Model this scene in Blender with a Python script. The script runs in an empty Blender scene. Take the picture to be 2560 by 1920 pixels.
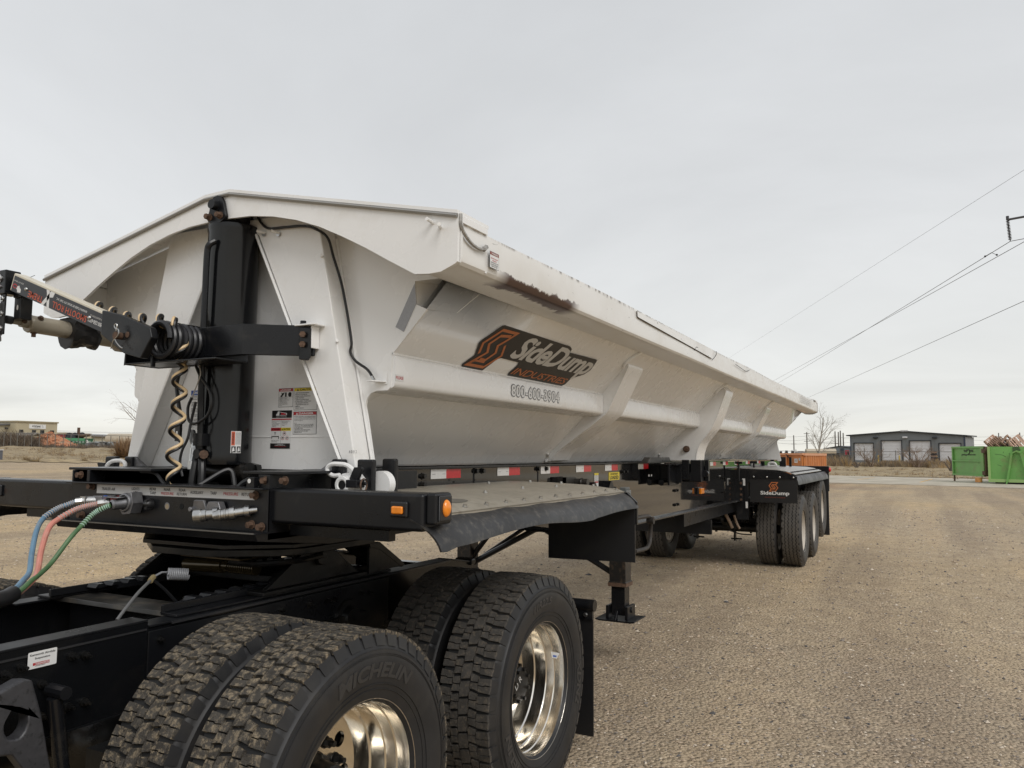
import bpy, math, random
import numpy as np
from mathutils import Vector, Matrix
from mathutils.geometry import tessellate_polygon

random.seed(7)
rng = np.random.default_rng(7)
PI = math.pi
scene = bpy.context.scene
COL = scene.collection

# ------------------------------------------------------------------ camera
CF, CX, CY, CZ, YAW, PIT, ROL = 1960.65, 2.8397, -3.5893, 1.6123, 0.4791, 0.0878, 0.0067
CAM = Vector((CX, CY, CZ))
c_f = Vector((-math.sin(YAW) * math.cos(PIT), math.cos(YAW) * math.cos(PIT), math.sin(PIT)))
c_r0 = Vector((math.cos(YAW), math.sin(YAW), 0))
c_u0 = c_r0.cross(c_f)
c_r = c_r0 * math.cos(ROL) + c_u0 * math.sin(ROL)
c_u = -c_r0 * math.sin(ROL) + c_u0 * math.cos(ROL)
cd = bpy.data.cameras.new('camera')
cd.sensor_width = 36
cd.lens = CF / 2560 * 36
cd.clip_start = 0.05
cd.clip_end = 6000
cam = bpy.data.objects.new('camera', cd)
COL.objects.link(cam)
cam.matrix_world = Matrix(((c_r.x, c_u.x, -c_f.x, CX), (c_r.y, c_u.y, -c_f.y, CY), (c_r.z, c_u.z, -c_f.z, CZ), (0, 0, 0, 1)))
scene.camera = cam

# ------------------------------------------------------------------ world: overcast sky
SUN_EL, SUN_AZ = math.radians(42), math.radians(124)   # azimuth measured from +Y towards +X
w = bpy.data.worlds.new('World')
scene.world = w
w.use_nodes = True
nt = w.node_tree
nt.nodes.clear()
N = nt.nodes.new
L = nt.links.new
out = N('ShaderNodeOutputWorld')
bgS = N('ShaderNodeBackground')
bgC = N('ShaderNodeBackground')
mixS = N('ShaderNodeMixShader')
sky = N('ShaderNodeTexSky')
sky.sky_type = 'NISHITA'
sky.sun_disc = False
sky.sun_elevation = SUN_EL
sky.sun_rotation = SUN_AZ
bgS.inputs[1].default_value = 0.07
L(sky.outputs[0], bgS.inputs[0])
tc = N('ShaderNodeTexCoord')
sep = N('ShaderNodeSeparateXYZ')
L(tc.outputs['Generated'], sep.inputs[0])


def wmath(op, a, b=None, c=None):
    n = N('ShaderNodeMath')
    n.operation = op
    for i, v in enumerate((a, b, c)):
        if v is None:
            continue
        if isinstance(v, (int, float)):
            n.inputs[i].default_value = v
        else:
            L(v, n.inputs[i])
    return n.outputs[0]


zc = wmath('MAXIMUM', sep.outputs[2], 0.0)
den = wmath('ADD', zc, 0.10)
cmb = N('ShaderNodeCombineXYZ')
L(wmath('DIVIDE', sep.outputs[0], den), cmb.inputs[0])
L(wmath('DIVIDE', sep.outputs[1], den), cmb.inputs[1])
cn = N('ShaderNodeTexNoise')
cn.inputs['Scale'].default_value = 0.42
cn.inputs['Detail'].default_value = 7
cn.inputs['Roughness'].default_value = 0.56
cn.inputs['Distortion'].default_value = 0.6
L(cmb.outputs[0], cn.inputs['Vector'])
cr = N('ShaderNodeValToRGB')
els = cr.color_ramp.elements
els[0].position = 0.0
els[0].color = (0.90, 0.885, 0.81, 1)
els[1].position = 1.0
els[1].color = (0.62, 0.635, 0.66, 1)
for p, c in ((0.05, (0.83, 0.83, 0.80, 1)), (0.13, (0.80, 0.805, 0.79, 1)), (0.30, (0.75, 0.76, 0.765, 1)), (0.55, (0.68, 0.695, 0.71, 1))):
    e = els.new(p)
    e.color = c
L(zc, cr.inputs[0])
nr = N('ShaderNodeMapRange')
nr.inputs[1].default_value = 0.3
nr.inputs[2].default_value = 0.72
nr.inputs[3].default_value = 0.86
nr.inputs[4].default_value = 1.085
L(cn.outputs[0], nr.inputs[0])
mul = N('ShaderNodeVectorMath')
mul.operation = 'SCALE'
L(cr.outputs[0], mul.inputs[0])
L(nr.outputs[0], mul.inputs['Scale'])
L(mul.outputs[0], bgC.inputs[0])
bgC.inputs[1].default_value = 0.93
mixS.inputs[0].default_value = 0.90
L(bgS.outputs[0], mixS.inputs[1])
L(bgC.outputs[0], mixS.inputs[2])
L(mixS.outputs[0], out.inputs[0])

sd = bpy.data.lights.new('sun', 'SUN')
sd.energy = 1.5
sd.angle = math.radians(34)
sd.color = (1.0, 0.97, 0.93)
sun = bpy.data.objects.new('sun', sd)
COL.objects.link(sun)
sdir = Vector((math.sin(SUN_AZ) * math.cos(SUN_EL), math.cos(SUN_AZ) * math.cos(SUN_EL), math.sin(SUN_EL)))
sun.rotation_euler = sdir.to_track_quat('Z', 'Y').to_euler()
sun.location = (20, -10, 30)

scene.view_settings.view_transform = 'Standard'
scene.view_settings.look = 'None'
scene.view_settings.exposure = 0.22
scene.view_settings.gamma = 1.0
scene.view_settings.use_curve_mapping = False
scene.render.engine = 'CYCLES'
scene.cycles.max_bounces = 7
scene.cycles.transparent_max_bounces = 12
scene.cycles.caustics_reflective = False
scene.cycles.caustics_refractive = False

# ------------------------------------------------------------------ materials
MATS = {}


def mat(name, base, rough=0.5, metal=0.0, var=0.0, vscale=6.0, bump=0.0, bscale=80.0, coat=0.0,
        dirt=None, dscale=3.0, damt=(0.55, 0.75), emit=None, ior=1.5, rvar=0.0, spec=0.5):
    if name in MATS:
        return MATS[name]
    m = bpy.data.materials.new(name)
    m.use_nodes = True
    t = m.node_tree
    b = t.nodes['Principled BSDF']
    b.inputs['Roughness'].default_value = rough
    b.inputs['Metallic'].default_value = metal
    b.inputs['Coat Weight'].default_value = coat
    b.inputs['Coat Roughness'].default_value = 0.04
    b.inputs['IOR'].default_value = ior
    b.inputs['Specular IOR Level'].default_value = spec
    col = None
    tcn = t.nodes.new('ShaderNodeTexCoord')
    geo = t.nodes.new('ShaderNodeNewGeometry')
    P = geo.outputs['Position']
    if var > 0:
        n = t.nodes.new('ShaderNodeTexNoise')
        n.inputs['Scale'].default_value = vscale
        n.inputs['Detail'].default_value = 6
        t.links.new(P, n.inputs['Vector'])
        r = t.nodes.new('ShaderNodeValToRGB')
        r.color_ramp.elements[0].position = 0.3
        r.color_ramp.elements[1].position = 0.7
        r.color_ramp.elements[0].color = (*[c * (1 - var) for c in base], 1)
        r.color_ramp.elements[1].color = (*[min(1, c * (1 + var)) for c in base], 1)
        t.links.new(n.outputs[0], r.inputs[0])
        col = r.outputs[0]
    if dirt:
        n = t.nodes.new('ShaderNodeTexNoise')
        n.inputs['Scale'].default_value = dscale
        n.inputs['Detail'].default_value = 8
        n.inputs['Roughness'].default_value = 0.65
        t.links.new(P, n.inputs['Vector'])
        r = t.nodes.new('ShaderNodeMapRange')
        r.inputs[1].default_value = damt[0]
        r.inputs[2].default_value = damt[1]
        t.links.new(n.outputs[0], r.inputs[0])
        mx = t.nodes.new('ShaderNodeMix')
        mx.data_type = 'RGBA'
        t.links.new(r.outputs[0], mx.inputs[0])
        if col is None:
            mx.inputs[6].default_value = (*base, 1)
        else:
            t.links.new(col, mx.inputs[6])
        mx.inputs[7].default_value = (*dirt, 1)
        col = mx.outputs[2]
    if col is None:
        b.inputs['Base Color'].default_value = (*base, 1)
    else:
        t.links.new(col, b.inputs['Base Color'])
    if rvar > 0:
        n = t.nodes.new('ShaderNodeTexNoise')
        n.inputs['Scale'].default_value = 5
        n.inputs['Detail'].default_value = 7
        t.links.new(P, n.inputs['Vector'])
        r = t.nodes.new('ShaderNodeMapRange')
        r.inputs[1].default_value = 0.3
        r.inputs[2].default_value = 0.7
        r.inputs[3].default_value = max(0.02, rough - rvar)
        r.inputs[4].default_value = rough + rvar
        t.links.new(n.outputs[0], r.inputs[0])
        t.links.new(r.outputs[0], b.inputs['Roughness'])
    if bump > 0:
        n = t.nodes.new('ShaderNodeTexNoise')
        n.inputs['Scale'].default_value = bscale
        n.inputs['Detail'].default_value = 4
        t.links.new(P, n.inputs['Vector'])
        bp = t.nodes.new('ShaderNodeBump')
        bp.inputs['Strength'].default_value = bump
        bp.inputs['Distance'].default_value = 0.01
        t.links.new(n.outputs[0], bp.inputs['Height'])
        t.links.new(bp.outputs[0], b.inputs['Normal'])
    if emit:
        b.inputs['Emission Color'].default_value = (*emit, 1)
        b.inputs['Emission Strength'].default_value = 1
    MATS[name] = m
    return m


WHITE = mat('white_paint', (0.80, 0.797, 0.785), 0.27, var=0.02, vscale=1.2, coat=0.2, bump=0.05, bscale=2.6,
            dirt=(0.60, 0.56, 0.49), dscale=2.6, damt=(0.57, 0.98), rvar=0.05)
WEB = mat('black_mirror_paint', (0.006, 0.006, 0.0065), 0.07, coat=0.5, ior=1.65, rvar=0.04)
BLACK = mat('black_gloss_paint', (0.006, 0.0065, 0.0075), 0.18, rvar=0.06, spec=0.4, dirt=(0.03, 0.027, 0.023), dscale=5, damt=(0.62, 1.0))
BLACKM = mat('black_satin_paint', (0.007, 0.0075, 0.009), 0.33, rvar=0.1, spec=0.36, dirt=(0.055, 0.050, 0.043), dscale=6, damt=(0.56, 1.0), bump=0.01, bscale=60)
BLACKD = mat('black_greasy_steel', (0.006, 0.006, 0.006), 0.38, rvar=0.15, spec=0.35, dirt=(0.045, 0.038, 0.03), dscale=7, damt=(0.5, 0.9), bump=0.1, bscale=45)
RUBBER = mat('tyre_rubber', (0.017, 0.017, 0.018), 0.50, spec=0.4, var=0.2, vscale=9, rvar=0.08, dirt=(0.045, 0.041, 0.036), dscale=6, damt=(0.5, 0.9), bump=0.02, bscale=120)
RUBBERT = mat('trailer_tyre_rubber', (0.075, 0.068, 0.06), 0.62, var=0.2, vscale=9, dirt=(0.11, 0.096, 0.078), dscale=5, damt=(0.45, 0.85), bump=0.05, bscale=120)
TREADD = mat('dusty_tread', (0.062, 0.056, 0.048), 0.9, var=0.4, vscale=25, bump=0.7, bscale=210, dirt=(0.26, 0.21, 0.145), dscale=55, damt=(0.49, 0.66), spec=0.2)
TREADC = mat('worn_tread', (0.052, 0.047, 0.041), 0.8, var=0.3, vscale=25, bump=0.5, bscale=210, dirt=(0.12, 0.098, 0.072), dscale=55, damt=(0.5, 0.7))
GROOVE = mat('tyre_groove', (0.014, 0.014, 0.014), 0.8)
FLAP = mat('black_rubber_sheet', (0.012, 0.012, 0.013), 0.42, bump=0.03, bscale=90, dirt=(0.03, 0.027, 0.023), dscale=5, damt=(0.55, 0.9))
SKIRT = mat('splashed_rubber_skirt', (0.022, 0.022, 0.023), 0.42, spec=0.4, bump=0.05, bscale=50, dirt=(0.085, 0.078, 0.068), dscale=30, damt=(0.5, 0.72), rvar=0.1)
CHROME = mat('polished_aluminium', (0.84, 0.80, 0.73), 0.16, 1.0, var=0.03, rvar=0.06, dirt=(0.45, 0.40, 0.33), dscale=9, damt=(0.60, 1.0))
RIMW = mat('white_wheel_paint', (0.62, 0.57, 0.50), 0.4, var=0.08, dirt=(0.4, 0.34, 0.26), damt=(0.5, 0.9))
STEEL = mat('zinc_steel', (0.52, 0.52, 0.51), 0.3, 1.0, var=0.15, vscale=40)
PEWTER = mat('cast_grey_metal', (0.22, 0.22, 0.23), 0.42, 0.8, var=0.2, vscale=30)
RUST = mat('rusty_bolt', (0.11, 0.065, 0.042), 0.75, 0.2, var=0.4, vscale=60, bump=0.3)
DUSTYPLATE = mat('dusty_fender_plate', (0.34, 0.31, 0.255), 0.5, 0.25, var=0.1, vscale=6, dirt=(0.25, 0.225, 0.18), dscale=22, damt=(0.5, 0.72), bump=0.05, bscale=100)
GREYPLATE = mat('rear_fender_plate', (0.42, 0.41, 0.39), 0.38, 0.5, var=0.15, vscale=6)
ORANGE = mat('amber_lens', (0.80, 0.24, 0.015), 0.2, coat=0.5, var=0.1, vscale=50)
REDL = mat('red_lens', (0.55, 0.03, 0.02), 0.25, coat=0.4)
HOSEB = mat('blue_hose', (0.115, 0.215, 0.31), 0.5, var=0.12, vscale=20, dirt=(0.3, 0.3, 0.28), dscale=25, damt=(0.55, 0.85))
HOSER = mat('faded_red_hose', (0.55, 0.215, 0.165), 0.5, var=0.12, vscale=20, dirt=(0.55, 0.38, 0.32), dscale=18, damt=(0.5, 0.85))
HOSEG = mat('green_cable', (0.075, 0.155, 0.065), 0.5, var=0.15, vscale=20)
SPRINGW = mat('spring_guard', (0.55, 0.50, 0.48), 0.4, 0.3)
SPRINGG = mat('green_spring_guard', (0.42, 0.58, 0.50), 0.45)
CABLEB = mat('black_cable', (0.012, 0.012, 0.013), 0.38)
CABLET = mat('tan_cable', (0.66, 0.49, 0.285), 0.4, var=0.08)
TARPT = mat('tan_tarp', (0.30, 0.255, 0.195), 0.65, var=0.15, vscale=12, bump=0.15, bscale=35)
CREAM = mat('cream_arm_paint', (0.62, 0.57, 0.46), 0.4, var=0.06)
MOTOR = mat('tan_motor_paint', (0.335, 0.30, 0.235), 0.4, 0.2, var=0.08, vscale=15, dirt=(0.22, 0.18, 0.13), dscale=18, damt=(0.55, 0.85))
PVC = mat('grey_coil_plastic', (0.26, 0.265, 0.28), 0.4)
L_WHITE = mat('label_white', (0.70, 0.70, 0.69), 0.42, var=0.03, vscale=20)
L_BLACK = mat('label_black', (0.014, 0.012, 0.012), 0.42)
L_RED = mat('label_red', (0.42, 0.022, 0.03), 0.42)
L_ORANGE = mat('logo_orange', (0.46, 0.145, 0.045), 0.45)
L_ORED = mat('label_orange_red', (0.55, 0.10, 0.045), 0.45)
L_YEL = mat('label_yellow', (0.70, 0.55, 0.035), 0.42)
L_BLUE = mat('label_blue', (0.02, 0.07, 0.30), 0.42)
L_GREY = mat('label_grey', (0.16, 0.16, 0.17), 0.45)
L_SIL = mat('logo_silver', (0.56, 0.545, 0.52), 0.45)
TAPE_W = mat('tape_white', (0.72, 0.71, 0.69), 0.22, var=0.05, vscale=60)
TAPE_R = mat('tape_red', (0.55, 0.022, 0.03), 0.22, var=0.08, vscale=60)
TAPE_G = mat('grey_reflective_tape', (0.30, 0.30, 0.31), 0.35, 0.2, var=0.1, vscale=300)


def rim_rail_mat():
    m = bpy.data.materials.new('worn_white_rail')
    m.use_nodes = True
    t = m.node_tree
    b = t.nodes['Principled BSDF']
    b.inputs['Roughness'].default_value = 0.32
    b.inputs['Coat Weight'].default_value = 0.2
    g = t.nodes.new('ShaderNodeNewGeometry')
    s = t.nodes.new('ShaderNodeSeparateXYZ')
    t.links.new(g.outputs['Position'], s.inputs[0])

    def mth(op, a, b2=None, cl=False):
        n = t.nodes.new('ShaderNodeMath')
        n.operation = op
        n.use_clamp = cl
        for i, v in enumerate((a, b2)):
            if v is None:
                continue
            if isinstance(v, (int, float)):
                n.inputs[i].default_value = v
            else:
                t.links.new(v, n.inputs[i])
        return n.outputs[0]

    def noise(scale, detail=6, mp=None, rough=0.6):
        n = t.nodes.new('ShaderNodeTexNoise')
        n.inputs['Scale'].default_value = scale
        n.inputs['Detail'].default_value = detail
        n.inputs['Roughness'].default_value = rough
        if mp:
            k = t.nodes.new('ShaderNodeVectorMath')
            k.operation = 'MULTIPLY'
            k.inputs[1].default_value = mp
            t.links.new(g.outputs['Position'], k.inputs[0])
            t.links.new(k.outputs[0], n.inputs['Vector'])
        else:
            t.links.new(g.outputs['Position'], n.inputs['Vector'])
        return n.outputs[0]

    def mix(fac, a, c):
        n = t.nodes.new('ShaderNodeMix')
        n.data_type = 'RGBA'
        t.links.new(fac, n.inputs[0])
        if isinstance(a, tuple):
            n.inputs[6].default_value = a
        else:
            t.links.new(a, n.inputs[6])
        n.inputs[7].default_value = c
        return n.outputs[2]
    base = mix(mth('MULTIPLY', mth('SUBTRACT', noise(3.0), 0.5), 1.6, True), (0.78, 0.775, 0.755, 1), (0.60, 0.565, 0.50, 1))
    # general grime growing towards the rear end
    yg = mth('MULTIPLY', mth('SUBTRACT', s.outputs[1], 2.0), 0.10, True)
    gr = mth('MULTIPLY', mth('MULTIPLY', mth('SUBTRACT', noise(14, 8, (0.5, 0.5, 1.6), 0.7), 0.42), 4.0, True), yg, True)
    base = mix(gr, base, (0.36, 0.29, 0.19, 1))
    # scrapes: thin dark strokes
    sc = mth('MULTIPLY', mth('SUBTRACT', noise(30, 3, (1.0, 0.35, 1.2)), 0.68), 14.0, True)
    base = mix(mth('MULTIPLY', sc, 0.75), base, (0.07, 0.06, 0.05, 1))
    # worn upper edge
    zt = mth('MULTIPLY', mth('SUBTRACT', s.outputs[2], 2.488), 60.0, True)
    wn = mth('MULTIPLY', mth('SUBTRACT', noise(26, 5, (1, 1, 0.4)), 0.47), 7.0, True)
    base = mix(mth('MULTIPLY', zt, wn), base, (0.10, 0.075, 0.045, 1))
    # rubbed rust streak along the lower roll, right side near the front
    nz = noise(24, 7, (0.35, 1.0, 0.8), 0.7)
    nz2 = noise(5, 3)
    up_ = mth('MAXIMUM', mth('SUBTRACT', s.outputs[2], 2.345), 0.0)
    un_ = mth('MULTIPLY', mth('MAXIMUM', mth('SUBTRACT', 1.278, s.outputs[0]), 0.0), 0.5)
    dz = mth('ADD', up_, un_)
    band = mth('SUBTRACT', mth('ADD', 0.022, mth('MULTIPLY', mth('SUBTRACT', nz2, 0.3), 0.06)), dz)
    band = mth('ADD', band, mth('MULTIPLY', mth('SUBTRACT', nz, 0.5), 0.055))
    ya = mth('MULTIPLY', mth('ADD', s.outputs[1], 0.74), 9.0, True)
    yb = mth('MULTIPLY', mth('SUBTRACT', 0.14, s.outputs[1]), 9.0, True)
    xr = mth('MULTIPLY', mth('SUBTRACT', s.outputs[0], 1.13), 14.0, True)
    rust = mth('MULTIPLY', mth('MULTIPLY', mth('MULTIPLY', mth('MULTIPLY', band, 160.0, True), ya), yb), xr, True)
    base = mix(rust, base, (0.060, 0.024, 0.016, 1))
    t.links.new(base, b.inputs['Base Color'])
    return m


RAIL = rim_rail_mat()


# ------------------------------------------------------------------ mesh builder
def frame(o, R, U):
    o, R, U = Vector(o), Vector(R).normalized(), Vector(U).normalized()
    Nn = R.cross(U)
    return lambda u, v, d=0.0: o + R * u + U * v + Nn * d


def FRONT(o):      # plane facing the front of the trailer (-Y); u to +X, v up
    return frame(o, (1, 0, 0), (0, 0, 1))


def SIDE(o):       # plane facing +X; u to +Y, v up
    return frame(o, (0, 1, 0), (0, 0, 1))


TXT = {}


def text_geo(s, bold=0.0, shear=0.0, spacing=1.0):
    k = (s, bold, shear, spacing)
    if k in TXT:
        return TXT[k]
    c = bpy.data.curves.new('t', 'FONT')
    c.body = s
    c.size = 1.0
    c.offset = bold
    c.shear = shear
    c.space_character = spacing
    c.resolution_u = 3
    o = bpy.data.objects.new('t', c)
    me = o.to_mesh()
    vs = [(v.co.x, v.co.y) for v in me.vertices]
    fs = [tuple(p.vertices) for p in me.polygons]
    o.to_mesh_clear()
    bpy.data.objects.remove(o)
    bpy.data.curves.remove(c)
    x0 = min(v[0] for v in vs)
    x1 = max(v[0] for v in vs)
    y0 = min(v[1] for v in vs)
    y1 = max(v[1] for v in vs)
    TXT[k] = (vs, fs, (x0, y0, x1, y1))
    return TXT[k]


class MB:
    def __init__(s):
        s.v, s.f, s.m = [], [], []
        s.mats = []
        s.mi = 0

    def use(s, m):
        if m not in s.mats:
            s.mats.append(m)
        s.mi = s.mats.index(m)
        return s

    def add(s, vs, fs):
        k = len(s.v)
        s.v += [tuple(p) for p in vs]
        s.f += [tuple(i + k for i in f) for f in fs]
        s.m += [s.mi] * len(fs)
        return s

    def box(s, x0, x1, y0, y1, z0, z1, fr=None):
        p = [(x, y, z) for z in (z0, z1) for y in (y0, y1) for x in (x0, x1)]
        if fr:
            p = [fr(*q) for q in p]
        return s.add(p, [(0, 2, 3, 1), (4, 5, 7, 6), (0, 1, 5, 4), (2, 6, 7, 3), (0, 4, 6, 2), (1, 3, 7, 5)])

    def ring(s, c, ax, r, n, ph=0.0, ref=None):
        ax = Vector(ax).normalized()
        a = ref if ref else (Vector((0, 0, 1)) if abs(ax.z) < 0.9 else Vector((1, 0, 0)))
        e1 = ax.cross(a).normalized()
        e2 = ax.cross(e1)
        return [Vector(c) + e1 * (r * math.cos(ph + 2 * PI * i / n)) + e2 * (r * math.sin(ph + 2 * PI * i / n)) for i in range(n)]

    def cyl(s, p0, p1, r, n=12, r2=None, cap=True, ph=0.0):
        p0, p1 = Vector(p0), Vector(p1)
        A = s.ring(p0, p1 - p0, r, n, ph)
        B = s.ring(p1, p1 - p0, r if r2 is None else r2, n, ph)
        fs = [(i, (i + 1) % n, n + (i + 1) % n, n + i) for i in range(n)]
        if cap:
            fs += [tuple(range(n))[::-1], tuple(range(n, 2 * n))]
        return s.add(A + B, fs)

    def lathe(s, prof, o, ax, n=32, closed=False):
        """prof: list of (along axis, radius)"""
        o, ax = Vector(o), Vector(ax).normalized()
        vs = []
        for a, r in prof:
            vs += s.ring(o + ax * a, ax, max(r, 1e-5), n)
        fs = []
        m = len(prof)
        for j in range(m if closed else m - 1):
            j2 = (j + 1) % m
            for i in range(n):
                fs.append((j * n + i, j * n + (i + 1) % n, j2 * n + (i + 1) % n, j2 * n + i))
        return s.add(vs, fs)

    def tube(s, pts, r, n=8, cap=True):
        pts = [Vector(p) for p in pts]
        m = len(pts)
        rs = r if isinstance(r, (list, tuple)) else [r] * m
        vs = []
        ref = None
        for i, p in enumerate(pts):
            d = (pts[min(i + 1, m - 1)] - pts[max(i - 1, 0)])
            if d.length < 1e-9:
                d = Vector((0, 0, 1))
            d.normalize()
            if ref is None:
                ref = Vector((0, 0, 1)) if abs(d.z) < 0.9 else Vector((1, 0, 0))
            e1 = d.cross(ref).normalized()
            e2 = e1.cross(d).normalized()
            ref = e2
            vs += [p + e1 * (rs[i] * math.cos(2 * PI * k / n)) + e2 * (rs[i] * math.sin(2 * PI * k / n)) for k in range(n)]
        fs = [(j * n + k, j * n + (k + 1) % n, (j + 1) * n + (k + 1) % n, (j + 1) * n + k) for j in range(m - 1) for k in range(n)]
        if cap:
            fs += [tuple(range(n))[::-1], tuple(range((m - 1) * n, m * n))]
        return s.add(vs, fs)

    def plate(s, outer, fr, t, holes=()):
        """flat plate of thickness t: outline in (u, v); front face at d=0, back at d=-t"""
        loops = [list(outer)] + [list(h) for h in holes]
        pts = [p for l in loops for p in l]
        tr = tessellate_polygon([[Vector((u, v, 0)) for u, v in l] for l in loops])
        n = len(pts)
        vs = [fr(u, v, 0) for u, v in pts] + [fr(u, v, -t) for u, v in pts]
        fs = [tuple(x) for x in tr] + [tuple(i + n for i in x[::-1]) for x in tr]
        k = 0
        for l in loops:
            q = len(l)
            fs += [(k + i, k + (i + 1) % q, n + k + (i + 1) % q, n + k + i) for i in range(q)]
            k += q
        return s.add(vs, fs)

    def flat(s, outer, fr, d=0.0, holes=()):
        loops = [list(outer)] + [list(h) for h in holes]
        pts = [p for l in loops for p in l]
        tr = tessellate_polygon([[Vector((u, v, 0)) for u, v in l] for l in loops])
        return s.add([fr(u, v, d) for u, v in pts], [tuple(x) for x in tr])

    def rect(s, u0, u1, v0, v1, fr, d=0.0):
        return s.add([fr(u0, v0, d), fr(u1, v0, d), fr(u1, v1, d), fr(u0, v1, d)], [(0, 1, 2, 3)])

    def prism(s, prof, a, b, fn):
        """closed profile (p, q) swept from a to b; fn(p, q, t) -> xyz"""
        n = len(prof)
        tr = tessellate_polygon([[Vector((u, v, 0)) for u, v in prof]])
        vs = [fn(u, v, a) for u, v in prof] + [fn(u, v, b) for u, v in prof]
        fs = [(i, (i + 1) % n, n + (i + 1) % n, n + i) for i in range(n)]
        fs += [tuple(x) for x in tr] + [tuple(i + n for i in x[::-1]) for x in tr]
        return s.add(vs, fs)

    def text(s, st, fr, u0, v0, h=None, width=None, d=0.002, bold=0.0, shear=0.0, align='L', spacing=1.0, warp=None):
        vs, fs, (x0, y0, x1, y1) = text_geo(st, bold, shear, spacing)
        sy = h / (y1 - y0) if h else width / (x1 - x0)
        sx = width / (x1 - x0) if width else sy
        off = {'L': 0, 'C': -(x1 - x0) * sx / 2, 'R': -(x1 - x0) * sx}[align]
        q = [(u0 + off + (a - x0) * sx, v0 + (b - y0) * sy) for a, b in vs]
        if warp:
            q = [warp(*p) for p in q]
            return s.add(q, fs)
        return s.add([fr(a, b, d) for a, b in q], fs)

    def sphere(s, c, r, n=10, m=6, sc=(1, 1, 1)):
        vs = []
        for j in range(m + 1):
            th = PI * j / m
            for i in range(n):
                ph = 2 * PI * i / n
                vs.append((c[0] + r * sc[0] * math.sin(th) * math.cos(ph), c[1] + r * sc[1] * math.sin(th) * math.sin(ph), c[2] + r * sc[2] * math.cos(th)))
        fs = [(j * n + i, j * n + (i + 1) % n, (j + 1) * n + (i + 1) % n, (j + 1) * n + i) for j in range(m) for i in range(n)]
        return s.add(vs, fs)

    def mesh(s, name, m=None, org=(0, 0, 0), recalc=True, ang=0.6):
        me = bpy.data.meshes.new(name)
        o = Vector(org)
        me.from_pydata([(x - o.x, y - o.y, z - o.z) for x, y, z in s.v], [], s.f)
        ms = s.mats if s.mats else [m]
        for q in ms:
            me.materials.append(q)
        if len(ms) > 1:
            me.polygons.foreach_set('material_index', s.m)
        if recalc:
            import bmesh
            bm = bmesh.new()
            bm.from_mesh(me)
            bmesh.ops.remove_doubles(bm, verts=bm.verts, dist=1e-6)
            bmesh.ops.recalc_face_normals(bm, faces=bm.faces)
            bm.to_mesh(me)
            bm.free()
        me.polygons.foreach_set('use_smooth', [True] * len(me.polygons))
        me.set_sharp_from_angle(angle=ang)
        me.update()
        return me

    def build(s, name, m=None, parent=None, bevel=0.0, recalc=True, ang=0.6, org=None):
        if org is None:
            org = ORG
        ob = bpy.data.objects.new(name, s.mesh(name, m, org, recalc, ang))
        COL.objects.link(ob)
        if parent is not None:
            ob.parent = parent
        else:
            ob.location = org
        if bevel > 0:
            bv = ob.modifiers.new('bevel', 'BEVEL')
            bv.width = bevel
            bv.segments = 2
            bv.limit_method = 'ANGLE'
            bv.angle_limit = math.radians(40)
            bv.harden_normals = True
        return ob


ORG = Vector((0, 0, 0))


def tag(o, label=None, cat=None, group=None, kind=None):
    for k, v in (('label', label), ('category', cat), ('group', group), ('kind', kind)):
        if v:
            o[k] = v
    return o


def thing(name, label, cat, loc, group=None):
    global ORG
    ORG = Vector(loc)
    o = bpy.data.objects.new(name, None)
    o.empty_display_size = 0.2
    o.location = loc
    COL.objects.link(o)
    return tag(o, label, cat, group)


def islands(b):
    """the builder's separate pieces, each as a builder of its own"""
    par = list(range(len(b.v)))

    def find(i):
        while par[i] != i:
            par[i] = par[par[i]]
            i = par[i]
        return i
    for f in b.f:
        r = find(f[0])
        for i in f[1:]:
            par[find(i)] = r
    g = {}
    for f, m in zip(b.f, b.m):
        g.setdefault(find(f[0]), []).append((f, m))
    res = []
    for fs in g.values():
        q = MB()
        q.mats = b.mats
        idx = {}
        for f, m in fs:
            for i in f:
                if i not in idx:
                    idx[i] = len(q.v)
                    q.v.append(b.v[i])
            q.f.append(tuple(idx[i] for i in f))
            q.m.append(m)
        res.append(q)
    return res


def part(name, m, parent, fn, bevel=0.0, split=False, **kw):
    b = MB()
    fn(b)
    if split:
        return [q.build(name, m, parent, bevel, **kw) for q in islands(b)]
    return b.build(name, m, parent, bevel, **kw)


def stroke(b, pts, w, fn, closed=False):
    """flat ribbon of width w along a 2D polyline, mitred"""
    P = [Vector(p) for p in pts]
    n = len(P)
    Lf, Rt = [], []
    for i in range(n):
        a = P[i - 1] if (closed or i > 0) else None
        c = P[(i + 1) % n] if (closed or i < n - 1) else None
        d0 = (P[i] - a).normalized() if a is not None else (c - P[i]).normalized()
        d1 = (c - P[i]).normalized() if c is not None else d0
        n0, n1 = Vector((-d0.y, d0.x)), Vector((-d1.y, d1.x))
        m = (n0 + n1).normalized()
        k = w / 2 / max(.35, m.dot(n0))
        Lf.append(P[i] + m * k)
        Rt.append(P[i] - m * k)
    vs = [fn(*q) for q in Lf] + [fn(*q) for q in Rt]
    return b.add(vs, [(i, (i + 1) % n, n + (i + 1) % n, n + i) for i in range(n if closed else n - 1)])


def copy_tree(o, parent=None, loc=None):
    c = o.copy()
    COL.objects.link(c)
    if parent is not None:
        c.parent = parent
    if loc is not None:
        c.location = loc
    for ch in list(o.children):
        copy_tree(ch, c)
    return c


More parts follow.
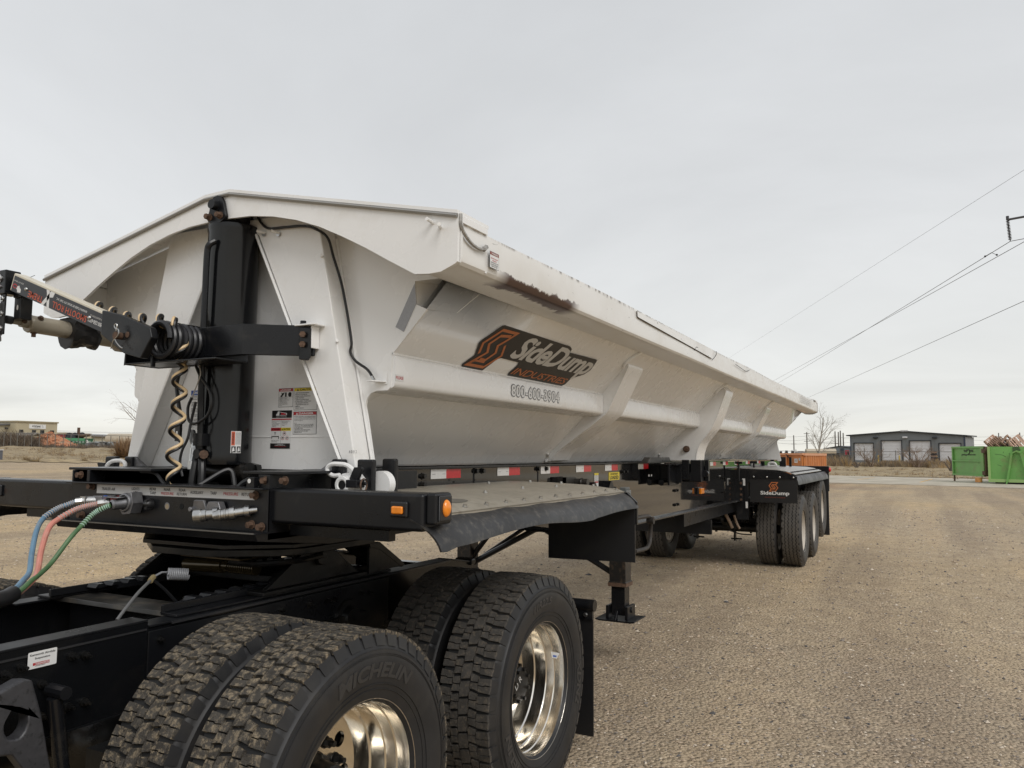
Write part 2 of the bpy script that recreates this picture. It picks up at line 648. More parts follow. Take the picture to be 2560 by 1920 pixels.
def bez(P, n=8):
    """Catmull-Rom through points"""
    P = [Vector(p) for p in P]
    Q = [P[0] * 2 - P[1]] + P + [P[-1] * 2 - P[-2]]
    r = []
    for i in range(1, len(Q) - 2):
        for k in range(n):
            t = k / n
            a, b, c, d = Q[i - 1], Q[i], Q[i + 1], Q[i + 2]
            r.append(0.5 * ((2 * b) + (c - a) * t + (2 * a - 5 * b + 4 * c - d) * t * t + (3 * b - a - 3 * c + d) * t ** 3))
    r.append(P[-1])
    return r


def helix(path, r, pitch, n=14, side=None):
    """helix around a polyline path"""
    P = bez(path, 24)
    out = []
    s = 0.0
    ref = Vector((1, 0, 0)) if side is None else Vector(side)
    for i in range(len(P)):
        if i:
            s += (P[i] - P[i - 1]).length
        d = (P[min(i + 1, len(P) - 1)] - P[max(i - 1, 0)]).normalized()
        e1 = d.cross(ref)
        if e1.length < 1e-3:
            e1 = d.cross(Vector((0, 0, 1)))
        e1.normalize()
        e2 = d.cross(e1)
        a = 2 * PI * s / pitch
        out.append(P[i] + (e1 * math.cos(a) + e2 * math.sin(a)) * r)
    return out


def gh(x, y):
    """height of the ground: level yard, rising gently to the far left"""
    t = -x - 12
    if t <= 0:
        return 0.0
    t = min(t, 92.0)
    s = t * t / (t + 6.0)
    return 0.0243 * s


def ray(px, py):
    return c_f + c_r * ((px - 1280) / CF) + c_u * ((960 - py) / CF)


def spot(px, D):
    """ground point at horizontal distance D in the direction of column px (eye-level row)"""
    d = ray(px, 1135)
    d = d / math.hypot(d.x, d.y) * D
    x, y = CX + d.x, CY + d.y
    return Vector((x, y, gh(x, y)))


def zat(px, py, D):
    d = ray(px, py)
    return CZ + d.z / math.hypot(d.x, d.y) * D


def bolt(b, p, ax, r=0.014, l=0.014, n=6):
    p, ax = Vector(p), Vector(ax)
    b.cyl(p, p + ax * 0.004, r * 1.35, 10)
    b.cyl(p + ax * 0.003, p + ax * l, r, n)
    return b

# ================================================================== GROUND
def ground_material():
    m = bpy.data.materials.new('gravel')
    m.use_nodes = True
    t = m.node_tree
    b = t.nodes['Principled BSDF']
    b.inputs['Roughness'].default_value = 0.9
    b.inputs['Specular IOR Level'].default_value = 0.25
    g = t.nodes.new('ShaderNodeNewGeometry')

    def noise(scale, detail=5, rough=0.6):
        n = t.nodes.new('ShaderNodeTexNoise')
        n.inputs['Scale'].default_value = scale
        n.inputs['Detail'].default_value = detail
        n.inputs['Roughness'].default_value = rough
        t.links.new(g.outputs['Position'], n.inputs['Vector'])
        return n.outputs[0]

    def ramp(fac, stops):
        r = t.nodes.new('ShaderNodeValToRGB')
        e = r.color_ramp.elements
        e[0].position, e[0].color = stops[0][0], (*stops[0][1], 1)
        e[1].position, e[1].color = stops[-1][0], (*stops[-1][1], 1)
        for p, c in stops[1:-1]:
            q = e.new(p)
            q.color = (*c, 1)
        t.links.new(fac, r.inputs[0])
        return r.outputs[0]

    def mix(fac, a, c, mode='MIX'):
        n = t.nodes.new('ShaderNodeMix')
        n.data_type = 'RGBA'
        n.blend_type = mode
        if isinstance(fac, float):
            n.inputs[0].default_value = fac
        else:
            t.links.new(fac, n.inputs[0])
        t.links.new(a, n.inputs[6])
        t.links.new(c, n.inputs[7])
        return n.outputs[2]

    def vor(scale):
        v = t.nodes.new('ShaderNodeTexVoronoi')
        v.inputs['Scale'].default_value = scale
        t.links.new(g.outputs['Position'], v.inputs['Vector'])
        return v
    big = ramp(noise(0.35, 6), [(0.30, (0.490, 0.388, 0.255)), (0.5, (0.440, 0.350, 0.236)), (0.72, (0.375, 0.308, 0.220))])
    v1 = vor(40.0)
    v2 = vor(95.0)
    sp = t.nodes.new('ShaderNodeSeparateColor')
    t.links.new(v1.outputs['Color'], sp.inputs[0])
    stone = ramp(sp.outputs[0], [(0.0, (0.14, 0.122, 0.10)), (0.22, (0.26, 0.212, 0.165)), (0.6, (0.43, 0.338, 0.245)), (1.0, (0.63, 0.53, 0.41))])
    sp2 = t.nodes.new('ShaderNodeSeparateColor')
    t.links.new(v2.outputs['Color'], sp2.inputs[0])
    fine = ramp(sp2.outputs[0], [(0.0, (0.19, 0.152, 0.118)), (0.5, (0.40, 0.31, 0.22)), (1.0, (0.60, 0.49, 0.365))])
    # loose stones lie in drifts; between them the ground is packed fines
    drift = ramp(noise(0.9, 7, 0.7), [(0.42, (0.06, 0.06, 0.06)), (0.66, (0.70, 0.70, 0.70))])
    c = mix(0.62, big, fine)
    c = mix(drift, c, stone)
    wide = ramp(noise(0.11, 4, 0.55), [(0.36, (0.98, 0.985, 0.97)), (0.5, (1.14, 1.13, 1.06)), (0.66, (1.27, 1.21, 1.03))])
    c = mix(1.0, c, wide, 'MULTIPLY')
    pebb = ramp(noise(2.6, 8, 0.8), [(0.42, (0.86, 0.85, 0.85)), (0.55, (1.0, 1.0, 1.0)), (0.7, (1.09, 1.08, 1.05))])
    c = mix(1.0, c, pebb, 'MULTIPLY')
    # wheel tracks running along the yard
    st = t.nodes.new('ShaderNodeMapping')
    st.inputs['Rotation'].default_value = (0, 0, 0.20)
    st.inputs['Scale'].default_value = (0.85, 0.055, 1)
    t.links.new(g.outputs['Position'], st.inputs['Vector'])
    tn = t.nodes.new('ShaderNodeTexNoise')
    tn.inputs['Scale'].default_value = 1.0
    tn.inputs['Detail'].default_value = 4
    t.links.new(st.outputs[0], tn.inputs['Vector'])
    trk = ramp(tn.outputs[0], [(0.40, (0.86, 0.85, 0.86)), (0.5, (1.0, 1.0, 1.0)), (0.62, (1.10, 1.07, 1.03))])
    c = mix(1.0, c, trk, 'MULTIPLY')
    t.links.new(c, b.inputs['Base Color'])
    bu = t.nodes.new('ShaderNodeBump')
    bu.inputs['Strength'].default_value = 1.0
    bu.inputs['Distance'].default_value = 0.02
    bu.invert = True
    t.links.new(v1.outputs['Distance'], bu.inputs['Height'])
    bu2 = t.nodes.new('ShaderNodeBump')
    bu2.inputs['Strength'].default_value = 0.6
    bu2.inputs['Distance'].default_value = 0.03
    t.links.new(noise(9, 6), bu2.inputs['Height'])
    t.links.new(bu.outputs[0], bu2.inputs['Normal'])
    t.links.new(bu2.outputs[0], b.inputs['Normal'])
    return m


def polar_sheet(name, m, radii, angs, dz, wob=0.0, kind='structure', bump=0.0):
    """sheet over the terrain; angs are headings measured from +Y towards +X"""
    vs, fs = [], []
    na = len(angs)
    for i, r in enumerate(radii):
        for j, a in enumerate(angs):
            rr = r
            if wob and i in (0, len(radii) - 1):
                rr = r * (1 + wob * (math.sin(a * 97) * 0.5 + math.sin(a * 233 + 1) * 0.3 + rng.uniform(-0.4, 0.4)))
            x, y = CX + rr * math.sin(a), CY + rr * math.cos(a)
            z = gh(x, y) + dz
            if bump and 0 < i < len(radii) - 1:
                z += bump * (math.sin(x * 0.9 + y * 0.31) * 0.4 + math.sin(y * 1.7 - x * 0.4) * 0.3 + rng.uniform(0, 1))
            vs.append((x, y, z))
    full = abs(angs[-1] - angs[0]) > 6.2
    for i in range(len(radii) - 1):
        for j in range(na if full else na - 1):
            k = (j + 1) % na
            fs.append((i * na + j, i * na + k, (i + 1) * na + k, (i + 1) * na + j))
    b = MB()
    b.add(vs, fs)
    o = b.build(name, m, None, recalc=False, org=Vector((0, 0, 0)))
    tag(o, kind=kind)
    return o


GRAVEL = ground_material()
rad = [0.02] + [0.6 * 1.13 ** i for i in range(66)]
rad = [r for r in rad if r < 1900]
polar_sheet('ground', GRAVEL, rad, [2 * PI * i / 144 - PI for i in range(144)], 0.0)

FIELD = mat('dry_grass_field', (0.33, 0.255, 0.145), 0.95, var=0.28, vscale=0.5, dirt=(0.20, 0.15, 0.09), dscale=1.3, damt=(0.48, 0.62), bump=0.8, bscale=6)
polar_sheet('dry_field', FIELD, [66.5, 68, 74, 82, 90, 100, 112, 125, 140, 170, 220, 300], [math.radians(a) for a in np.arange(-28, 14, 0.35)], 0.03, 0.006, bump=0.10)
polar_sheet('dry_field.001', FIELD, [61, 62, 66, 72, 80, 90, 100, 112, 130, 170, 220, 300], [math.radians(a) for a in np.arange(-85, -42, 0.35)], 0.03, 0.02, bump=0.13)

CONC = mat('concrete', (0.47, 0.425, 0.345), 0.85, var=0.12, vscale=0.8, dirt=(0.31, 0.27, 0.20), dscale=0.5, damt=(0.45, 0.65), bump=0.2)
b = MB()
b.plate([(-9, 45.6), (2.3, 45.1), (7.4, 43.3), (30, 35.5), (34, 47), (9.5, 58.6), (4.8, 60.6), (1.0, 61.6), (-3.6, 63.0), (-9, 64.5)], lambda u, v, d=0: Vector((u, v, 0.035 + d)), 0.10)
slab = tag(b.build('concrete_apron', CONC), kind='structure')
PAINTO = mat('faded_orange_line', (0.58, 0.36, 0.13), 0.8, var=0.2, vscale=3)
for (x0, y0), (x1, y1) in (((2.75, 49.4), (3.5, 57.4)), ((-0.85, 52.4), (-0.15, 58.6)), ((-4.2, 53.5), (-3.6, 59.5))):
    b = MB()
    b.add([(x0 - .07, y0, 0.040), (x0 + .07, y0, 0.040), (x1 + .07, y1, 0.040), (x1 - .07, y1, 0.040)], [(0, 1, 2, 3)])
    tag(b.build('painted_line', PAINTO), kind='structure')


def stones():
    """loose gravel in front of the camera"""
    n = 52000
    d = 3.0 * (9.0) ** rng.random(n) * (1 + 0 * rng.random(n))
    a = np.radians(rng.uniform(-68, 12, n))
    x = CX + d * np.sin(a)
    y = CY + d * np.cos(a)
    s = np.exp(rng.normal(-5.2, 0.40, n)) * (0.7 + d / 12.0)
    s = np.minimum(s, 0.032)
    octv = np.array([(1, 0, 0), (0, 1, 0), (-1, 0, 0), (0, -1, 0), (0.1, 0.1, 1), (0, 0, -1)], float)
    octf = np.array([(0, 1, 4), (1, 2, 4), (2, 3, 4), (3, 0, 4), (1, 0, 5), (2, 1, 5), (3, 2, 5), (0, 3, 5)])
    rot = rng.uniform(0, 2 * PI, n)
    V = octv[None] * rng.uniform(0.55, 1.3, (n, 6, 1))
    V = V * np.stack([s * rng.uniform(.7, 1.5, n), s, s * rng.uniform(.45, .8, n)], 1)[:, None, :]
    c, sn = np.cos(rot)[:, None], np.sin(rot)[:, None]
    X = V[:, :, 0] * c - V[:, :, 1] * sn + x[:, None]
    Y = V[:, :, 0] * sn + V[:, :, 1] * c + y[:, None]
    zb = np.array([gh(p, q) for p, q in zip(x, y)])
    Z = V[:, :, 2] + (zb + s * 0.2)[:, None]
    pts = np.stack([X, Y, Z], 2).reshape(-1, 3)
    fc = (octf[None] + (np.arange(n) * 6)[:, None, None]).reshape(-1, 3)
    me = bpy.data.meshes.new('loose_gravel')
    me.from_pydata(pts.tolist(), [], fc.tolist())
    for nm, c in (('stone_tan', (0.42, 0.33, 0.24)), ('stone_grey', (0.25, 0.215, 0.185)), ('stone_dark', (0.10, 0.095, 0.095)), ('stone_pale', (0.58, 0.50, 0.40))):
        me.materials.append(mat(nm, c, 0.85, var=0.25, vscale=40))
    mi = rng.choice([0, 0, 0, 0, 0, 0, 0, 0, 1, 1, 1, 2, 3, 3], n)
    me.polygons.foreach_set('material_index', np.repeat(mi, 8).astype(np.int32))
    o = bpy.data.objects.new('loose_gravel', me)
    COL.objects.link(o)
    tag(o, kind='stuff')


stones()

# ================================================================== WHEELS
def tyre_profile():
    half = [(0.108, 0.292), (0.122, 0.300), (0.133, 0.330), (0.142, 0.375), (0.146, 0.410), (0.144, 0.438), (0.139, 0.455), (0.139, 0.459), (0.135, 0.461), (0.127, 0.478), (0.121, 0.494), (0.108, 0.502), (0.05, 0.505)]
    return half + [(-a, r) for a, r in half[::-1]]


def tyre_mesh(m, ribs=True):
    b = MB()
    b.lathe(tyre_profile(), (0, 0, 0), (1, 0, 0), 72)
    if ribs:
        for r, x in ((0.335, 0.1345), (0.352, 0.1382), (0.442, 0.1432), (0.447, 0.1416)):
            b.lathe([(x - .003, r - .0016), (x + .0022, r - .0008), (x + .0022, r + .0008), (x - .003, r + .0016)], (0, 0, 0), (1, 0, 0), 72)
    return b.mesh('tyre', m, ang=0.7)


def tread_block(b, poly, r0, r1, side=None):
    """poly: (x, angle) outline; raised from r0 to r1"""
    n = len(poly)
    top = [(x, r1 * math.cos(a), r1 * math.sin(a)) for x, a in poly]
    cx = sum(p[0] for p in poly) / n
    ca = sum(p[1] for p in poly) / n
    bot = [(cx + (x - cx) * 1.06, r0 * math.cos(ca + (a - ca) * 1.03), r0 * math.sin(ca + (a - ca) * 1.03)) for x, a in poly]
    fs = [tuple(range(n))] + [(i, n + i, n + (i + 1) % n, (i + 1) % n) for i in range(n)]
    b.add(top + bot, fs)


def drive_tread(m, side_m, seed):
    rr = random.Random(seed)
    b = MB()
    b.use(m)
    NP = 46
    dp = 2 * PI / NP
    R0, R1 = 0.503, 0.520

    def zz(a, amp, ph):
        return amp * (1 if (math.floor(a / dp * 2 + ph) % 2) else -1)
    for k in range(NP):
        a0 = k * dp
        j = lambda s=1.0: rr.uniform(-.0012, .0012) * s
        # centre rib block (hexagonal, waisted)
        a, e = a0 + dp * 0.5, a0 + dp * 1.44
        mdl = (a + e) / 2
        tread_block(b, [(-.020, a + .1 * dp), (-.0235, mdl), (-.020, e), (.018, e - .1 * dp), (.0235, mdl), (.020, a)], R0, R1 + j())
        # intermediate ribs
        for s in (1, -1):
            a, e = a0 + dp * (0.06 if s > 0 else 0.30), a0 + dp * (0.97 if s > 0 else 1.21)
            mdl = (a + e) / 2
            g = dp * .035
            tread_block(b, [(s * .0285, mdl - g), (s * .0245, a + .12 * dp), (s * .030, a), (s * .060, a + .10 * dp), (s * .0575, mdl - g)], R0, R1 + j())
            tread_block(b, [(s * .0285, mdl + g), (s * .0575, mdl + g), (s * .0625, e), (s * .034, e - .08 * dp), (s * .025, e - .06 * dp)], R0, R1 + j())
            # shoulder block, two lugs joined in an S
            a, e = a0 + dp * (0.22 if s > 0 else 0.02), a0 + dp * (1.06 if s > 0 else 0.86)
            mdl = (a + e) / 2
            r1 = R1 - .002
            tread_block(b, [(s * .0655, a + .06 * dp), (s * .120, a), (s * .121, mdl - .03 * dp), (s * .092, mdl - .03 * dp), (s * .088, mdl + .03 * dp), (s * .0625, mdl)], R0, r1 + j())
            tread_block(b, [(s * .0625, mdl + .05 * dp), (s * .091, mdl + .08 * dp), (s * .095, mdl + .03 * dp), (s * .121, mdl + .03 * dp), (s * .120, e), (s * .0655, e - .04 * dp)], R0, r1 + j())
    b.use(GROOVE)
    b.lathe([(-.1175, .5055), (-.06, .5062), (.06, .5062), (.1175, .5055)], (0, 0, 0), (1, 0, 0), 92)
    b.use(side_m)
    for k in range(NP):
        for s in (1, -1):
            a, e = k * dp + dp * (0.22 if s > 0 else 0.02), k * dp + dp * (1.06 if s > 0 else 0.86)
            q = []
            for x, r, f in ((.119, .517, 0), (.1265, .492, .03), (.1335, .470, .07)):
                aa, ee = a + f * dp, e - f * dp
                q += [(s * x, r * math.cos(t), r * math.sin(t)) for t in (aa, (aa + ee) / 2 - .05 * dp, (aa + ee) / 2 + .05 * dp, ee)]
            q += [(s * .112, r * math.cos(t), r * math.sin(t)) for r in (.517, .470) for t in (a, e)]
            b.add(q, [(0, 1, 5, 4), (2, 3, 7, 6), (4, 5, 9, 8), (6, 7, 11, 10), (1, 2, 6, 5), (5, 6, 10, 9), (0, 4, 12), (4, 8, 14, 12), (3, 13, 7), (7, 13, 15, 11)])
    return b.mesh('tread', None, ang=0.5)


def zigzag_tread(m):
    b = MB()
    NP = 60
    dp = 2 * PI / NP
    R0, R1 = 0.503, 0.5165
    cuts = [-.118, -.075, -.026, .026, .075, .118]

    def edge(i, k, side):
        if i in (0, 5):
            return cuts[i]
        return cuts[i] + (0.0085 if k % 2 else -0.0085) + side * 0.0058
    for i in range(5):
        n = 2 * NP
        vs, fs = [], []
        for k in range(n):
            a = k * dp / 2
            x0, x1 = edge(i, k, 1), edge(i + 1, k, -1)
            if i == 0 and k % 4 == 0:
                x0 += .022
            if i == 4 and k % 4 == 0:
                x1 -= .022
            c, s = math.cos(a), math.sin(a)
            vs += [(x0, R0 * c, R0 * s), (x0, R1 * c, R1 * s), (x1, R1 * c, R1 * s), (x1, R0 * c, R0 * s)]
        for k in range(n):
            p, q = 4 * k, 4 * ((k + 1) % n)
            fs += [(p + j, p + j + 1, q + j + 1, q + j) for j in range(3)]
        b.use(m).add(vs, fs)
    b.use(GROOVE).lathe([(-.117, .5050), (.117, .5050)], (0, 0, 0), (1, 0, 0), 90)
    return b.mesh('tread', None, ang=0.4)


def rim_mesh(m, dish=True, holes=10):
    """dish: disc set far inboard (outer wheel of a dual)"""
    b = MB()
    xd = -0.105 if dish else 0.105
    b.lathe([(.100, .309), (.117, .3125), (.1235, .309), (.1235, .303), (.117, .298), (.108, .2955), (.100, .2935), (.078, .291), (.060, .2885), (.056, .2835), (.020, .2765), (.015, .272),
             (-.040, .268), (-.046, .262), (-.085, .258), (-.105, .252), (-.118, .300)], (0, 0, 0), (1, 0, 0), 64)
    # disc with hand holes
    fr = frame((xd, 0, 0), (0, 1, 0), (0, 0, 1))
    circ = lambda c, r, n, ph=0: [(c[0] + r * math.cos(2 * PI * i / n + ph), c[1] + r * math.sin(2 * PI * i / n + ph)) for i in range(n)]
    hs = [circ((.195 * math.cos(2 * PI * i / holes + .31), .195 * math.sin(2 * PI * i / holes + .31)), .027, 14) for i in range(holes)]
    b.plate(circ((0, 0), .255, 56), fr, .014, hs + [circ((0, 0), .11, 30)])
    b.lathe([(xd + .001, .150), (xd + .008, .148), (xd + .010, .11), (xd, .109)], (0, 0, 0), (1, 0, 0), 40)
    return b.mesh('wheel', m, ang=0.5)


def hub_mesh(m, x0=-.105, l=.11):
    b = MB()
    b.lathe([(x0 - .05, .16), (x0 - .016, .16), (x0 - .014, .11), (x0 + .03, .105), (x0 + .045, .09), (x0 + l, .083), (x0 + l + .008, .07), (x0 + l + .010, .0)], (0, 0, 0), (1, 0, 0), 28)
    for i in range(8):
        a = 2 * PI * i / 8
        c, s = math.cos(a) * .072, math.sin(a) * .072
        b.cyl((x0 + l, c, s), (x0 + l + .018, c, s), .009, 6)
    return b.mesh('hub', m, ang=0.5)


def nut_mesh(m):
    b = MB()
    b.cyl((0, 0, 0), (.012, 0, 0), .021, 12)
    b.cyl((.012, 0, 0), (.034, 0, 0), .0165, 6)
    b.cyl((.034, 0, 0), (.052, 0, 0), .010, 8)
    return b.mesh('lug_nut', m, ang=0.5)


M_TYRE = tyre_mesh(RUBBER)
M_TYRET = tyre_mesh(mat('trailer_sidewall', (0.036, 0.034, 0.032), 0.6, var=0.2, vscale=9, dirt=(0.08, 0.07, 0.058), dscale=5, damt=(0.45, 0.85)), False)
M_TREADS = {'dusty': drive_tread(TREADD, RUBBER, 3), 'worn': drive_tread(TREADC, RUBBER, 4), 'zig': zigzag_tread(RUBBERT)}
M_RIM_O, M_RIM_I = rim_mesh(CHROME, True), rim_mesh(CHROME, False)
M_RIMW_O, M_RIMW_I = rim_mesh(RIMW, True), rim_mesh(RIMW, False)
M_HUB = hub_mesh(BLACKD)
M_NUT = nut_mesh(BLACKD)


def add_wheel(parent, pos, outward, kind, rot=0.0, outer=True, detail=True):
    """pos in world; outward +1 faces +X"""
    drive = kind != 'zig'
    if drive:
        rm = M_RIM_O if outer else M_RIM_I
    else:
        rm = M_RIMW_O if outer else M_RIMW_I
    wob = bpy.data.objects.new('wheel', rm)
    COL.objects.link(wob)
    wob.parent = parent
    wob.location = Vector(pos) - ORG
    wob.rotation_euler = (rot, 0, 0 if outward > 0 else PI)
    for nm, me in (('tyre', M_TYRE if drive else M_TYRET), ('tread', M_TREADS[kind])):
        o = bpy.data.objects.new(nm, me)
        COL.objects.link(o)
        o.parent = wob
        if nm == 'tread':
            o['kind'] = 'stuff'
    if outer:
        o = bpy.data.objects.new('hub', M_HUB)
        COL.objects.link(o)
        o.parent = wob
        if detail:
            for i in range(10):
                a = 2 * PI * i / 10 + .1
                o = bpy.data.objects.new('lug_nut', M_NUT)
                COL.objects.link(o)
                o.parent = wob
                o.location = (-.105, .143 * math.cos(a), .143 * math.sin(a))
    return wob


def side_text(wob, s, r, h, mid_deg, m, bold=0.02, shear=0.0, spacing=1.0, x_of=None, name='sidewall_lettering', wd=None):
    """raised lettering bent round the sidewall; mid_deg seen from outside, counter-clockwise from the rear (+Y)"""
    vs, fs, (x0, y0, x1, y1) = text_geo(s, bold, shear, spacing)
    k = h / (y1 - y0)
    kx = (wd / (x1 - x0)) if wd else k
    b = MB()
    wx = (x1 - x0) * kx
    prof = [p for p in tyre_profile()[:11]]

    def xr(rr):
        for (a, p), (c, q) in zip(prof, prof[1:]):
            if p <= rr <= q:
                return a + (c - a) * (rr - p) / (q - p)
        return .14
    q = []
    for lay in (.0024, 0.0):
        for a, c in vs:
            rr = r + (c - y0) * k
            ang = math.radians(mid_deg) - ((a - x0) * kx - wx / 2) / (r + h / 2)
            q.append((xr(rr) + lay, rr * math.cos(ang), rr * math.sin(ang)))
    n = len(vs)
    fc = list(fs)
    # outline walls
    from collections import Counter
    ed = Counter()
    dr = {}
    for f in fs:
        for i in range(len(f)):
            e = (f[i], f[(i + 1) % len(f)])
            ed[tuple(sorted(e))] += 1
            dr[tuple(sorted(e))] = e
    for e, c in ed.items():
        if c == 1:
            i, j = dr[e]
            fc.append((i, n + i, n + j, j))
    b.add(q, fc)
    o = b.build(name, m, wob, org=Vector((0, 0, 0)), ang=0.5)
    # undo the wheel's own spin so that the text sits where the photo has it
    o.rotation_euler = (-wob.rotation_euler[0], 0, 0)
    return o

# ================================================================== SIDE DUMP TRAILER
trailer = thing('side_dump_trailer', 'long white side dump trailer on a black frame, hitched behind the black truck chassis', 'trailer', (0, 0, 0))
LEN0, LEN1 = -0.84, 10.30      # front and rear bulkhead


def mirror(pts):
    return list(pts) + [(-x, z) for x, z in reversed(pts)]


# ---- tub shell -----------------------------------------------------------
wall_prof = [(1.11, 2.335), (0.824, 2.032), (0.74, 1.945), (0.700, 1.878), (0.625, 1.808), (0.545, 1.730), (0.470, 1.658), (0.415, 1.603), (0.402, 1.588), (0.376, 1.548), (0.365, 1.5385)]
b = MB()
b.use(WHITE)
outer = wall_prof + [(-x, z) for x, z in reversed(wall_prof)]
ys = [LEN0, 0.5, 1.67, 3.0, 4.44, 5.8, 7.3, 8.8, LEN1]
vs = [(x, y, z) for y in ys for x, z in outer]
inner = [(x * .985 - (.01 if x > 0 else -.01), z + .008) for x, z in outer]
n = len(outer)
fs = [(j * n + i, j * n + i + 1, (j + 1) * n + i + 1, (j + 1) * n + i) for j in range(len(ys) - 1) for i in range(n - 1)]
b.add(vs, fs)
vs = [(x, y, z) for y in ys for x, z in inner]
b.add(vs, fs)
b.add([(outer[i][0], y, outer[i][1]) for y in (LEN0, LEN1) for i in (0, n - 1)] + [(inner[i][0], y, inner[i][1]) for y in (LEN0, LEN1) for i in (0, n - 1)], [(0, 2, 6, 4), (1, 3, 7, 5)])
tub = b.build('tub', None, trailer, ang=0.25)

bulk_r = [(1.285, 2.5275), (1.285, 2.345), (0.939, 2.345), (0.949, 2.242), (1.003, 2.218), (0.826, 2.034), (0.822, 1.892), (0.806, 1.879), (0.748, 1.879), (0.715, 1.868), (0.695, 1.845), (0.688, 1.815), (0.702, 1.755), (0.745, 1.545), (0.745, 1.53)]
bulk = [(0.06, 2.790), (0.40, 2.718)] + bulk_r + [(-x, z) for x, z in reversed(bulk_r)] + [(-0.40, 2.718), (-.09, 2.786)]
for y, nm in ((LEN0, 'bulkhead'), (LEN1 + .012, 'bulkhead')):
    part(nm, WHITE, tub, lambda b: b.plate(bulk, FRONT((0, y, 0)), .012))
# seam line across the front bulkhead
part('weld_seam', WHITE, tub, lambda b: b.box(-.40, .62, -.8425, -.8405, 1.678, 1.681))

# ---- corner gussets behind the bulkhead edge
for s in (1, -1):
    b = MB()
    b.add([(s * .938, LEN0 + .004, 2.345), (s * .949, LEN0 + .004, 2.240), (s * 1.0185, -.62, 2.236), (s * 1.1065, -.56, 2.330), (s * 1.113, LEN0 + .004, 2.345)], [(0, 1, 2, 3), (0, 3, 4)])
    b.add([(s * .949, LEN0 + .004, 2.240), (s * 1.003, LEN0 + .004, 2.218), (s * 1.0185, -.62, 2.236)], [(0, 1, 2)])
    b.build('gusset', WHITE, tub)

# ---- belt rails
for s in (1, -1):
    for y0, y1 in ((LEN0 + .004, 1.672), (1.99, 4.445), (4.80, 7.30), (7.62, LEN1 - .02)):
        pr = [(.822, 2.034), (.838, 2.028), (.842, 2.018), (.842, 1.912), (.838, 1.898), (.826, 1.889), (.80, 1.884), (.695, 1.874), (.70, 1.90)]
        part('belt_rail', WHITE, tub, lambda b: b.prism(pr, y0, y1, lambda p, q, t: (s * p, t, q)), ang=0.9)
    part('weld_bead', WHITE, tub, lambda b: [b.tube([(s * .829, a, 2.036), (s * .829, c, 2.036)], .0055, 6) for a, c in ((LEN0, 1.672), (1.99, 4.445), (4.80, 7.30))])

# ---- side ribs
rib_a = [(1.012, 2.245), (1.024, 2.236), (1.024, 2.220), (.945, 2.062), (.875, 1.922), (.855, 1.892), (.812, 1.858), (.723, 1.793), (.650, 1.745), (.578, 1.694), (.520, 1.655), (.486, 1.627), (.455, 1.596), (.431, 1.556)]
rib_b = [(1.075, 2.290), (1.100, 2.262), (1.102, 2.235), (1.005, 1.978), (.955, 1.874), (.925, 1.832), (.870, 1.765), (.845, 1.735), (.815, 1.675), (.797, 1.615), (.790, 1.55)]
rib_in = [(.372, 1.55), (.398, 1.588), (.47, 1.658), (.545, 1.730), (.70, 1.878), (.824, 2.032)]
for s in (1, -1):
    for y, y2, P in ((1.675, 1.985, rib_a), (4.447, 4.775, rib_b), (7.305, 7.615, rib_a)):
        inn = rib_in + [(P[0][0] - .012, P[0][1] - .002)]
        o = part('rib', WHITE, tub, lambda b: b.plate([(s * p, q) for p, q in P] + [(s * p, q) for p, q in inn], FRONT((0, y, 0)), .010))
        part('web_plate', WHITE, o, lambda b: b.plate([(s * p, q) for p, q in P] + [(s * p, q) for p, q in inn], FRONT((0, y2 - .010, 0)), .010))
        b = MB()
        vs = []
        for p, q in P:
            vs += [(s * p, y - .004, q), (s * (p + .009), y - .004, q + .004), (s * (p + .009), y2 + .004, q + .004), (s * p, y2 + .004, q)]
        fs = []
        for i in range(len(P) - 1):
            for k in range(4):
                fs.append((4 * i + k, 4 * i + (k + 1) % 4, 4 * (i + 1) + (k + 1) % 4, 4 * (i + 1) + k))
        fs += [(0, 1, 2, 3), (4 * len(P) - 4, 4 * len(P) - 3, 4 * len(P) - 2, 4 * len(P) - 1)]
        b.add(vs, fs)
        b.build('flange', WHITE, o, ang=.5)
        # upper hooked stiffener between rib head and rail
        part('stiffener', WHITE, o, lambda b: b.tube(bez([(s * 1.112, y + .04, 2.328), (s * 1.075, y - .03, 2.288), (s * 1.035, y - .07, 2.245), (s * 1.012, y - .05, 2.215)], 5), .012, 6))
        # curved end weld near the foot
        part('weld_bead', WHITE, o, lambda b: b.tube(bez([(s * .43, y - .06, 1.612), (s * .42, y - .02, 1.60), (s * .405, y + .0, 1.580), (s * .392, y - .005, 1.552)], 5), .009, 6))
part('rib_bolt', RUST, tub, lambda b: (b.cyl((.70, 4.43, 1.665), (.70, 4.452, 1.665), .034, 14), b.cyl((.70, 4.40, 1.665), (.70, 4.44, 1.665), .024, 6)))

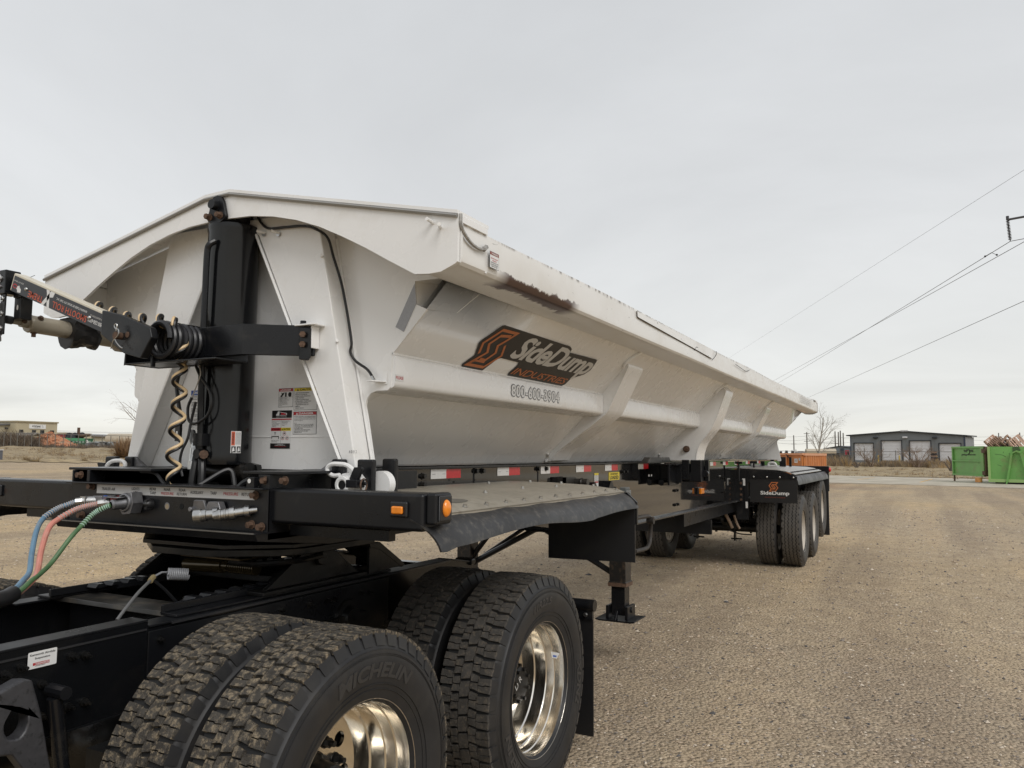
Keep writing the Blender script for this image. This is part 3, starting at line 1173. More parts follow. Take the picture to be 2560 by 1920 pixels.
# ---- rim rails
rp = [(1.295, 2.505), (1.295, 2.372), (1.291, 2.352), (1.280, 2.340), (1.262, 2.335), (1.105, 2.327), (1.105, 2.50), (1.115, 2.505)]
for s in (1, -1):
    b = MB()
    nseg = 60
    k = len(rp)
    vs = []
    for i in range(nseg + 1):
        y = -1.05 + (10.82 + 1.05) * i / nseg
        wv = .004 * math.sin(y * 1.1) + .003 * math.sin(y * 2.7 + 1)
        dent = -.006 * math.exp(-((y + .32) / .28) ** 2) if s > 0 else 0
        for j, (p, q) in enumerate(rp):
            vs.append((s * (p + (wv if p > 1.2 else 0) + (dent if (j in (2, 3, 4)) else 0)), y, q + (.004 * math.sin(y * 1.7) if q > 2.49 else 0) - dent * .6 * (1 if j in (2, 3, 4) else 0)))
    fs = [(i * k + j, i * k + (j + 1) % k, (i + 1) * k + (j + 1) % k, (i + 1) * k + j) for i in range(nseg) for j in range(k)]
    fs += [tuple(range(k)), tuple(range(nseg * k, nseg * k + k))]
    b.add(vs, fs)
    rail = b.build('rim_rail', RAIL, tub, ang=0.45)
    # end gussets standing a little above the rail, closed end caps
    for y0, y1 in ((-1.052, -.845), (10.62, 10.83)):
        part('rail_cap', WHITE, rail, lambda b: b.prism([(1.10, 2.50), (1.298, 2.50), (1.298, 2.525), (1.29, 2.531), (1.10, 2.531)], y0, y1, lambda p, q, t: (s * p, t, q)))
        part('rail_end', WHITE, rail, lambda b: b.prism([(1.10, 2.325), (1.265, 2.332), (1.290, 2.343), (1.297, 2.37), (1.297, 2.50), (1.10, 2.50)], y0 if y0 < 0 else 10.80, (y0 + .012) if y0 < 0 else 10.832, lambda p, q, t: (s * p, t, q)))
    if s > 0:
        part('weld_bead', mat('bare_weld', (0.33, 0.32, 0.30), 0.5, 0.4, var=0.4, vscale=60), rail, lambda b: b.tube(bez([(1.298, -1.06, 2.53), (1.299, -1.058, 2.485), (1.301, -1.03, 2.455), (1.301, -.985, 2.434), (1.301, -.93, 2.425), (1.301, -.885, 2.432), (1.300, -.86, 2.447)], 6), [.007] * 30 + [.011] * 7, 6))
        part('patch_plate', RAIL, rail, lambda b: b.plate([(1.06, 2.461), (3.0, 2.418), (3.05, 2.425), (3.05, 2.498), (1.05, 2.498)], SIDE((1.3045, 0, 0)), .012))
        part('seam', mat('dark_seam', (.06, .05, .04), .8), rail, lambda b: b.tube([(1.303, 1.05, 2.498), (1.304, 1.052, 2.463), (1.304, 1.09, 2.459), (1.304, 2.2, 2.435), (1.304, 3.0, 2.417)], .0035, 5), split=True)
        for P in ([(1.303, 3.2, 2.50), (1.306, 3.18, 2.47), (1.303, 3.10, 2.43), (1.303, 3.04, 2.41)], [(1.303, 4.0, 2.47), (1.305, 4.3, 2.455), (1.303, 4.5, 2.45), (1.303, 4.62, 2.47), (1.303, 4.70, 2.485)], [(1.303, 2.45, 2.42), (1.304, 2.50, 2.45), (1.303, 2.56, 2.455)]):
            part('scratch', CABLEB, rail, lambda b: b.tube(bez(P, 4), .0028, 5))

# ---- header plates (arched ends)
hb = [(1.291, 2.343), (1.284, 2.336), (1.218, 2.310), (1.164, 2.307), (1.096, 2.312), (1.060, 2.331), (.969, 2.380), (.851, 2.446), (.729, 2.508), (.602, 2.567), (.470, 2.614), (.334, 2.648), (.194, 2.669), (0.06, 2.675)]
ht = [(1.293, 2.529), (.065, 2.797)]
head = [(-.092, 2.793)] + [(-x, z) for x, z in ht[:1]] + [(-x, z) for x, z in hb] + list(reversed(hb)) + [(1.293, 2.529), (.065, 2.797)]
for y, yb in ((-1.070, -.83), (10.80, 10.32)):
    h = part('header_plate', WHITE, tub, lambda b: b.plate(head, FRONT((0, y, 0)), .014))
    tl = [(-1.293, 2.529), (-.092, 2.793), (.065, 2.797), (1.293, 2.529)]
    b = MB()
    for (xa, za), (xb, zb) in zip(tl, tl[1:]):
        y0, y1 = min(y - .006, yb), max(y, yb)
        b.add([(xa, y0, za), (xb, y0, zb), (xb, y1, zb), (xa, y1, za), (xa, y0, za + .014), (xb, y0, zb + .014), (xb, y1, zb + .014), (xa, y1, za + .014)],
              [(0, 1, 2, 3), (4, 5, 6, 7), (0, 1, 5, 4), (1, 2, 6, 5), (2, 3, 7, 6), (3, 0, 4, 7)])
    b.build('cap_plate', WHITE, h)
    if y < 0:
        part('edge_bar', mat('grey_edge', (.30, .295, .28), .4, .3), h, lambda b: [b.tube([(xa, y - .008, za - .010), (xb, y - .008, zb - .010)], .0075, 6) for (xa, za), (xb, zb) in zip(tl, tl[1:])])
        for P in ([(1.178, -1.07, 2.508), (1.178, -1.115, 2.512)], [(1.212, -1.07, 2.485), (1.245, -1.13, 2.478)]):
            part('peg', WHITE, h, lambda b: b.cyl(P[0], P[1], .0075, 8))

# ---- A-frame legs at the ends
for s in (1, -1):
    lf = [(.690, 1.505), (.125, 2.617), (.065, 2.665), (.065, 2.70), (.47, 2.70), (.497, 2.60), (.734, 1.53), (.734, 1.505)]
    for y0, y1 in ((-.948, LEN0 - .002), (LEN1 + .014, 10.42)):
        o = part('leg_frame', WHITE, tub, lambda b: b.prism([(s * p, q) for p, q in lf], y0, y1, lambda p, q, t: (p, t, q)), bevel=.006)
    # chamfer plate from the outer crease back to the bulkhead
    part('weld_bead', WHITE, o, lambda b: b.tube([(s * (.690 - .008), -.9515, 1.505), (s * (.125 - .008), -.9515, 2.617), (s * .055, -.9515, 2.668)], .0075, 6))
    part('weld_bead', WHITE, o, lambda b: b.tube([(s * .505, LEN0 - .004, 2.58), (s * .738, LEN0 - .004, 1.56)], .007, 6))
part('paint_marks', L_GREY, tub, lambda b: b.text('4092', FRONT((0, -.9492, 0)), .672 + .02, 1.607, h=.013, width=.042, d=0, spacing=1.5))

# grey reflective strips on the bulkhead corners
for s in (1, -1):
    part('reflective_strip', TAPE_G, tub, lambda b: b.flat([(s * .938, 2.335), (s * .949, 2.245), (s * .886, 2.128), (s * .842, 2.152)], FRONT((0, LEN0 - .0015, 0))))

# ---- brake/marker cable down the right leg
cab = [(.126, -.965, 2.72), (.150, -.960, 2.675), (.20, -.960, 2.64), (.30, -.960, 2.632), (.40, -.960, 2.625), (.47, -.958, 2.607), (.525, -.93, 2.565), (.542, -.905, 2.48), (.575, -.89, 2.37), (.600, -.885, 2.27), (.618, -.88, 2.18), (.634, -.878, 2.09), (.628, -.876, 2.05), (.652, -.868, 2.01), (.71, -.862, 1.972), (.752, -.872, 1.932)]
part('marker_cable', CABLEB, tub, lambda b: b.tube(bez(cab, 8), .0062, 8))
part('cable_clip', WHITE, tub, lambda b: [b.cyl(p, q, .0065, 8) for p, q in (((.172, -.95, 2.624), (.150, -.985, 2.628)), ((.262, -.95, 2.612), (.240, -.985, 2.618)), ((.500, -.93, 2.472), (.528, -.965, 2.478)), ((.590, -.92, 2.085), (.618, -.955, 2.092)))], split=True)
part('cable_ferrule', STEEL, tub, lambda b: (b.cyl((.745, -.871, 1.938), (.758, -.873, 1.922), .0075, 8), [b.cyl(p, q, .012, 8) for p, q in (((.165, -.951, 2.62), (.165, -.956, 2.62)), ((.255, -.951, 2.608), (.255, -.956, 2.608)))]))
part('cable_bracket', WHITE, tub, lambda b: (b.plate([(.742, -.90), (.752, -.915), (.775, -.915), (.802, -.842), (.742, -.842)], frame((0, 0, 1.919), (1, 0, 0), (0, 1, 0)), .005), b.box(.785, .805, -.845, -.842, 1.905, 1.955)))

# ---- decals on the front bulkhead
def sign_lines(b, fr, u0, u1, v0, v1, rows, m=None, h=None, rnd=random.Random(5)):
    """rows of real words, each fitted to its line"""
    dv = (v1 - v0) / len(rows)
    for i, r in enumerate(rows):
        if not r:
            continue
        hh = (h or abs(dv) * .62)
        v = v1 - dv * (i + .82)
        fw = min((u1 - u0), hh * .62 * len(r))
        b.text(r, fr, u0, v, h=hh, width=fw, d=.0012, bold=.012)


F = FRONT((0, LEN0 - .0015, 0))


def warn_sign(u0, u1, v0, v1, head_m, word, word_m, rows, tri_m, pict=False):
    b = MB()
    hd = (v1 - v0) * (.14 if not pict else .15)
    b.use(L_GREY).rect(u0 - .002, u1 + .002, v0 - .002, v1 + .002, F, -.0004)
    b.use(L_WHITE).rect(u0, u1, v0, v1, F, 0)
    b.use(head_m).rect(u0, u1, v1 - hd, v1, F, .0006)
    b.use(word_m)
    wu = (u1 - u0)
    b.text(word, F, u0 + wu * .24, v1 - hd * .84, h=hd * .66, width=wu * .64, d=.0012, bold=.03)
    b.use(tri_m).add([F(u0 + wu * .11, v1 - hd * .86, .0012), F(u0 + wu * .21, v1 - hd * .86, .0012), F(u0 + wu * .16, v1 - hd * .18, .0012)], [(0, 1, 2)])
    top = v1 - hd - .004
    if pict:
        b.use(L_BLACK)
        py = top - (v1 - v0) * .26
        b.rect(u0, u1, py - .001, py, F, .0008)
        b.rect(u0 + wu * .5, u0 + wu * .505, py, top, F, .0008)
        c = (u0 + wu * .25, (py + top) / 2)
        b.flat([(c[0] - .013, c[1] - .009), (c[0] - .002, c[1] - .011), (c[0] + .012, c[1] + .004), (c[0] + .014, c[1] + .012), (c[0] + .004, c[1] + .006), (c[0] - .006, c[1] + .010), (c[0] - .003, c[1] + .001)], F, .001)
        c = (u0 + wu * .80, c[1])
        b.flat([(c[0] + .011 * math.cos(t), c[1] + .011 * math.sin(t)) for t in np.linspace(.5, 5.6, 14)], F, .001)
        b.rect(c[0] - .030, c[0] - .020, c[1] - .010, c[1] + .010, F, .001)
        b.use(L_WHITE)
        top = py - .003
    b.use(L_BLACK)
    sign_lines(b, F, u0 + wu * .05, u1 - wu * .04, v0 + .004, top, rows)
    return b.build('warning_decal', None, tub, recalc=False)


warn_sign(.183, .269, 1.820, 1.904, L_RED, 'DANGER', L_WHITE, ['HIGH PRESSURE FLUID HAZARD', 'Escaping fluid can penetrate skin.', 'Relieve pressure before servicing', 'Keep hands and body away', 'from pin holes and nozzles', 'which eject fluid under high', 'pressure. Use paper to check', 'for leaks.'], L_WHITE, True)
warn_sign(.278, .414, 1.804, 1.904, L_YEL, 'CAUTION', L_BLACK, ['* BODY MUST BE BRACED BEFORE', '  SERVICING CYLINDERS OR', '  WORKING IN AREA WITH BODY IN', '  RAISED POSITION.', '* LUBRICATE CYLINDER GREASE', '  FITTINGS OFTEN - AT LEAST EACH', '  TIME TRAILER IS SERVICED.', '* TRAILER MUST BE LEVEL FOR', '  DUMPING.', '* DO NOT OVERLOAD.'], L_BLACK)
warn_sign(.277, .414, 1.693, 1.794, L_RED, 'DANGER', L_WHITE, ['Be sure that TUB LOCKS are removed/unlocked on the side', 'with the locks opposed to tub being dumped. Make sure that the', 'locks on the other side of the trailer are locked, or tub', 'dumps onto the ground.', '', 'DO NOT', '* OPERATE TRAILER WITH ALL 4 LOCKS OPEN OR CLOSED', '  AT ANY TIME. ALL LOCKS CLOSED WILL CAUSE DAMAGE', '  TO THE TRAILER. ALL LOCKS OPEN WILL RESULT IN', '  LOSS OF DUMP CONTROL.', '* OPERATE WITH LOCKS IN OPPOSITE CORNERS.', '  FRONT AND REAR LOCKS OUT OF ORDER', '  DAMAGE WILL OCCUR.'], L_WHITE)

b = MB()
u0, u1 = .142, .264
b.use(L_WHITE).rect(u0, u1, 1.626, 1.803, F, 0)
b.use(L_BLACK).rect(u0 + .003, u1 + .003, 1.768, 1.803, F, .0006).rect(u0 - .003, u1 - .003, 1.626, 1.650, F, .0006)
b.use(L_RED).rect(u0 + .002, u1 + .002, 1.759, 1.7645, F, .0006).rect(u0 - .001, u0 + .061, 1.708, 1.7225, F, .0006)
b.use(L_YEL).rect(u0 + .061, u1, 1.708, 1.7225, F, .0006)
b.use(L_BLACK).rect(u0 + .0605, u0 + .0615, 1.652, 1.7645, F, .0009)
b.text('WARNING', F, u0 + .014, 1.7115, h=.008, width=.042, d=.001, bold=.02)
b.text('CAUTION', F, u0 + .074, 1.711, h=.009, width=.042, d=.001, bold=.03)
for uu in (u0 + .004, u0 + .065):
    b.add([F(uu, 1.7105, .001), F(uu + .008, 1.7105, .001), F(uu + .004, 1.720, .001)], [(0, 1, 2)])
sign_lines(b, F, u0 + .006, u0 + .057, 1.728, 1.757, ['Open slowly and keep hands', 'and clothing', 'clear of moving parts.', 'Do not stand below.', 'Check hoses'])
sign_lines(b, F, u0 + .066, u1 - .006, 1.730, 1.757, ['Read the manual before', 'operating this', 'electric tarp', 'system.'])
b.flat([(u0 + .004, 1.672), (u0 + .008, 1.672), (u0 + .008, 1.680), (u0 + .046, 1.680), (u0 + .046, 1.670), (u0 + .050, 1.670), (u0 + .050, 1.684), (u0 + .004, 1.684)], F, .001)
b.flat([(u0 + .024, 1.690), (u0 + .027, 1.690), (u0 + .027, 1.698), (u0 + .034, 1.701), (u0 + .017, 1.701), (u0 + .024, 1.698)], F, .001)
sign_lines(b, F, u0 + .004, u0 + .056, 1.654, 1.667, ['keep clear of tarp', 'when operating'])
for c in ((u0 + .083, 1.696), (u0 + .073, 1.675), (u0 + .100, 1.675)):
    n_ = 16
    o_ = [(c[0] + .0095 * math.cos(2 * PI * i / n_), c[1] + .0095 * math.sin(2 * PI * i / n_)) for i in range(n_)]
    i_ = [(c[0] + .008 * math.cos(2 * PI * i / n_), c[1] + .008 * math.sin(2 * PI * i / n_)) for i in range(n_)]
    b.use(L_RED).flat(o_, F, .001, [i_])
    b.use(L_BLACK).flat([(c[0] - .005, c[1] - .003), (c[0] + .005, c[1] - .001), (c[0] + .003, c[1] + .004), (c[0] - .003, c[1] + .003)], F, .001)
b.use(L_WHITE)
# line drawing of a dump truck on the black header
tk = lambda pts: b.flat([(u0 + .028 + p * .068, 1.7765 + q * .022) for p, q in pts], F, .001)
tk([(.0, .1), (.02, .45), (.10, .55), (.16, .95), (.28, 1.05), (.32, .95), (.30, .1)])
tk([(.36, .90), (1.0, .62), (.98, .1), (.90, .1), (.93, .55), (.36, .80)])
tk([(.34, .12), (.98, .12), (.98, .2), (.34, .2)])
b.text('TARP SYSTEM, INC.', F, u0 + .028, 1.7705, h=.0035, width=.068, d=.001, bold=.03)
b.text('FOR SERVICE CALL', F, u0 + .042, 1.6445, h=.003, width=.036, d=.001, bold=.03)
b.text('MANUFACTURED IN U.S.A.', F, u0 + .026, 1.6395, h=.0035, width=.065, d=.001, bold=.03)
b.use(L_RED).text('www.tarpsystem.com', F, u0 + .024, 1.6325, h=.0035, width=.07, d=.001, bold=.02)
b.use(L_RED)
tk([(.46, .26), (.90, .26), (.90, .52), (.46, .72)])
b.build('instruction_decal', None, tub, recalc=False)

b = MB()
b.use(L_WHITE).rect(-.405, -.276, 1.725, 1.914, F, 0)
b.use(L_BLUE).rect(-.405, -.276, 1.890, 1.914, F, .0006)
b.use(L_WHITE).text('CHECKLIST', F, -.390, 1.8955, h=.013, width=.098, d=.0012, bold=.03)
b.use(L_BLACK)
sign_lines(b, F, -.400, -.281, 1.728, 1.888, ['CHECK BEFORE EVERY DUMP', 'CHECK THAT TRAILER IS ON LEVEL', 'GROUND BEFORE DUMPING', '', 'ENGAGE TUB LOCKS ON THE SIDE YOU', 'WANT TO DUMP. RELEASE THE TUB', 'LOCKS ON THE OPPOSITE SIDE.', '', 'CHECK FOR OVERHEAD LINES', 'AND CLEARANCE BEFORE', 'RAISING THE TUB.', '', 'CHECK HYDRAULIC OIL LEVEL', 'AND ALL HOSES FOR LEAKS', '', 'GREASE CYLINDER PINS', 'WEEKLY OR MORE OFTEN', '', 'CHECK THAT ALL LOCKS ARE', 'CLOSED BEFORE MOVING', 'TRAILER'])
b.build('checklist_decal', None, tub, recalc=False)

# ---- company logo on the sloping wall and phone number on the belt rail
sl = Vector((.96, 0, 1.0)).normalized()
LG = frame((0.824, 0, 2.032), (0, 1, 0), sl)
LG2 = lambda u, v, d=0: LG(u, v, d + .003)


def wv_(x):           # height on the slope from the x coordinate
    return (x - .824) / .96 * math.hypot(.96, 1)


lo = lambda u, x: (u, wv_(x))
b = MB()
logo = [lo(-.19, 1.030), lo(.64, 1.026), lo(.685, 1.018), lo(.70, .999), lo(1.135, 1.003), lo(1.150, .992), lo(1.168, .945), lo(1.13, .915), lo(.995, .878), lo(.985, .845), lo(.955, .832), lo(.215, .832), lo(.208, .845), lo(.232, .885), lo(.222, .898), lo(.015, .900), lo(-.012, .892), lo(-.062, .834), lo(-.075, .830), lo(-.272, .832), lo(-.284, .842), lo(-.24, .888), lo(-.285, .938), lo(-.280, .952), lo(-.208, 1.024)]
b.use(L_BLACK).flat(logo, LG2, 0)
b.use(L_ORANGE)
for P in ([(-.218, .898), (-.252, .942), (-.172, 1.010), (-.020, 1.012), (-.072, .970), (-.108, .946), (-.076, .915), (-.118, .876), (-.172, .878)],
          [(-.058, .995), (-.150, .986), (-.196, .944), (-.152, .910), (-.246, .846), (-.082, .847), (-.001, .909), (-.044, .954)]):
    stroke(b, [lo(*q) for q in P], .0175, lambda u, v: LG2(u, v, .0012))
stroke(b, [lo(*q) for q in ((-.235, .852), (-.20, .868), (-.108, .868))], .012, lambda u, v: LG2(u, v, .0012))
b.use(L_SIL)
sh = .22


def wtext(st, ua, ub, xa, xb, bold, shear, mt, lower=0.0):
    vs_, fs_, (x0, y0, x1, y1) = text_geo(st, bold, shear, .93)
    q = []
    va, vb = wv_(xa), wv_(xb)
    for p, r in vs_:
        q.append((ua + (p - x0) / (x1 - x0) * (ub - ua), va + (r - y0) / (y1 - y0) * (vb - va)))
    b.use(mt).add([LG2(u, v, .0012) for u, v in q], fs_)


wtext('SideDump', .075, 1.150, .878, 1.016, .028, .32, L_SIL)
wtext('INDUSTRIES', .228, .965, .842, .875, .004, .30, L_ORANGE)
b.build('logo_decal', None, tub, recalc=False)

b = MB()
SR = SIDE((.8432, 0, 0))
b.use(L_GREY)
for st, bold, mt, d in (('800-600-3904', .062, L_GREY, .0005), ('800-600-3904', .018, L_WHITE, .0012)):
    vs_, fs_, (x0, y0, x1, y1) = text_geo(st, bold, 0, 1.04)
    gr = .075 - bold
    va, vb = 1.920, 1.999
    m_ = (bold - .012) * .012
    e_ = .014 if bold < .05 else 0
    q = [(.240 + e_ * .55 + (p - x0) / (x1 - x0) * (.662 - e_ * 1.1), va + e_ * .55 + (r - y0) / (y1 - y0) * (vb - va - e_ * 1.1)) for p, r in vs_]
    b.use(mt).add([SR(u, v, d) for u, v in q], fs_)
b.build('phone_number_decal', None, tub, recalc=False)
b = MB()
b.use(L_WHITE).rect(-.835, -.775, 1.920, 1.948, SR, .0005)
b.use(L_RED).text('PLEASE', SR, -.832, 1.927, h=.014, width=.054, d=.001, bold=.02)
b.build('small_decal', None, tub, recalc=False)
RS = SIDE((1.3015, 0, 0))
b = MB()
b.use(L_GREY).rect(-.833, -.754, 2.370, 2.439, RS, -.0003)
b.use(L_WHITE).rect(-.831, -.756, 2.372, 2.437, RS, 0)
b.use(mat('label_brown_red', (.24, .055, .035), .5)).rect(-.831, -.756, 2.425, 2.437, RS, .0006)
b.use(L_WHITE).text('WARNING', RS, -.82, 2.4275, h=.007, width=.055, d=.001, bold=.02)
b.use(L_RED).text('SERIOUS INJURY', RS, -.824, 2.408, h=.0055, width=.06, d=.001, bold=.02).text('OR DEATH', RS, -.812, 2.399, h=.0055, width=.035, d=.001, bold=.02)
b.use(L_BLACK).text('FROM FALLING TARP.', RS, -.826, 2.391, h=.0045, width=.066, d=.001, bold=.02).text('DO NOT STAND IN', RS, -.826, 2.383, h=.0045, width=.062, d=.001, bold=.02).text('PATH OF TUB', RS, -.82, 2.376, h=.0045, width=.05, d=.001, bold=.02)
b.build('warning_decal', None, tub, recalc=False)
b = MB()
b.use(L_GREY)
for i in range(4):
    b.rect(8.6, 9.8, 2.39 + i * .028, 2.393 + i * .028, RS, .002)
for i in range(9):
    b.rect(8.6 + i * .15, 8.612 + i * .15, 2.39, 2.477, RS, .002)
b.build('faded_chart_decal', None, tub, recalc=False)

# ---- main frame ----------------------------------------------------------
fr_side = [(-1.22, 1.300), (-.30, 1.300), (.75, 1.19), (2.2, .995), (8.80, .965), (9.3, 1.10), (12.0, 1.17), (12.0, 1.500), (7.0, 1.515), (-1.22, 1.524)]
main = MB()
for s in (1, -1):
    main.plate(fr_side, frame((s * .5, 0, 0), (0, 1, 0), (0, 0, 1)), .010)
main.box(-.49, .49, 2.3, 8.6, .975, .985)
for y in (0.0, 1.4, 2.6, 4.2, 5.8, 7.2, 8.6, 10.2, 11.8):
    main.box(-.49, .49, y, y + .05, 1.20, 1.46)
chassis = main.build('main_frame', WEB, trailer)
for s in (1, -1):
    part('top_flange', BLACKM, chassis, lambda b: b.box(s * .44 if s > 0 else -.522, s * .44 if s < 0 else .522, -.95, 11.9, 1.5255, 1.535))
    part('bottom_flange', mat('scuffed_black_steel', (.05, .05, .052), .22, .5, var=.3, vscale=30), chassis, lambda b: b.prism([(.47, .0), (.565, .0), (.565, .012), (.52, .016), (.47, .016)], 2.2, 8.80, lambda p, q, t: (s * p, t, q + .985 - (t - 2.2) * .0045)))
# panel seams + bolt pairs on the web
part('seam', mat('seam_black', (.002, .002, .002), .9), chassis, lambda b: [b.box(.4995, .5015, y, y + .016, 1.30, 1.522) for y in (.425, 1.30)], split=True)
bp_list = [(.45, 1.505), (.53, 1.505), (1.30, 1.505), (1.43, 1.505), (-.27, 1.487), (-.105, 1.487), (-.27, 1.443), (-.105, 1.443)]
for y, z in ((3.03, 1.455), (3.13, 1.455), (3.03, 1.285), (3.14, 1.285), (4.68, 1.225), (4.78, 1.225), (4.68, 1.075), (4.80, 1.075), (6.95, 1.30), (7.05, 1.30), (6.95, 1.12), (7.06, 1.12), (4.70, 1.305), (4.80, 1.305)):
    bp_list.append((y, z))
for y, z in bp_list:
    part('bolt', BLACKD, chassis, lambda b: bolt(b, (.5, y, z), (1, 0, 0), .014, .020))
part('frame_decal_pair', L_WHITE, chassis, lambda b: [b.rect(y, y + .035, 1.395, 1.415, SIDE((.502, 0, 0))) for y in (3.78, 3.86)])
FS = SIDE((.5022, 0, 0))
for y in (-.028, .722, 1.352, 1.982, 2.603, 3.47, 4.205, 6.30, 7.02, 7.75, 8.55, 9.45):
    b = MB()
    b.use(TAPE_W).rect(y, y + .155, 1.470, 1.521, FS)
    b.use(TAPE_R).rect(y + .155, y + .310, 1.470, 1.521, FS)
    b.use(L_GREY)
    for k in (0, 1):
        b.rect(y + .012 + k * .10, y + .045 + k * .10, 1.494, 1.496, FS, .0006)
    b.build('reflective_tape', None, chassis, recalc=False)
b = MB()
b.use(L_YEL).rect(2.69, 2.955, 1.388, 1.455, FS)
b.use(L_BLACK).text('DO NOT DROP', FS, 2.735, 1.432, h=.016, width=.175, d=.001, bold=.02).text('LOADED', FS, 2.715, 1.395, h=.030, width=.215, d=.001, bold=.03)
b.build('warning_decal', None, chassis, recalc=False)
b = MB()
b.use(L_WHITE).rect(2.36, 2.45, 1.395, 1.455, FS).rect(2.36, 2.45, 1.315, 1.392, FS)
b.use(L_YEL).rect(2.36, 2.45, 1.438, 1.455, FS, .0006)
b.use(L_RED).rect(2.365, 2.445, 1.376, 1.388, FS, .0006)
b.use(L_BLACK)
for k in range(5):
    b.rect(2.37, 2.44, 1.400 + k * .008, 1.402 + k * .008, FS, .0006)
b.rect(2.38, 2.40, 1.345, 1.365, FS, .0006).rect(2.41, 2.43, 1.322, 1.340, FS, .0006)
b.use(L_WHITE).rect(1.93, 2.06, 1.345, 1.385, FS)
b.use(L_GREY).rect(1.94, 2.05, 1.37, 1.374, FS, .0006).rect(1.94, 2.02, 1.36, 1.364, FS, .0006)
b.build('small_decal', None, chassis, recalc=False)
# round tie-down eye on the web
part('lifting_eye', mat('dark_grey_steel', (.055, .052, .047), .4, .5), chassis, lambda b: (b.plate([(1.64, 1.44), (1.82, 1.44), (1.87, 1.425), (1.90, 1.40), (1.87, 1.375), (1.82, 1.36), (1.64, 1.36)], SIDE((.56, 0, 0)), .02), b.cyl((.50, 1.83, 1.40), (.66, 1.83, 1.40), .028, 14), b.lathe([(0, .03), (.012, .034), (.02, .03)], (.60, 1.83, 1.40), (1, 0, 0), 14), b.box(.50, .56, 1.64, 1.66, 1.36, 1.44)))
for y in (2.23, 2.60):
    part('gusset', BLACKM, chassis, lambda b: b.prism([(-.13, 1.25), (.13, 1.25), (.012, 1.388), (-.012, 1.388)], .5, .56, lambda p, q, t: (t, y + p, q)))
# small valve box behind the fender
part('valve_box', mat('grey_box', (.18, .19, .19), .5), chassis, lambda b: (b.box(.52, .60, 2.86, 2.98, 1.21, 1.30), [b.box(.53, .59, 2.875 + i * .022, 2.885 + i * .022, 1.30, 1.325) for i in range(5)]), bevel=.006)
part('valve_knob', mat('orange_knob', (.62, .10, .03), .4), chassis, lambda b: b.cyl((.60, 2.92, 1.235), (.63, 2.92, 1.235), .03, 10, r2=.008))
# side marker on the web
b = MB()
b.use(CABLEB).box(.50, .525, 5.60, 5.80, 1.145, 1.225)
b.use(ORANGE).box(.525, .555, 5.63, 5.77, 1.150, 1.215)
b.build('marker_lamp', None, chassis, bevel=.006)
# lower suspension boxes, hangers and axle gear
part('suspension_frame', BLACKM, trailer, lambda b: [(b.box(s * .36 if s > 0 else -.46, s * .36 if s < 0 else .46, 5.2, 11.9, .80, .975), b.box(s * .40 if s > 0 else -.52, s * .40 if s < 0 else .52, 8.25, 8.76, .64, .965)) for s in (1, -1)] + [b.box(-.5, .5, 6.3, 6.36, .62, .80), b.box(-.40, .40, 8.70, 8.75, .62, .96)], split=True)
part('hanger_plate', BLACKM, trailer, lambda b: [(b.box(s * .50 if s > 0 else -.66, s * .50 if s < 0 else .66, 7.86, 7.885, .70, 1.40), b.box(s * .50 if s > 0 else -.60, s * .50 if s < 0 else .60, 7.80, 7.83, .95, 1.26)) for s in (1, -1)], split=True)
for z in (1.21, 1.13, 1.05, .98):
    part('bolt', RUST, trailer, lambda b: bolt(b, (.575, 7.80, z), (0, -1, 0), .013, .02))
part('small_decal', L_WHITE, trailer, lambda b: b.rect(.585, .625, 1.175, 1.275, FRONT((0, 7.85, 0))))
part('small_decal', L_WHITE, trailer, lambda b: b.rect(.625, .655, .86, .95, FRONT((0, 7.855, 0))))
AX = ((8.698, .513), (9.956, .513), (11.21, .71))
for y, z in AX:
    part('axle', BLACKD, trailer, lambda b: (b.cyl((-1.05, y, z), (1.05, y, z), .064, 16), [b.box(s * .40 - .05, s * .40 + .05, y - .55, y + .12, z + .03, z + .14) for s in (1, -1)], [b.cyl((s * .42, y + .18, z + .14), (s * .42, y + .18, .82), .12, 14) for s in (1, -1)]))
    for x in (-.30, .22):
        part('brake_chamber', BLACKD, trailer, lambda b: b.lathe([(0, .03), (.02, .075), (.055, .082), (.06, .088), (.07, .088), (.075, .082), (.19, .078), (.20, .02)], (x, y - .30, z + .12), (0, 1, 0), 18))
    for x in (-.27, .30):
        part('brake_lever', BLACKD, trailer, lambda b: (b.box(x - .012, x + .012, y - .06, y + .02, z - .20, z - .02), b.cyl((x - .06, y - .02, z - .17), (x + .10, y - .02, z - .17), .012, 8)))
part('exhaust_strap', mat('dull_copper', (.30, .22, .16), .5, .4), trailer, lambda b: (b.tube(bez([(.30, 8.0, .78), (.36, 8.0, .66), (.40, 8.02, .56)], 5), .022, 8), b.tube(bez([(.42, 8.05, .74), (.46, 8.05, .62), (.50, 8.05, .55)], 5), .018, 8)), split=True)
part('brake_hose', CABLEB, trailer, lambda b: b.tube(bez([(.30, 8.3, .50), (.45, 8.3, .455), (.62, 8.3, .45)], 6), .010, 6))
for i, (y, z) in enumerate(AX):
    for s in (1, -1):
        add_wheel(trailer, (s * 1.166, y, z), s, 'zig', .3 * i + .1, True, True)
        add_wheel(trailer, (s * .826, y, z), -s, 'zig', .5 * i, False, False)

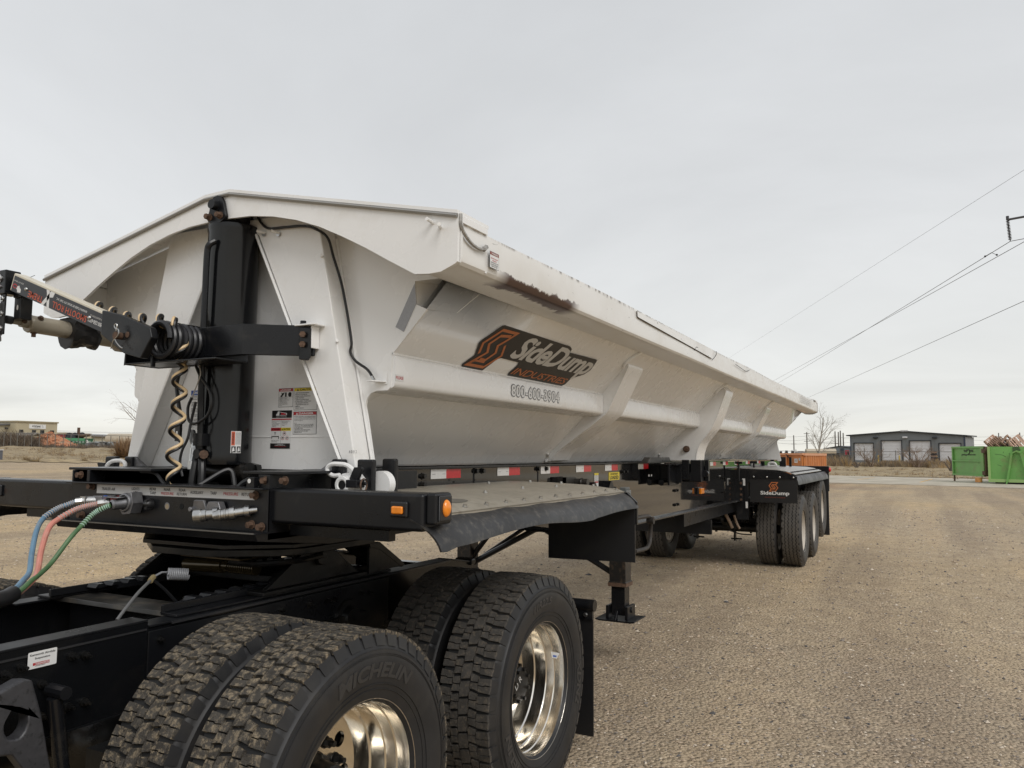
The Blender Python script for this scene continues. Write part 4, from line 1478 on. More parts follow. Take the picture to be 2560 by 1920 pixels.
# ---- mid pivot stop brackets (both sides)
for s in (1, -1):
    b = MB()
    X = lambda x0, x1, y0, y1, z0, z1: b.box(min(s * x0, s * x1), max(s * x0, s * x1), y0, y1, z0, z1)
    X(.722, .795, 4.17, 4.20, 1.36, 1.556)
    X(.812, .912, 4.17, 4.20, 1.345, 1.556)
    X(.918, .958, 4.30, 4.33, 1.345, 1.556)
    X(.906, .914, 4.17, 4.33, 1.345, 1.556)
    X(.795, .812, 4.17, 4.20, 1.345, 1.43)
    X(.52, .90, 4.24, 4.26, 1.335, 1.522)
    X(.70, .955, 4.345, 4.36, 1.345, 1.50)
    b.prism([(.5, 1.512), (.72, 1.50), (.72, 1.33), (.50, 1.30)], 4.17, 4.20, lambda p, q, t: (s * p, t, q))
    X(.64, .66, 3.95, 4.17, 1.31, 1.51)
    X(.50, .72, 4.00, 4.16, 1.50, 1.515)
    b.cyl((s * .93, 4.31, 1.42), (s * .93, 4.26, 1.42), .035, 12)
    b.cyl((s * .56, 4.0, 1.33), (s * .56, 4.3, 1.33), .03, 10)
    b.build('stop_bracket', BLACKM, trailer, bevel=.004)
    part('tub_guide', BLACKM, trailer, lambda b: (b.prism([(3.25, 1.535), (3.35, 1.582), (3.95, 1.582), (4.02, 1.535)], .60, .66, lambda p, q, t: (s * t, p, q))), split=True)

# ---- landing legs
for s in (1, -1):
    leg = part('landing_leg', mat('stained_black_leg', (.014, .013, .012), .4, dirt=(.075, .052, .036), dscale=24, damt=(.50, .66)), trailer, lambda b: (b.box(s * .70 - .068, s * .70 + .068, 2.34, 2.476, .60, 1.30), b.box(s * .70 - .074, s * .70 + .074, 2.333, 2.483, .575, .615)), bevel=.006)
    part('collar', RUST, leg, lambda b: b.box(s * .70 - .075, s * .70 + .075, 2.331, 2.485, .578, .606))
    part('inner_leg', BLACKM, leg, lambda b: b.box(s * .70 - .056, s * .70 + .056, 2.352, 2.464, .355, .60), bevel=.005)
    part('foot', BLACKM, leg, lambda b: (b.prism([(-.16, .325), (-.125, .318), (.125, .318), (.16, .325), (.16, .335), (.12, .330), (-.12, .330), (-.16, .335)], 2.27, 2.55, lambda p, q, t: (s * .70 + p, t, q)), b.box(s * .70 - .09, s * .70 - .066, 2.32, 2.50, .33, .43), b.box(s * .70 + .066, s * .70 + .09, 2.32, 2.50, .33, .43), b.cyl((s * .70 - .10, 2.41, .395), (s * .70 + .10, 2.41, .395), .022, 12), b.prism([(2.27, .33), (2.32, .40), (2.32, .33)], -.01, .01, lambda p, q, t: (s * .70 + t, p, q))), bevel=.003)
    part('brace', BLACKM, leg, lambda b: (b.tube([(s * .64, 2.41, .665), (s * .05, 2.41, .975), (s * .02, 2.41, .98)], .024, 8), b.box(-.12, .12, 2.38, 2.44, .96, 1.04) if s > 0 else b.tube([(-.66, 2.40, .70), (-.43, 2.40, .98), (-.35, 2.40, 1.05)], .024, 8)))
    part('brace', BLACKM, leg, lambda b: b.tube([(s * .64, 2.43, .665), (s * .46, 3.4, 1.0)], .02, 8))
part('gear_shaft', BLACKM, trailer, lambda b: (b.cyl((-.70, 2.41, 1.17), (.78, 2.41, 1.17), .016, 10), b.box(.52, .60, 2.41, 3.05, 1.155, 1.215)))
part('crank_handle', mat('worn_handle', (.035, .031, .028), .5, .3, dirt=(.10, .06, .04), dscale=20), trailer, lambda b: (b.tube(bez([(.77, 2.50, 1.09), (.77, 2.72, 1.092), (.765, 2.93, 1.083), (.76, 3.01, 1.062), (.755, 3.035, 1.01), (.75, 3.04, .93), (.75, 3.02, .865), (.75, 2.96, .825), (.75, 2.88, .815), (.75, 2.62, .822)], 6), .018, 10), b.cyl((.74, 2.985, 1.045), (.80, 2.985, 1.045), .03, 12)))
part('crank_hook', BLACKM, trailer, lambda b: (b.tube([(.66, 2.55, 1.12), (.66, 2.62, .72)], .012, 6), b.box(.60, .63, 2.50, 2.72, 1.13, 1.19), b.tube(bez([(.60, 2.45, 1.26), (.62, 2.62, 1.29), (.62, 2.72, 1.25), (.60, 2.74, 1.15)], 5), .016, 8)))

# ---- front fender platforms with rubber skirts
for s in (1, -1):
    pl = [(.50, 1.4355), (.80, 1.434), (1.05, 1.424), (1.20, 1.407), (1.282, 1.384)]
    b = MB()
    n_ = len(pl)
    yy = [-1.185, -.6, 0.0, .5, .86]
    vs = [(s * x, y, z + dz) for dz in (0, -.006) for y in yy for x, z in pl]
    k = n_ * len(yy)
    fs = [(j * n_ + i, j * n_ + i + 1, (j + 1) * n_ + i + 1, (j + 1) * n_ + i) for j in range(len(yy) - 1) for i in range(n_ - 1)]
    fs += [tuple(q + k for q in f[::-1]) for f in fs]
    rim_ = [j * n_ for j in range(len(yy))] + [(len(yy) - 1) * n_ + i for i in range(1, n_)] + [j * n_ + n_ - 1 for j in range(len(yy) - 2, -1, -1)] + [i for i in range(n_ - 2, 0, -1)]
    fs += [(rim_[i], rim_[(i + 1) % len(rim_)], k + rim_[(i + 1) % len(rim_)], k + rim_[i]) for i in range(len(rim_))]
    b.add(vs, fs)
    fend = b.build('front_fender', DUSTYPLATE, trailer, ang=0.3)
    # skirt
    b = MB()
    ny, nk = 30, 7
    vs = []
    for j in range(ny + 1):
        t = j / ny
        y = -1.30 + 2.17 * t
        for i in range(nk):
            q = i / (nk - 1)
            x = 1.255 + .105 * math.sin(q * PI / 2 * .95) + .006 * math.sin(y * 9) * q
            drop = (.100 + .013 * math.sin(y * 5.1 + 1) * (1 if y < .2 else .5)) * (q ** 1.25)
            z = 1.391 - drop - (.012 if y < -1.19 else 0) + .004 * math.sin(y * 17) * (1 - q)
            yy_ = y + (.035 * q if j == 0 else 0)
            vs.append((s * x, yy_, z))
    m_ = len(vs)
    vs += [(x - s * .007, y, z - .002) for x, y, z in vs]
    fs = [(j * nk + i, j * nk + i + 1, (j + 1) * nk + i + 1, (j + 1) * nk + i) for j in range(ny) for i in range(nk - 1)]
    fs += [tuple(q + m_ for q in f[::-1]) for f in fs]
    fs += [(j * nk + nk - 1, m_ + j * nk + nk - 1, m_ + (j + 1) * nk + nk - 1, (j + 1) * nk + nk - 1) for j in range(ny)]
    fs += [(e * nk * ny + i, e * nk * ny + i + 1, m_ + e * nk * ny + i + 1, m_ + e * nk * ny + i) for e in (0, 1) for i in range(nk - 1)]
    b.add(vs, fs)
    b.build('rubber_skirt', SKIRT, fend, ang=0.9)
    part('flat_bar', DUSTYPLATE, fend, lambda b: b.prism([(1.222, 1.4035), (1.226, 1.409), (1.284, 1.390), (1.281, 1.384)], -1.18, .855, lambda p, q, t: (s * p, t, q)))
    for y in np.linspace(-1.10, .80, 12):
        part('bolt', STEEL, fend, lambda b: bolt(b, (s * 1.252, y, 1.400), (s * .28, 0, .96), .0075, .012))
    for x, y in ((1.10, -.86), (1.02, -.35), (.98, .12), (1.02, .46), (.70, .78), (.90, .80), (1.10, .82), (.62, .40)):
        part('bolt', STEEL, fend, lambda b: bolt(b, (s * x, y, np.interp(x, [p for p, _ in pl], [q for _, q in pl])), (0, 0, 1), .0075, .012))
    part('oval_stain', mat('dark_dust', (.13, .12, .10), .7), fend, lambda b: b.flat([(1.13 + .045 * math.cos(t), -.82 + .10 * math.sin(t)) for t in np.linspace(0, 2 * PI, 24)[:-1]], lambda u, v, d=0: Vector((s * u, v, np.interp(u, [p for p, _ in pl], [q for _, q in pl]) + .0015))))
    part('mud_flap', FLAP, trailer, lambda b: b.prism([(.80, .976), (1.352, .985), (1.352, 1.285), (1.28, 1.375), (.80, 1.40)], .835, .845, lambda p, q, t: (s * p, t, q)))
    part('flap_hanger', BLACKM, trailer, lambda b: (b.box(min(s * .5, s * 1.30), max(s * .5, s * 1.30), .85, .89, 1.33, 1.385), b.prism([(1.30, 1.385), (1.36, 1.33), (1.36, 1.20), (1.335, 1.20), (1.335, 1.31), (1.28, 1.36)], .85, .87, lambda p, q, t: (s * p, t, q))))
    part('cross_arm', BLACKM, trailer, lambda b: [b.box(min(s * .5, s * 1.20), max(s * .5, s * 1.20), y, y + .05, 1.33, 1.385) for y in (-.45, .25)], split=True)

# ---- rear fenders, flaps with lettering, rear bumper
for s in (1, -1):
    rf = part('rear_fender', GREYPLATE, trailer, lambda b: b.prism([(.50, 1.425), (1.05, 1.405), (1.17, 1.385), (1.285, 1.345), (1.285, 1.338), (1.17, 1.377), (1.05, 1.397), (.50, 1.417)], 7.92, 11.2, lambda p, q, t: (s * p, t, q)), ang=0.2)
    part('rubber_skirt', SKIRT, rf, lambda b: b.prism([(1.27, 1.343), (1.30, 1.318), (1.325, 1.27), (1.335, 1.212), (1.328, 1.212), (1.316, 1.268), (1.292, 1.312), (1.262, 1.338)], 7.93, 11.9, lambda p, q, t: (s * (p + .004 * math.sin(t * 3)), t, q - .02 * ((t - 9.6) / 2) ** 2)), ang=0.9)
    for y in np.linspace(8.05, 11.1, 20):
        part('bolt', BLACKD, rf, lambda b: bolt(b, (s * 1.225, y, 1.366), (.3 * s, 0, .95), .014, .012))
    fl = part('mud_flap', FLAP, trailer, lambda b: b.prism([(.678, .945), (1.316, .945), (1.316, 1.312), (1.175, 1.368), (.632, 1.412), (.632, 1.25), (.678, 1.22)], 7.90, 7.912, lambda p, q, t: (s * p, t, q)))
    part('clamp_bar', BLACKM, fl, lambda b: b.prism([(.66, 1.275), (1.312, 1.275), (1.312, 1.308), (1.175, 1.362), (.66, 1.402)], 7.890, 7.899, lambda p, q, t: (s * p, t, q)))
    for x in (.735, .915, 1.088, 1.268):
        part('bolt', STEEL, fl, lambda b: b.sphere((s * x, 7.888, 1.300), .013, 10, 6, (1, .5, 1)))
    if s > 0:
        FF = FRONT((0, 7.8995, 0))
        b = MB()
        b.use(L_ORANGE)
        for sg in (1, -1):
            stroke(b, [(1.000 + sg * p * .058, 1.166 + sg * q * .060) for p, q in ((-.55, -.42), (-1.0, .22), (-.42, 1.0), (.92, 1.0), (.56, .50), (-.20, .50), (-.42, .22), (.10, -.42))], .0125, lambda u, v: FF(u, v, 0))
        b.use(L_WHITE).text('SideDump', FF, .822, 1.040, width=.388, h=.066, d=0, bold=.026)
        b.use(mat('dull_red', (.20, .035, .02), .5)).text('INDUSTRIES', FF, .885, 1.012, width=.27, h=.014, d=0, bold=.01)
        b.build('logo_decal', None, fl, recalc=False)
part('rear_bumper', BLACKM, trailer, lambda b: (b.box(-1.335, 1.335, 11.98, 12.06, 1.285, 1.41), [b.box(s * 1.30 - .03, s * 1.30 + .03, 11.98, 12.06, .95, 1.285) for s in (1, -1)]), bevel=.008)
for s in (1, -1):
    part('mud_flap', FLAP, trailer, lambda b: b.box(s * 1.0 - .32, s * 1.0 + .32, 11.95, 11.96, .16, 1.285))
    part('tail_lamp', REDL, trailer, lambda b: b.sphere((s * 1.345, 12.02, 1.345), .045, 12, 8, (.6, 1, 1)))
    part('rear_stop', BLACKM, trailer, lambda b: [b.box(min(s * x0, s * x1), max(s * x0, s * x1), y, y + .03, 1.40, 1.575) for x0, x1, y in ((.55, .61, 10.45), (.70, .80, 10.45), (.82, .86, 10.7))], split=True)
    part('rear_hook', WHITE, trailer, lambda b: (b.tube(bez([(s * .56, 10.15, 1.43), (s * .58, 10.15, 1.475), (s * .66, 10.15, 1.478), (s * .70, 10.15, 1.43)], 5), .018, 8), b.tube([(s * .56, 10.15, 1.43), (s * .70, 10.15, 1.43)], .018, 8)))
part('pin_post', BLACKM, trailer, lambda b: [(b.cyl((x, y, 1.25), (x, y, 1.50), .014, 8), b.cyl((x - .05, y, 1.50), (x + .05, y, 1.50), .018, 8)) for x, y in ((.60, 7.55), (.62, 8.55))])

# ---- gooseneck front assembly
goose = part('gooseneck', BLACKM, trailer, lambda b: (
    b.box(-.60, .60, -1.312, -1.30, 1.300, 1.468),
    b.box(-.60, .60, -1.345, -1.20, 1.464, 1.471),
    b.box(-.66, -.10, -1.295, -.86, 1.522, 1.534), b.box(.44, .66, -1.295, -.86, 1.522, 1.534),
    b.box(-.61, -.60, -1.31, -.3, 1.27, 1.522), b.box(.535, .585, -1.30, -1.285, 1.27, 1.522), b.box(.585, .60, -1.31, -.3, 1.27, 1.522),
    b.box(-.60, .60, -.88, -.86, 1.36, 1.522), b.box(-.52, -.50, -1.30, -.88, 1.47, 1.522),
    b.box(.495, .535, -1.325, -1.30, 1.465, 1.512),
    b.plate([(-.70, -1.375), (.60, -1.375), (.62, -.30), (-.70, -.30)], frame((0, 0, 1.302), (1, 0, 0), (0, 1, 0)), .006),
    b.prism([(-1.375, 1.300), (-1.36, 1.270), (-.95, 1.222), (-.25, 1.222), (-.25, 1.300)], -.62, .60, lambda p, q, t: (t, p, q)),
    b.plate([(-.25, -1.20), (.25, -1.20), (.47, -1.02), (.50, -.4), (-.50, -.4), (-.47, -1.02)], frame((0, 0, 1.2215), (1, 0, 0), (0, 1, 0)), .018)), bevel=.003)
part('plate_edge', mat('rubbed_edge', (.16, .155, .145), .35, .5), goose, lambda b: b.box(-.695, .595, -1.3775, -1.374, 1.2985, 1.3035))
part('bolster', BLACKM, goose, lambda b: [b.box(min(s * .62, s * 1.10), max(s * .62, s * 1.10), -1.21, -1.17, 1.285, 1.325) for s in (1, -1)], split=True)
PN = FRONT((0, -1.3125, 0))
b = MB()
PNs = lambda u, v, d=0: PN(u, v, d)
b.use(L_GREY).rect(-.426, .531, 1.4215, 1.4625, PN, .0003)
b.use(mat('label_strip_grey', (.56, .56, .555), .35)).rect(-.424, .529, 1.423, 1.461, PN, .001)
b.use(L_BLACK)
for st, u, v, wd, h in (('TRAILER AIR', -.390, 1.437, .092, .0125), ('LIGHTS', -.190, 1.4425, .050, .0115), ('ABS', -.181, 1.4265, .030, .0115), ('REAR', -.075, 1.4445, .040, .0115), ('TARP', -.073, 1.428, .038, .0115), ('REAR', .013, 1.4445, .040, .0115), ('REAR', .104, 1.4445, .040, .0115), ('RETURN', .093, 1.428, .058, .0115), ('AUXILIARY', .172, 1.437, .076, .0125), ('TARP', .288, 1.437, .036, .0125), ('RETURN', .461, 1.437, .060, .0125)):
    b.text(st, PN, u, v, h=h, width=wd, d=.0018, bold=.01)
b.use(L_RED).text('PRESSURE', PN, -.003, 1.428, h=.0115, width=.076, d=.0018, bold=.01).text('PRESSURE', PN, .362, 1.437, h=.0125, width=.080, d=.0018, bold=.01)
b.build('label_strip', None, goose, recalc=False)
for x, y, z in ((-.455, -1.312, 1.452), (.535, -1.312, 1.442), (.575, -1.30, 1.50), (.572, -1.312, 1.322), (.52, -1.312, 1.328), (-.515, -1.312, 1.322), (-.565, -1.295, 1.500), (.655, -1.28, 1.500)):
    part('bolt', RUST, goose, lambda b: bolt(b, (x, y, z), (0, -1, 0), .013, .024))
for x, z in ((.705, 1.497), (.705, 1.475), (-.43, 1.50), (-.30, 1.50), (-.18, 1.50), (.79, 1.49)):
    part('bolt', BLACKD, goose, lambda b: bolt(b, (x, -.90 if abs(x) < .6 else -1.0, z), (0, -1, 0), .013, .026))
hole = lambda u, v, r, n=16: [(u + r * math.cos(2 * PI * i / n), v + r * math.sin(2 * PI * i / n)) for i in range(n)]
b = MB()
b.use(mat('hole_black', (.001, .001, .001), .9)).flat(hole(-.062, 1.386, .026), PN, .0006).flat(hole(.122, 1.383, .0125), PN, .0006)
b.use(L_GREY).flat(hole(.036, 1.382, .0155), PN, .0006)
b.use(mat('hole_gravel', (.30, .24, .16), .9)).flat(hole(.036, 1.380, .0115), PN, .0009)
b.use(L_WHITE).flat(hole(.512, 1.497, .009), FRONT((0, -1.326, 0)), .0006)
for q in islands(b):
    q.build('port_hole', None, goose, recalc=False)
part('port_cap', CABLEB, goose, lambda b: (b.lathe([(0, .022), (.02, .02), (.035, .008), (.04, .0)], (-.062, -1.315, 1.386), (0, -1, .1), 14), b.box(-.066, -.05, -1.345, -1.32, 1.366, 1.406)))
part('air_bracket', BLACKM, goose, lambda b: b.box(.60, 1.15, -1.05, -.99, 1.36, 1.43))

# hydraulic couplers
part('coupler', STEEL, goose, lambda b: (
    b.lathe([(0, .020), (.002, .026), (.030, .027), (.034, .024), (.050, .024), (.052, .020), (.075, .020), (.077, .026), (.095, .026), (.10, .016), (.14, .016)], (.305, -1.405, 1.358), (.86, .50, .10), 20),
    b.lathe([(0, .004), (.004, .017), (.022, .020), (.03, .024), (.034, .024), (.036, .021), (.046, .021), (.048, .024), (.052, .024), (.054, .021), (.064, .021), (.066, .025), (.085, .025), (.087, .018), (.12, .018), (.122, .022), (.14, .022), (.142, .012), (.17, .012)], (.405, -1.405, 1.362), (.80, .58, .14), 18)), ang=0.4)
part('coupler_bore', mat('bore_dark', (.02, .02, .02), .5), goose, lambda b: b.cyl((.3046, -1.4052, 1.358), (.3040, -1.4056, 1.3579), .017, 18))
part('coupler_band', L_BLUE, goose, lambda b: b.cyl((.505, -1.332, 1.3795), (.512, -1.327, 1.381), .0205, 16))
part('coupler_cover', PEWTER, goose, lambda b: (b.plate([(-.028, .03), (.028, .03), (.04, -.01), (.02, -.045), (-.02, -.045), (-.04, -.01)], frame((.262, -1.345, 1.385), (1, 0, .0), (0, -.15, 1)), .012), b.cyl((.225, -1.36, 1.378), (.225, -1.34, 1.378), .010, 10), b.prism([(-.028, 1.412), (.028, 1.412), (.05, 1.366), (-.05, 1.366)], -1.318, -1.35, lambda p, q, t: (.345 + p, t, q))), bevel=.003)

# socket with plug for the light cord
part('plug_socket', PEWTER, goose, lambda b: (b.lathe([(0, .036), (.012, .040), (.05, .041), (.062, .038), (.064, .030), (.03, .029)], (-.152, -1.318, 1.392), (0, -1, .02), 20), b.prism([(-.045, .03), (.03, .045), (.045, .0), (.03, -.045), (-.02, -.05), (-.045, -.02)], -1.372, -1.318, lambda p, q, t: (-.148 + p, t, 1.392 + q)), b.box(-.235, -.14, -1.42, -1.372, 1.412, 1.418)), bevel=.004)

# ---- hoist cylinder
hc = part('hoist_cylinder', BLACK, trailer, lambda b: (b.lathe([(0, .02), (0, .118), (.02, .120), (.05, .118), (1.07, .116), (1.085, .120), (1.105, .120), (1.112, .108), (1.112, .02)], (0.0, -.985, 1.552), (0, .008, 1), 40),), ang=0.5)
part('piston_rod', BLACKM, hc, lambda b: (b.cyl((.0, -.978, 2.66), (.0, -.975, 2.74), .070, 24), b.box(-.04, .04, -1.065, -.90, 2.69, 2.765)))
part('foot_tube', BLACKD, hc, lambda b: (b.cyl((-.16, -.975, 1.515), (.15, -.975, 1.515), .046, 18), b.prism([(.10, 1.56), (.155, 1.55), (.175, 1.49), (.19, 1.38), (.06, 1.38), (.075, 1.47)], -.94, -.91, lambda p, q, t: (p, t, q)), b.prism([(-.10, 1.56), (-.155, 1.55), (-.175, 1.49), (-.19, 1.38), (-.06, 1.38)], -.94, -.91, lambda p, q, t: (p, t, q))))
part('feed_pipe', BLACKM, hc, lambda b: (b.tube(bez([(.018, -1.105, 2.565), (.006, -1.125, 2.545), (-.004, -1.127, 2.50), (-.006, -1.127, 2.30), (-.010, -1.125, 2.0), (-.010, -1.118, 1.70), (-.010, -1.115, 1.62)], 6), .0145, 10), b.box(-.035, .02, -1.135, -1.10, 1.635, 1.69), b.cyl((-.005, -1.10, 1.60), (-.005, -1.14, 1.60), .022, 12)))
part('grease_fitting', RUST, hc, lambda b: (b.cyl((-.01, -1.11, 1.60), (.03, -1.13, 1.597), .013, 8), b.cyl((.028, -1.129, 1.597), (.034, -1.132, 1.597), .02, 8)))
clev = part('clevis', BLACKM, hc, lambda b: b.plate([(-.050, 2.675), (-.030, 2.768), (-.016, 2.781), (.012, 2.785), (.034, 2.772), (.046, 2.755), (.068, 2.682), (.060, 2.668), (.035, 2.655), (-.02, 2.655), (-.045, 2.665)], FRONT((0, -1.094, 0)), .018), bevel=.003)
part('pivot_pin', BLACKM, clev, lambda b: (b.cyl((.006, -1.09, 2.735), (.006, -1.125, 2.736), .022, 16), b.cyl((.006, -1.09, 2.735), (.006, -1.098, 2.735), .028, 16)))
for x in (-.034, .034):
    part('bolt', RUST, clev, lambda b: bolt(b, (x, -1.094, 2.686), (0, -1, 0), .013, .026))
b = MB()
CC = Vector((0, -.985, 0))


def cylmap(u, v, d=0):
    a = u / .120
    return Vector((CC.x + (.1185 + d) * math.sin(a), CC.y - (.1185 + d) * math.cos(a) + .003, v))


def cgrid(u0, u1, v0, v1, d):
    n_ = 5
    for i in range(n_):
        ua, ub = u0 + (u1 - u0) * i / n_, u0 + (u1 - u0) * (i + 1) / n_
        b.add([cylmap(ua, v0, d), cylmap(ub, v0, d), cylmap(ub, v1, d), cylmap(ua, v1, d)], [(0, 1, 2, 3)])


b.use(L_WHITE)
cgrid(.122, .170, 1.604, 1.702, .0006)
b.use(L_ORED)
cgrid(.124, .140, 1.638, 1.700, .0012)
b.use(L_BLACK)
cgrid(.125, .145, 1.607, 1.634, .0012)
cgrid(.150, .168, 1.607, 1.634, .0012)
vs_, fs_, (x0, y0, x1, y1) = text_geo('WARNING', .02)
b.add([cylmap(.136 - (q - y0) / (y1 - y0) * .009, 1.644 + (p - x0) / (x1 - x0) * .050, .0018) for p, q in vs_], fs_)
for i in range(5):
    cgrid(.144 + i * .005, .1455 + i * .005, 1.642, 1.697, .0012)
b.use(L_WHITE)
for u in (.128, .153):
    b.add([cylmap(u, 1.61, .0018), cylmap(u + .012, 1.614, .0018), cylmap(u + .003, 1.628, .0018), cylmap(u + .008, 1.63, .0018)], [(0, 1, 3), (0, 3, 2)])
b.build('warning_decal', None, hc, recalc=False)

# hydraulic hoses beside the cylinder
for P, fit in (([(-.045, -1.10, 1.625), (-.036, -1.12, 1.55), (-.038, -1.13, 1.46), (-.04, -1.12, 1.40)], .62), ([(-.010, -1.105, 1.60), (.012, -1.12, 1.53), (.018, -1.125, 1.46), (.018, -1.12, 1.40)], .6)):
    h = part('hydraulic_hose', CABLEB, trailer, lambda b: b.tube(bez(P, 6), .017, 10), split=True)
part('hose_fitting', STEEL, trailer, lambda b: (b.cyl((-.100, -1.09, 1.700), (-.062, -1.10, 1.640), .018, 8), b.cyl((-.062, -1.10, 1.640), (-.030, -1.11, 1.590), .021, 12), b.cyl((-.078, -1.09, 1.682), (-.02, -1.10, 1.678), .012, 8), b.cyl((-.055, -1.11, 1.625), (-.050, -1.12, 1.565), .0155, 8), b.cyl((-.050, -1.12, 1.565), (-.047, -1.122, 1.53), .020, 12)), ang=.4)
part('hydraulic_hose', CABLEB, trailer, lambda b: (b.tube(bez([(.36, -1.24, 1.46), (.40, -1.23, 1.49), (.46, -1.22, 1.495), (.53, -1.2, 1.497)], 6), .014, 8), b.tube(bez([(.03, -1.15, 1.46), (.10, -1.05, 1.53), (.13, -1.04, 1.46), (.14, -1.04, 1.40)], 6), .012, 8), b.tube(bez([(-.22, -1.25, 1.52), (-.13, -1.25, 1.515), (-.08, -1.25, 1.48), (-.06, -1.25, 1.465)], 6), .008, 8)), split=True)

# ---- side bumper bars with amber markers
for s in (1, -1):
    bar = part('bumper_bar', BLACKM, trailer, lambda b: b.box(min(s * .585, s * 1.302), max(s * .585, s * 1.302), -1.292, -1.19, 1.336, 1.470), bevel=.014)
    part('end_plate', BLACKM, bar, lambda b: b.box(min(s * 1.300, s * 1.345), max(s * 1.300, s * 1.345), -1.275, -1.17, 1.360, 1.4715), bevel=.010)
    part('weld_plate', BLACKM, bar, lambda b: b.box(min(s * .575, s * .592), max(s * .575, s * .592), -1.298, -1.19, 1.338, 1.468), bevel=.004)
    lh = part('lamp_housing', CABLEB, bar, lambda b: b.box(s * 1.205 - .037, s * 1.205 + .037, -1.304, -1.29, 1.384, 1.440), bevel=.009)
    part('marker_lamp', ORANGE, lh, lambda b: b.box(s * 1.205 - .024, s * 1.205 + .024, -1.316, -1.303, 1.396, 1.424), bevel=.006)
    lh = part('lamp_housing', CABLEB, bar, lambda b: b.box(min(s * 1.343, s * 1.353), max(s * 1.343, s * 1.353), -1.262, -1.182, 1.372, 1.462), bevel=.006)
    part('marker_lamp', ORANGE, lh, lambda b: b.sphere((s * 1.352, -1.222, 1.417), .031, 16, 10, (.55, .75, 1.0)))

# ---- tub pivots, stops, white hooks at the front corners
for s in (1, -1):
    hk = part('lock_hook', WHITE, trailer, lambda b: b.tube(bez([(s * .705, -1.02, 1.516), (s * .67, -1.02, 1.514), (s * .643, -1.02, 1.528), (s * .640, -1.02, 1.547), (s * .662, -1.02, 1.561), (s * .70, -1.02, 1.562), (s * .735, -1.02, 1.559), (s * .765, -1.02, 1.546), (s * .785, -1.02, 1.525), (s * .80, -1.02, 1.500)], 5), .0095, 8))
    part('pivot_block', WHITE, hk, lambda b: (b.prism([(.685, 1.44), (.815, 1.44), (.815, 1.50), (.79, 1.525), (.755, 1.532), (.705, 1.522), (.690, 1.50)], -1.01, -.90, lambda p, q, t: (s * p, t, q))), bevel=.005)
    part('pivot_tube', WHITE, hk, lambda b: b.lathe([(.05, .019), (0, .019), (-.003, .024), (-.002, .034), (.0, .036), (.05, .036)], (s * .742, -1.05, 1.478), (0, 1, 0), 24))
    part('pivot_bore', mat('hole_black', (.001, .001, .001), .9), hk, lambda b: b.cyl((s * .742, -1.049, 1.478), (s * .742, -1.048, 1.478), .0195, 20))
    part('pivot_disc', WHITE, hk, lambda b: b.cyl((s * .850, -.945, 1.480), (s * .850, -.905, 1.480), .055, 32))
    part('tub_stop', BLACKM, trailer, lambda b: (b.box(min(s * .632, s * .69), max(s * .632, s * .69), -.99, -.95, 1.45, 1.582), b.box(min(s * .764, s * .845), max(s * .764, s * .845), -.985, -.955, 1.45, 1.582), b.box(min(s * .735, s * .805), max(s * .735, s * .805), -.775, -.745, 1.43, 1.584)), bevel=.008, split=True)
    lk = part('lock_latch', BLACKM, trailer, lambda b: (b.box(s * .793 - .028, s * .793 + .028, -1.055, -1.0, 1.468, 1.500), b.prism([(-.030, 1.498), (.016, 1.498), (.040, 1.545), (.036, 1.552), (-.004, 1.550)], -1.035, -1.02, lambda p, q, t: (s * (.793 + p), t, q)), b.cyl((s * .758, -1.03, 1.485), (s * .85, -1.03, 1.485), .0075, 8)), bevel=.003)
    part('lock_ring', RUST, lk, lambda b: b.lathe([(-.004, .025), (0, .028), (.004, .025), (0, .022)], (s * .845, -1.04, 1.480), (1, .15, 0), 22, closed=True))
    part('plate_gusset', PEWTER, trailer, lambda b: b.prism([(.56, 1.535), (.632, 1.578), (.65, 1.578), (.65, 1.535)], -.975, -.955, lambda p, q, t: (s * p, t, q)))

# ---- tarp arm assembly on the front
strap = part('arm_mount', BLACKM, trailer, lambda b: (
    b.prism([(-.035, -1.145), (.255, -1.145), (.365, -1.06), (.505, -.975), (.505, -.963), (.36, -1.048), (.25, -1.133), (-.035, -1.133)], 2.028, 2.163, lambda p, q, t: (p, q, t)),
    b.box(-.042, -.030, -1.20, -1.09, 2.018, 2.172),
    b.prism([(.455, 2.155), (.512, 2.145), (.515, 2.02), (.50, 2.005), (.455, 2.012)], -1.012, -1.000, lambda p, q, t: (p, t, q)),
    b.box(-.30, .27, -1.30, -1.12, 1.992, 2.000), b.box(-.30, .27, -1.128, -1.12, 1.992, 2.055), b.box(-.30, -.292, -1.30, -1.12, 1.992, 2.075), b.box(-.115, -.105, -1.31, -1.29, 1.975, 2.02)), bevel=.003)
part('mount_tab', WHITE, strap, lambda b: (b.box(.43, .545, -1.02, -.95, 2.158, 2.166), b.box(.507, .515, -1.0, -.95, 2.06, 2.158)), bevel=.003)
for p in ((.455, -.99, 2.166),):
    part('bolt', BLACKM, strap, lambda b: bolt(b, p, (0, 0, 1), .013, .018))
for z in (2.118, 2.075):
    part('bolt', RUST, strap, lambda b: bolt(b, (.472, -1.0, z), (.45, -.9, 0), .014, .03))
for y, z in ((-1.19, 2.155), (-1.11, 2.155), (-1.19, 2.035), (-1.11, 2.035)):
    part('bolt', STEEL, strap, lambda b: bolt(b, (-.042, y, z), (-1, 0, 0), .012, .015))
SPC = Vector((-.065, 0, 2.092))
part('torsion_spring', mat('spring_black', (.018, .018, .02), .32), trailer, lambda b: b.tube([SPC + Vector((.074 * math.cos(t), -1.315 + .215 * t / (2 * PI * 8), .074 * math.sin(t))) for t in np.linspace(0, 2 * PI * 8, 8 * 26)], .0120, 8))
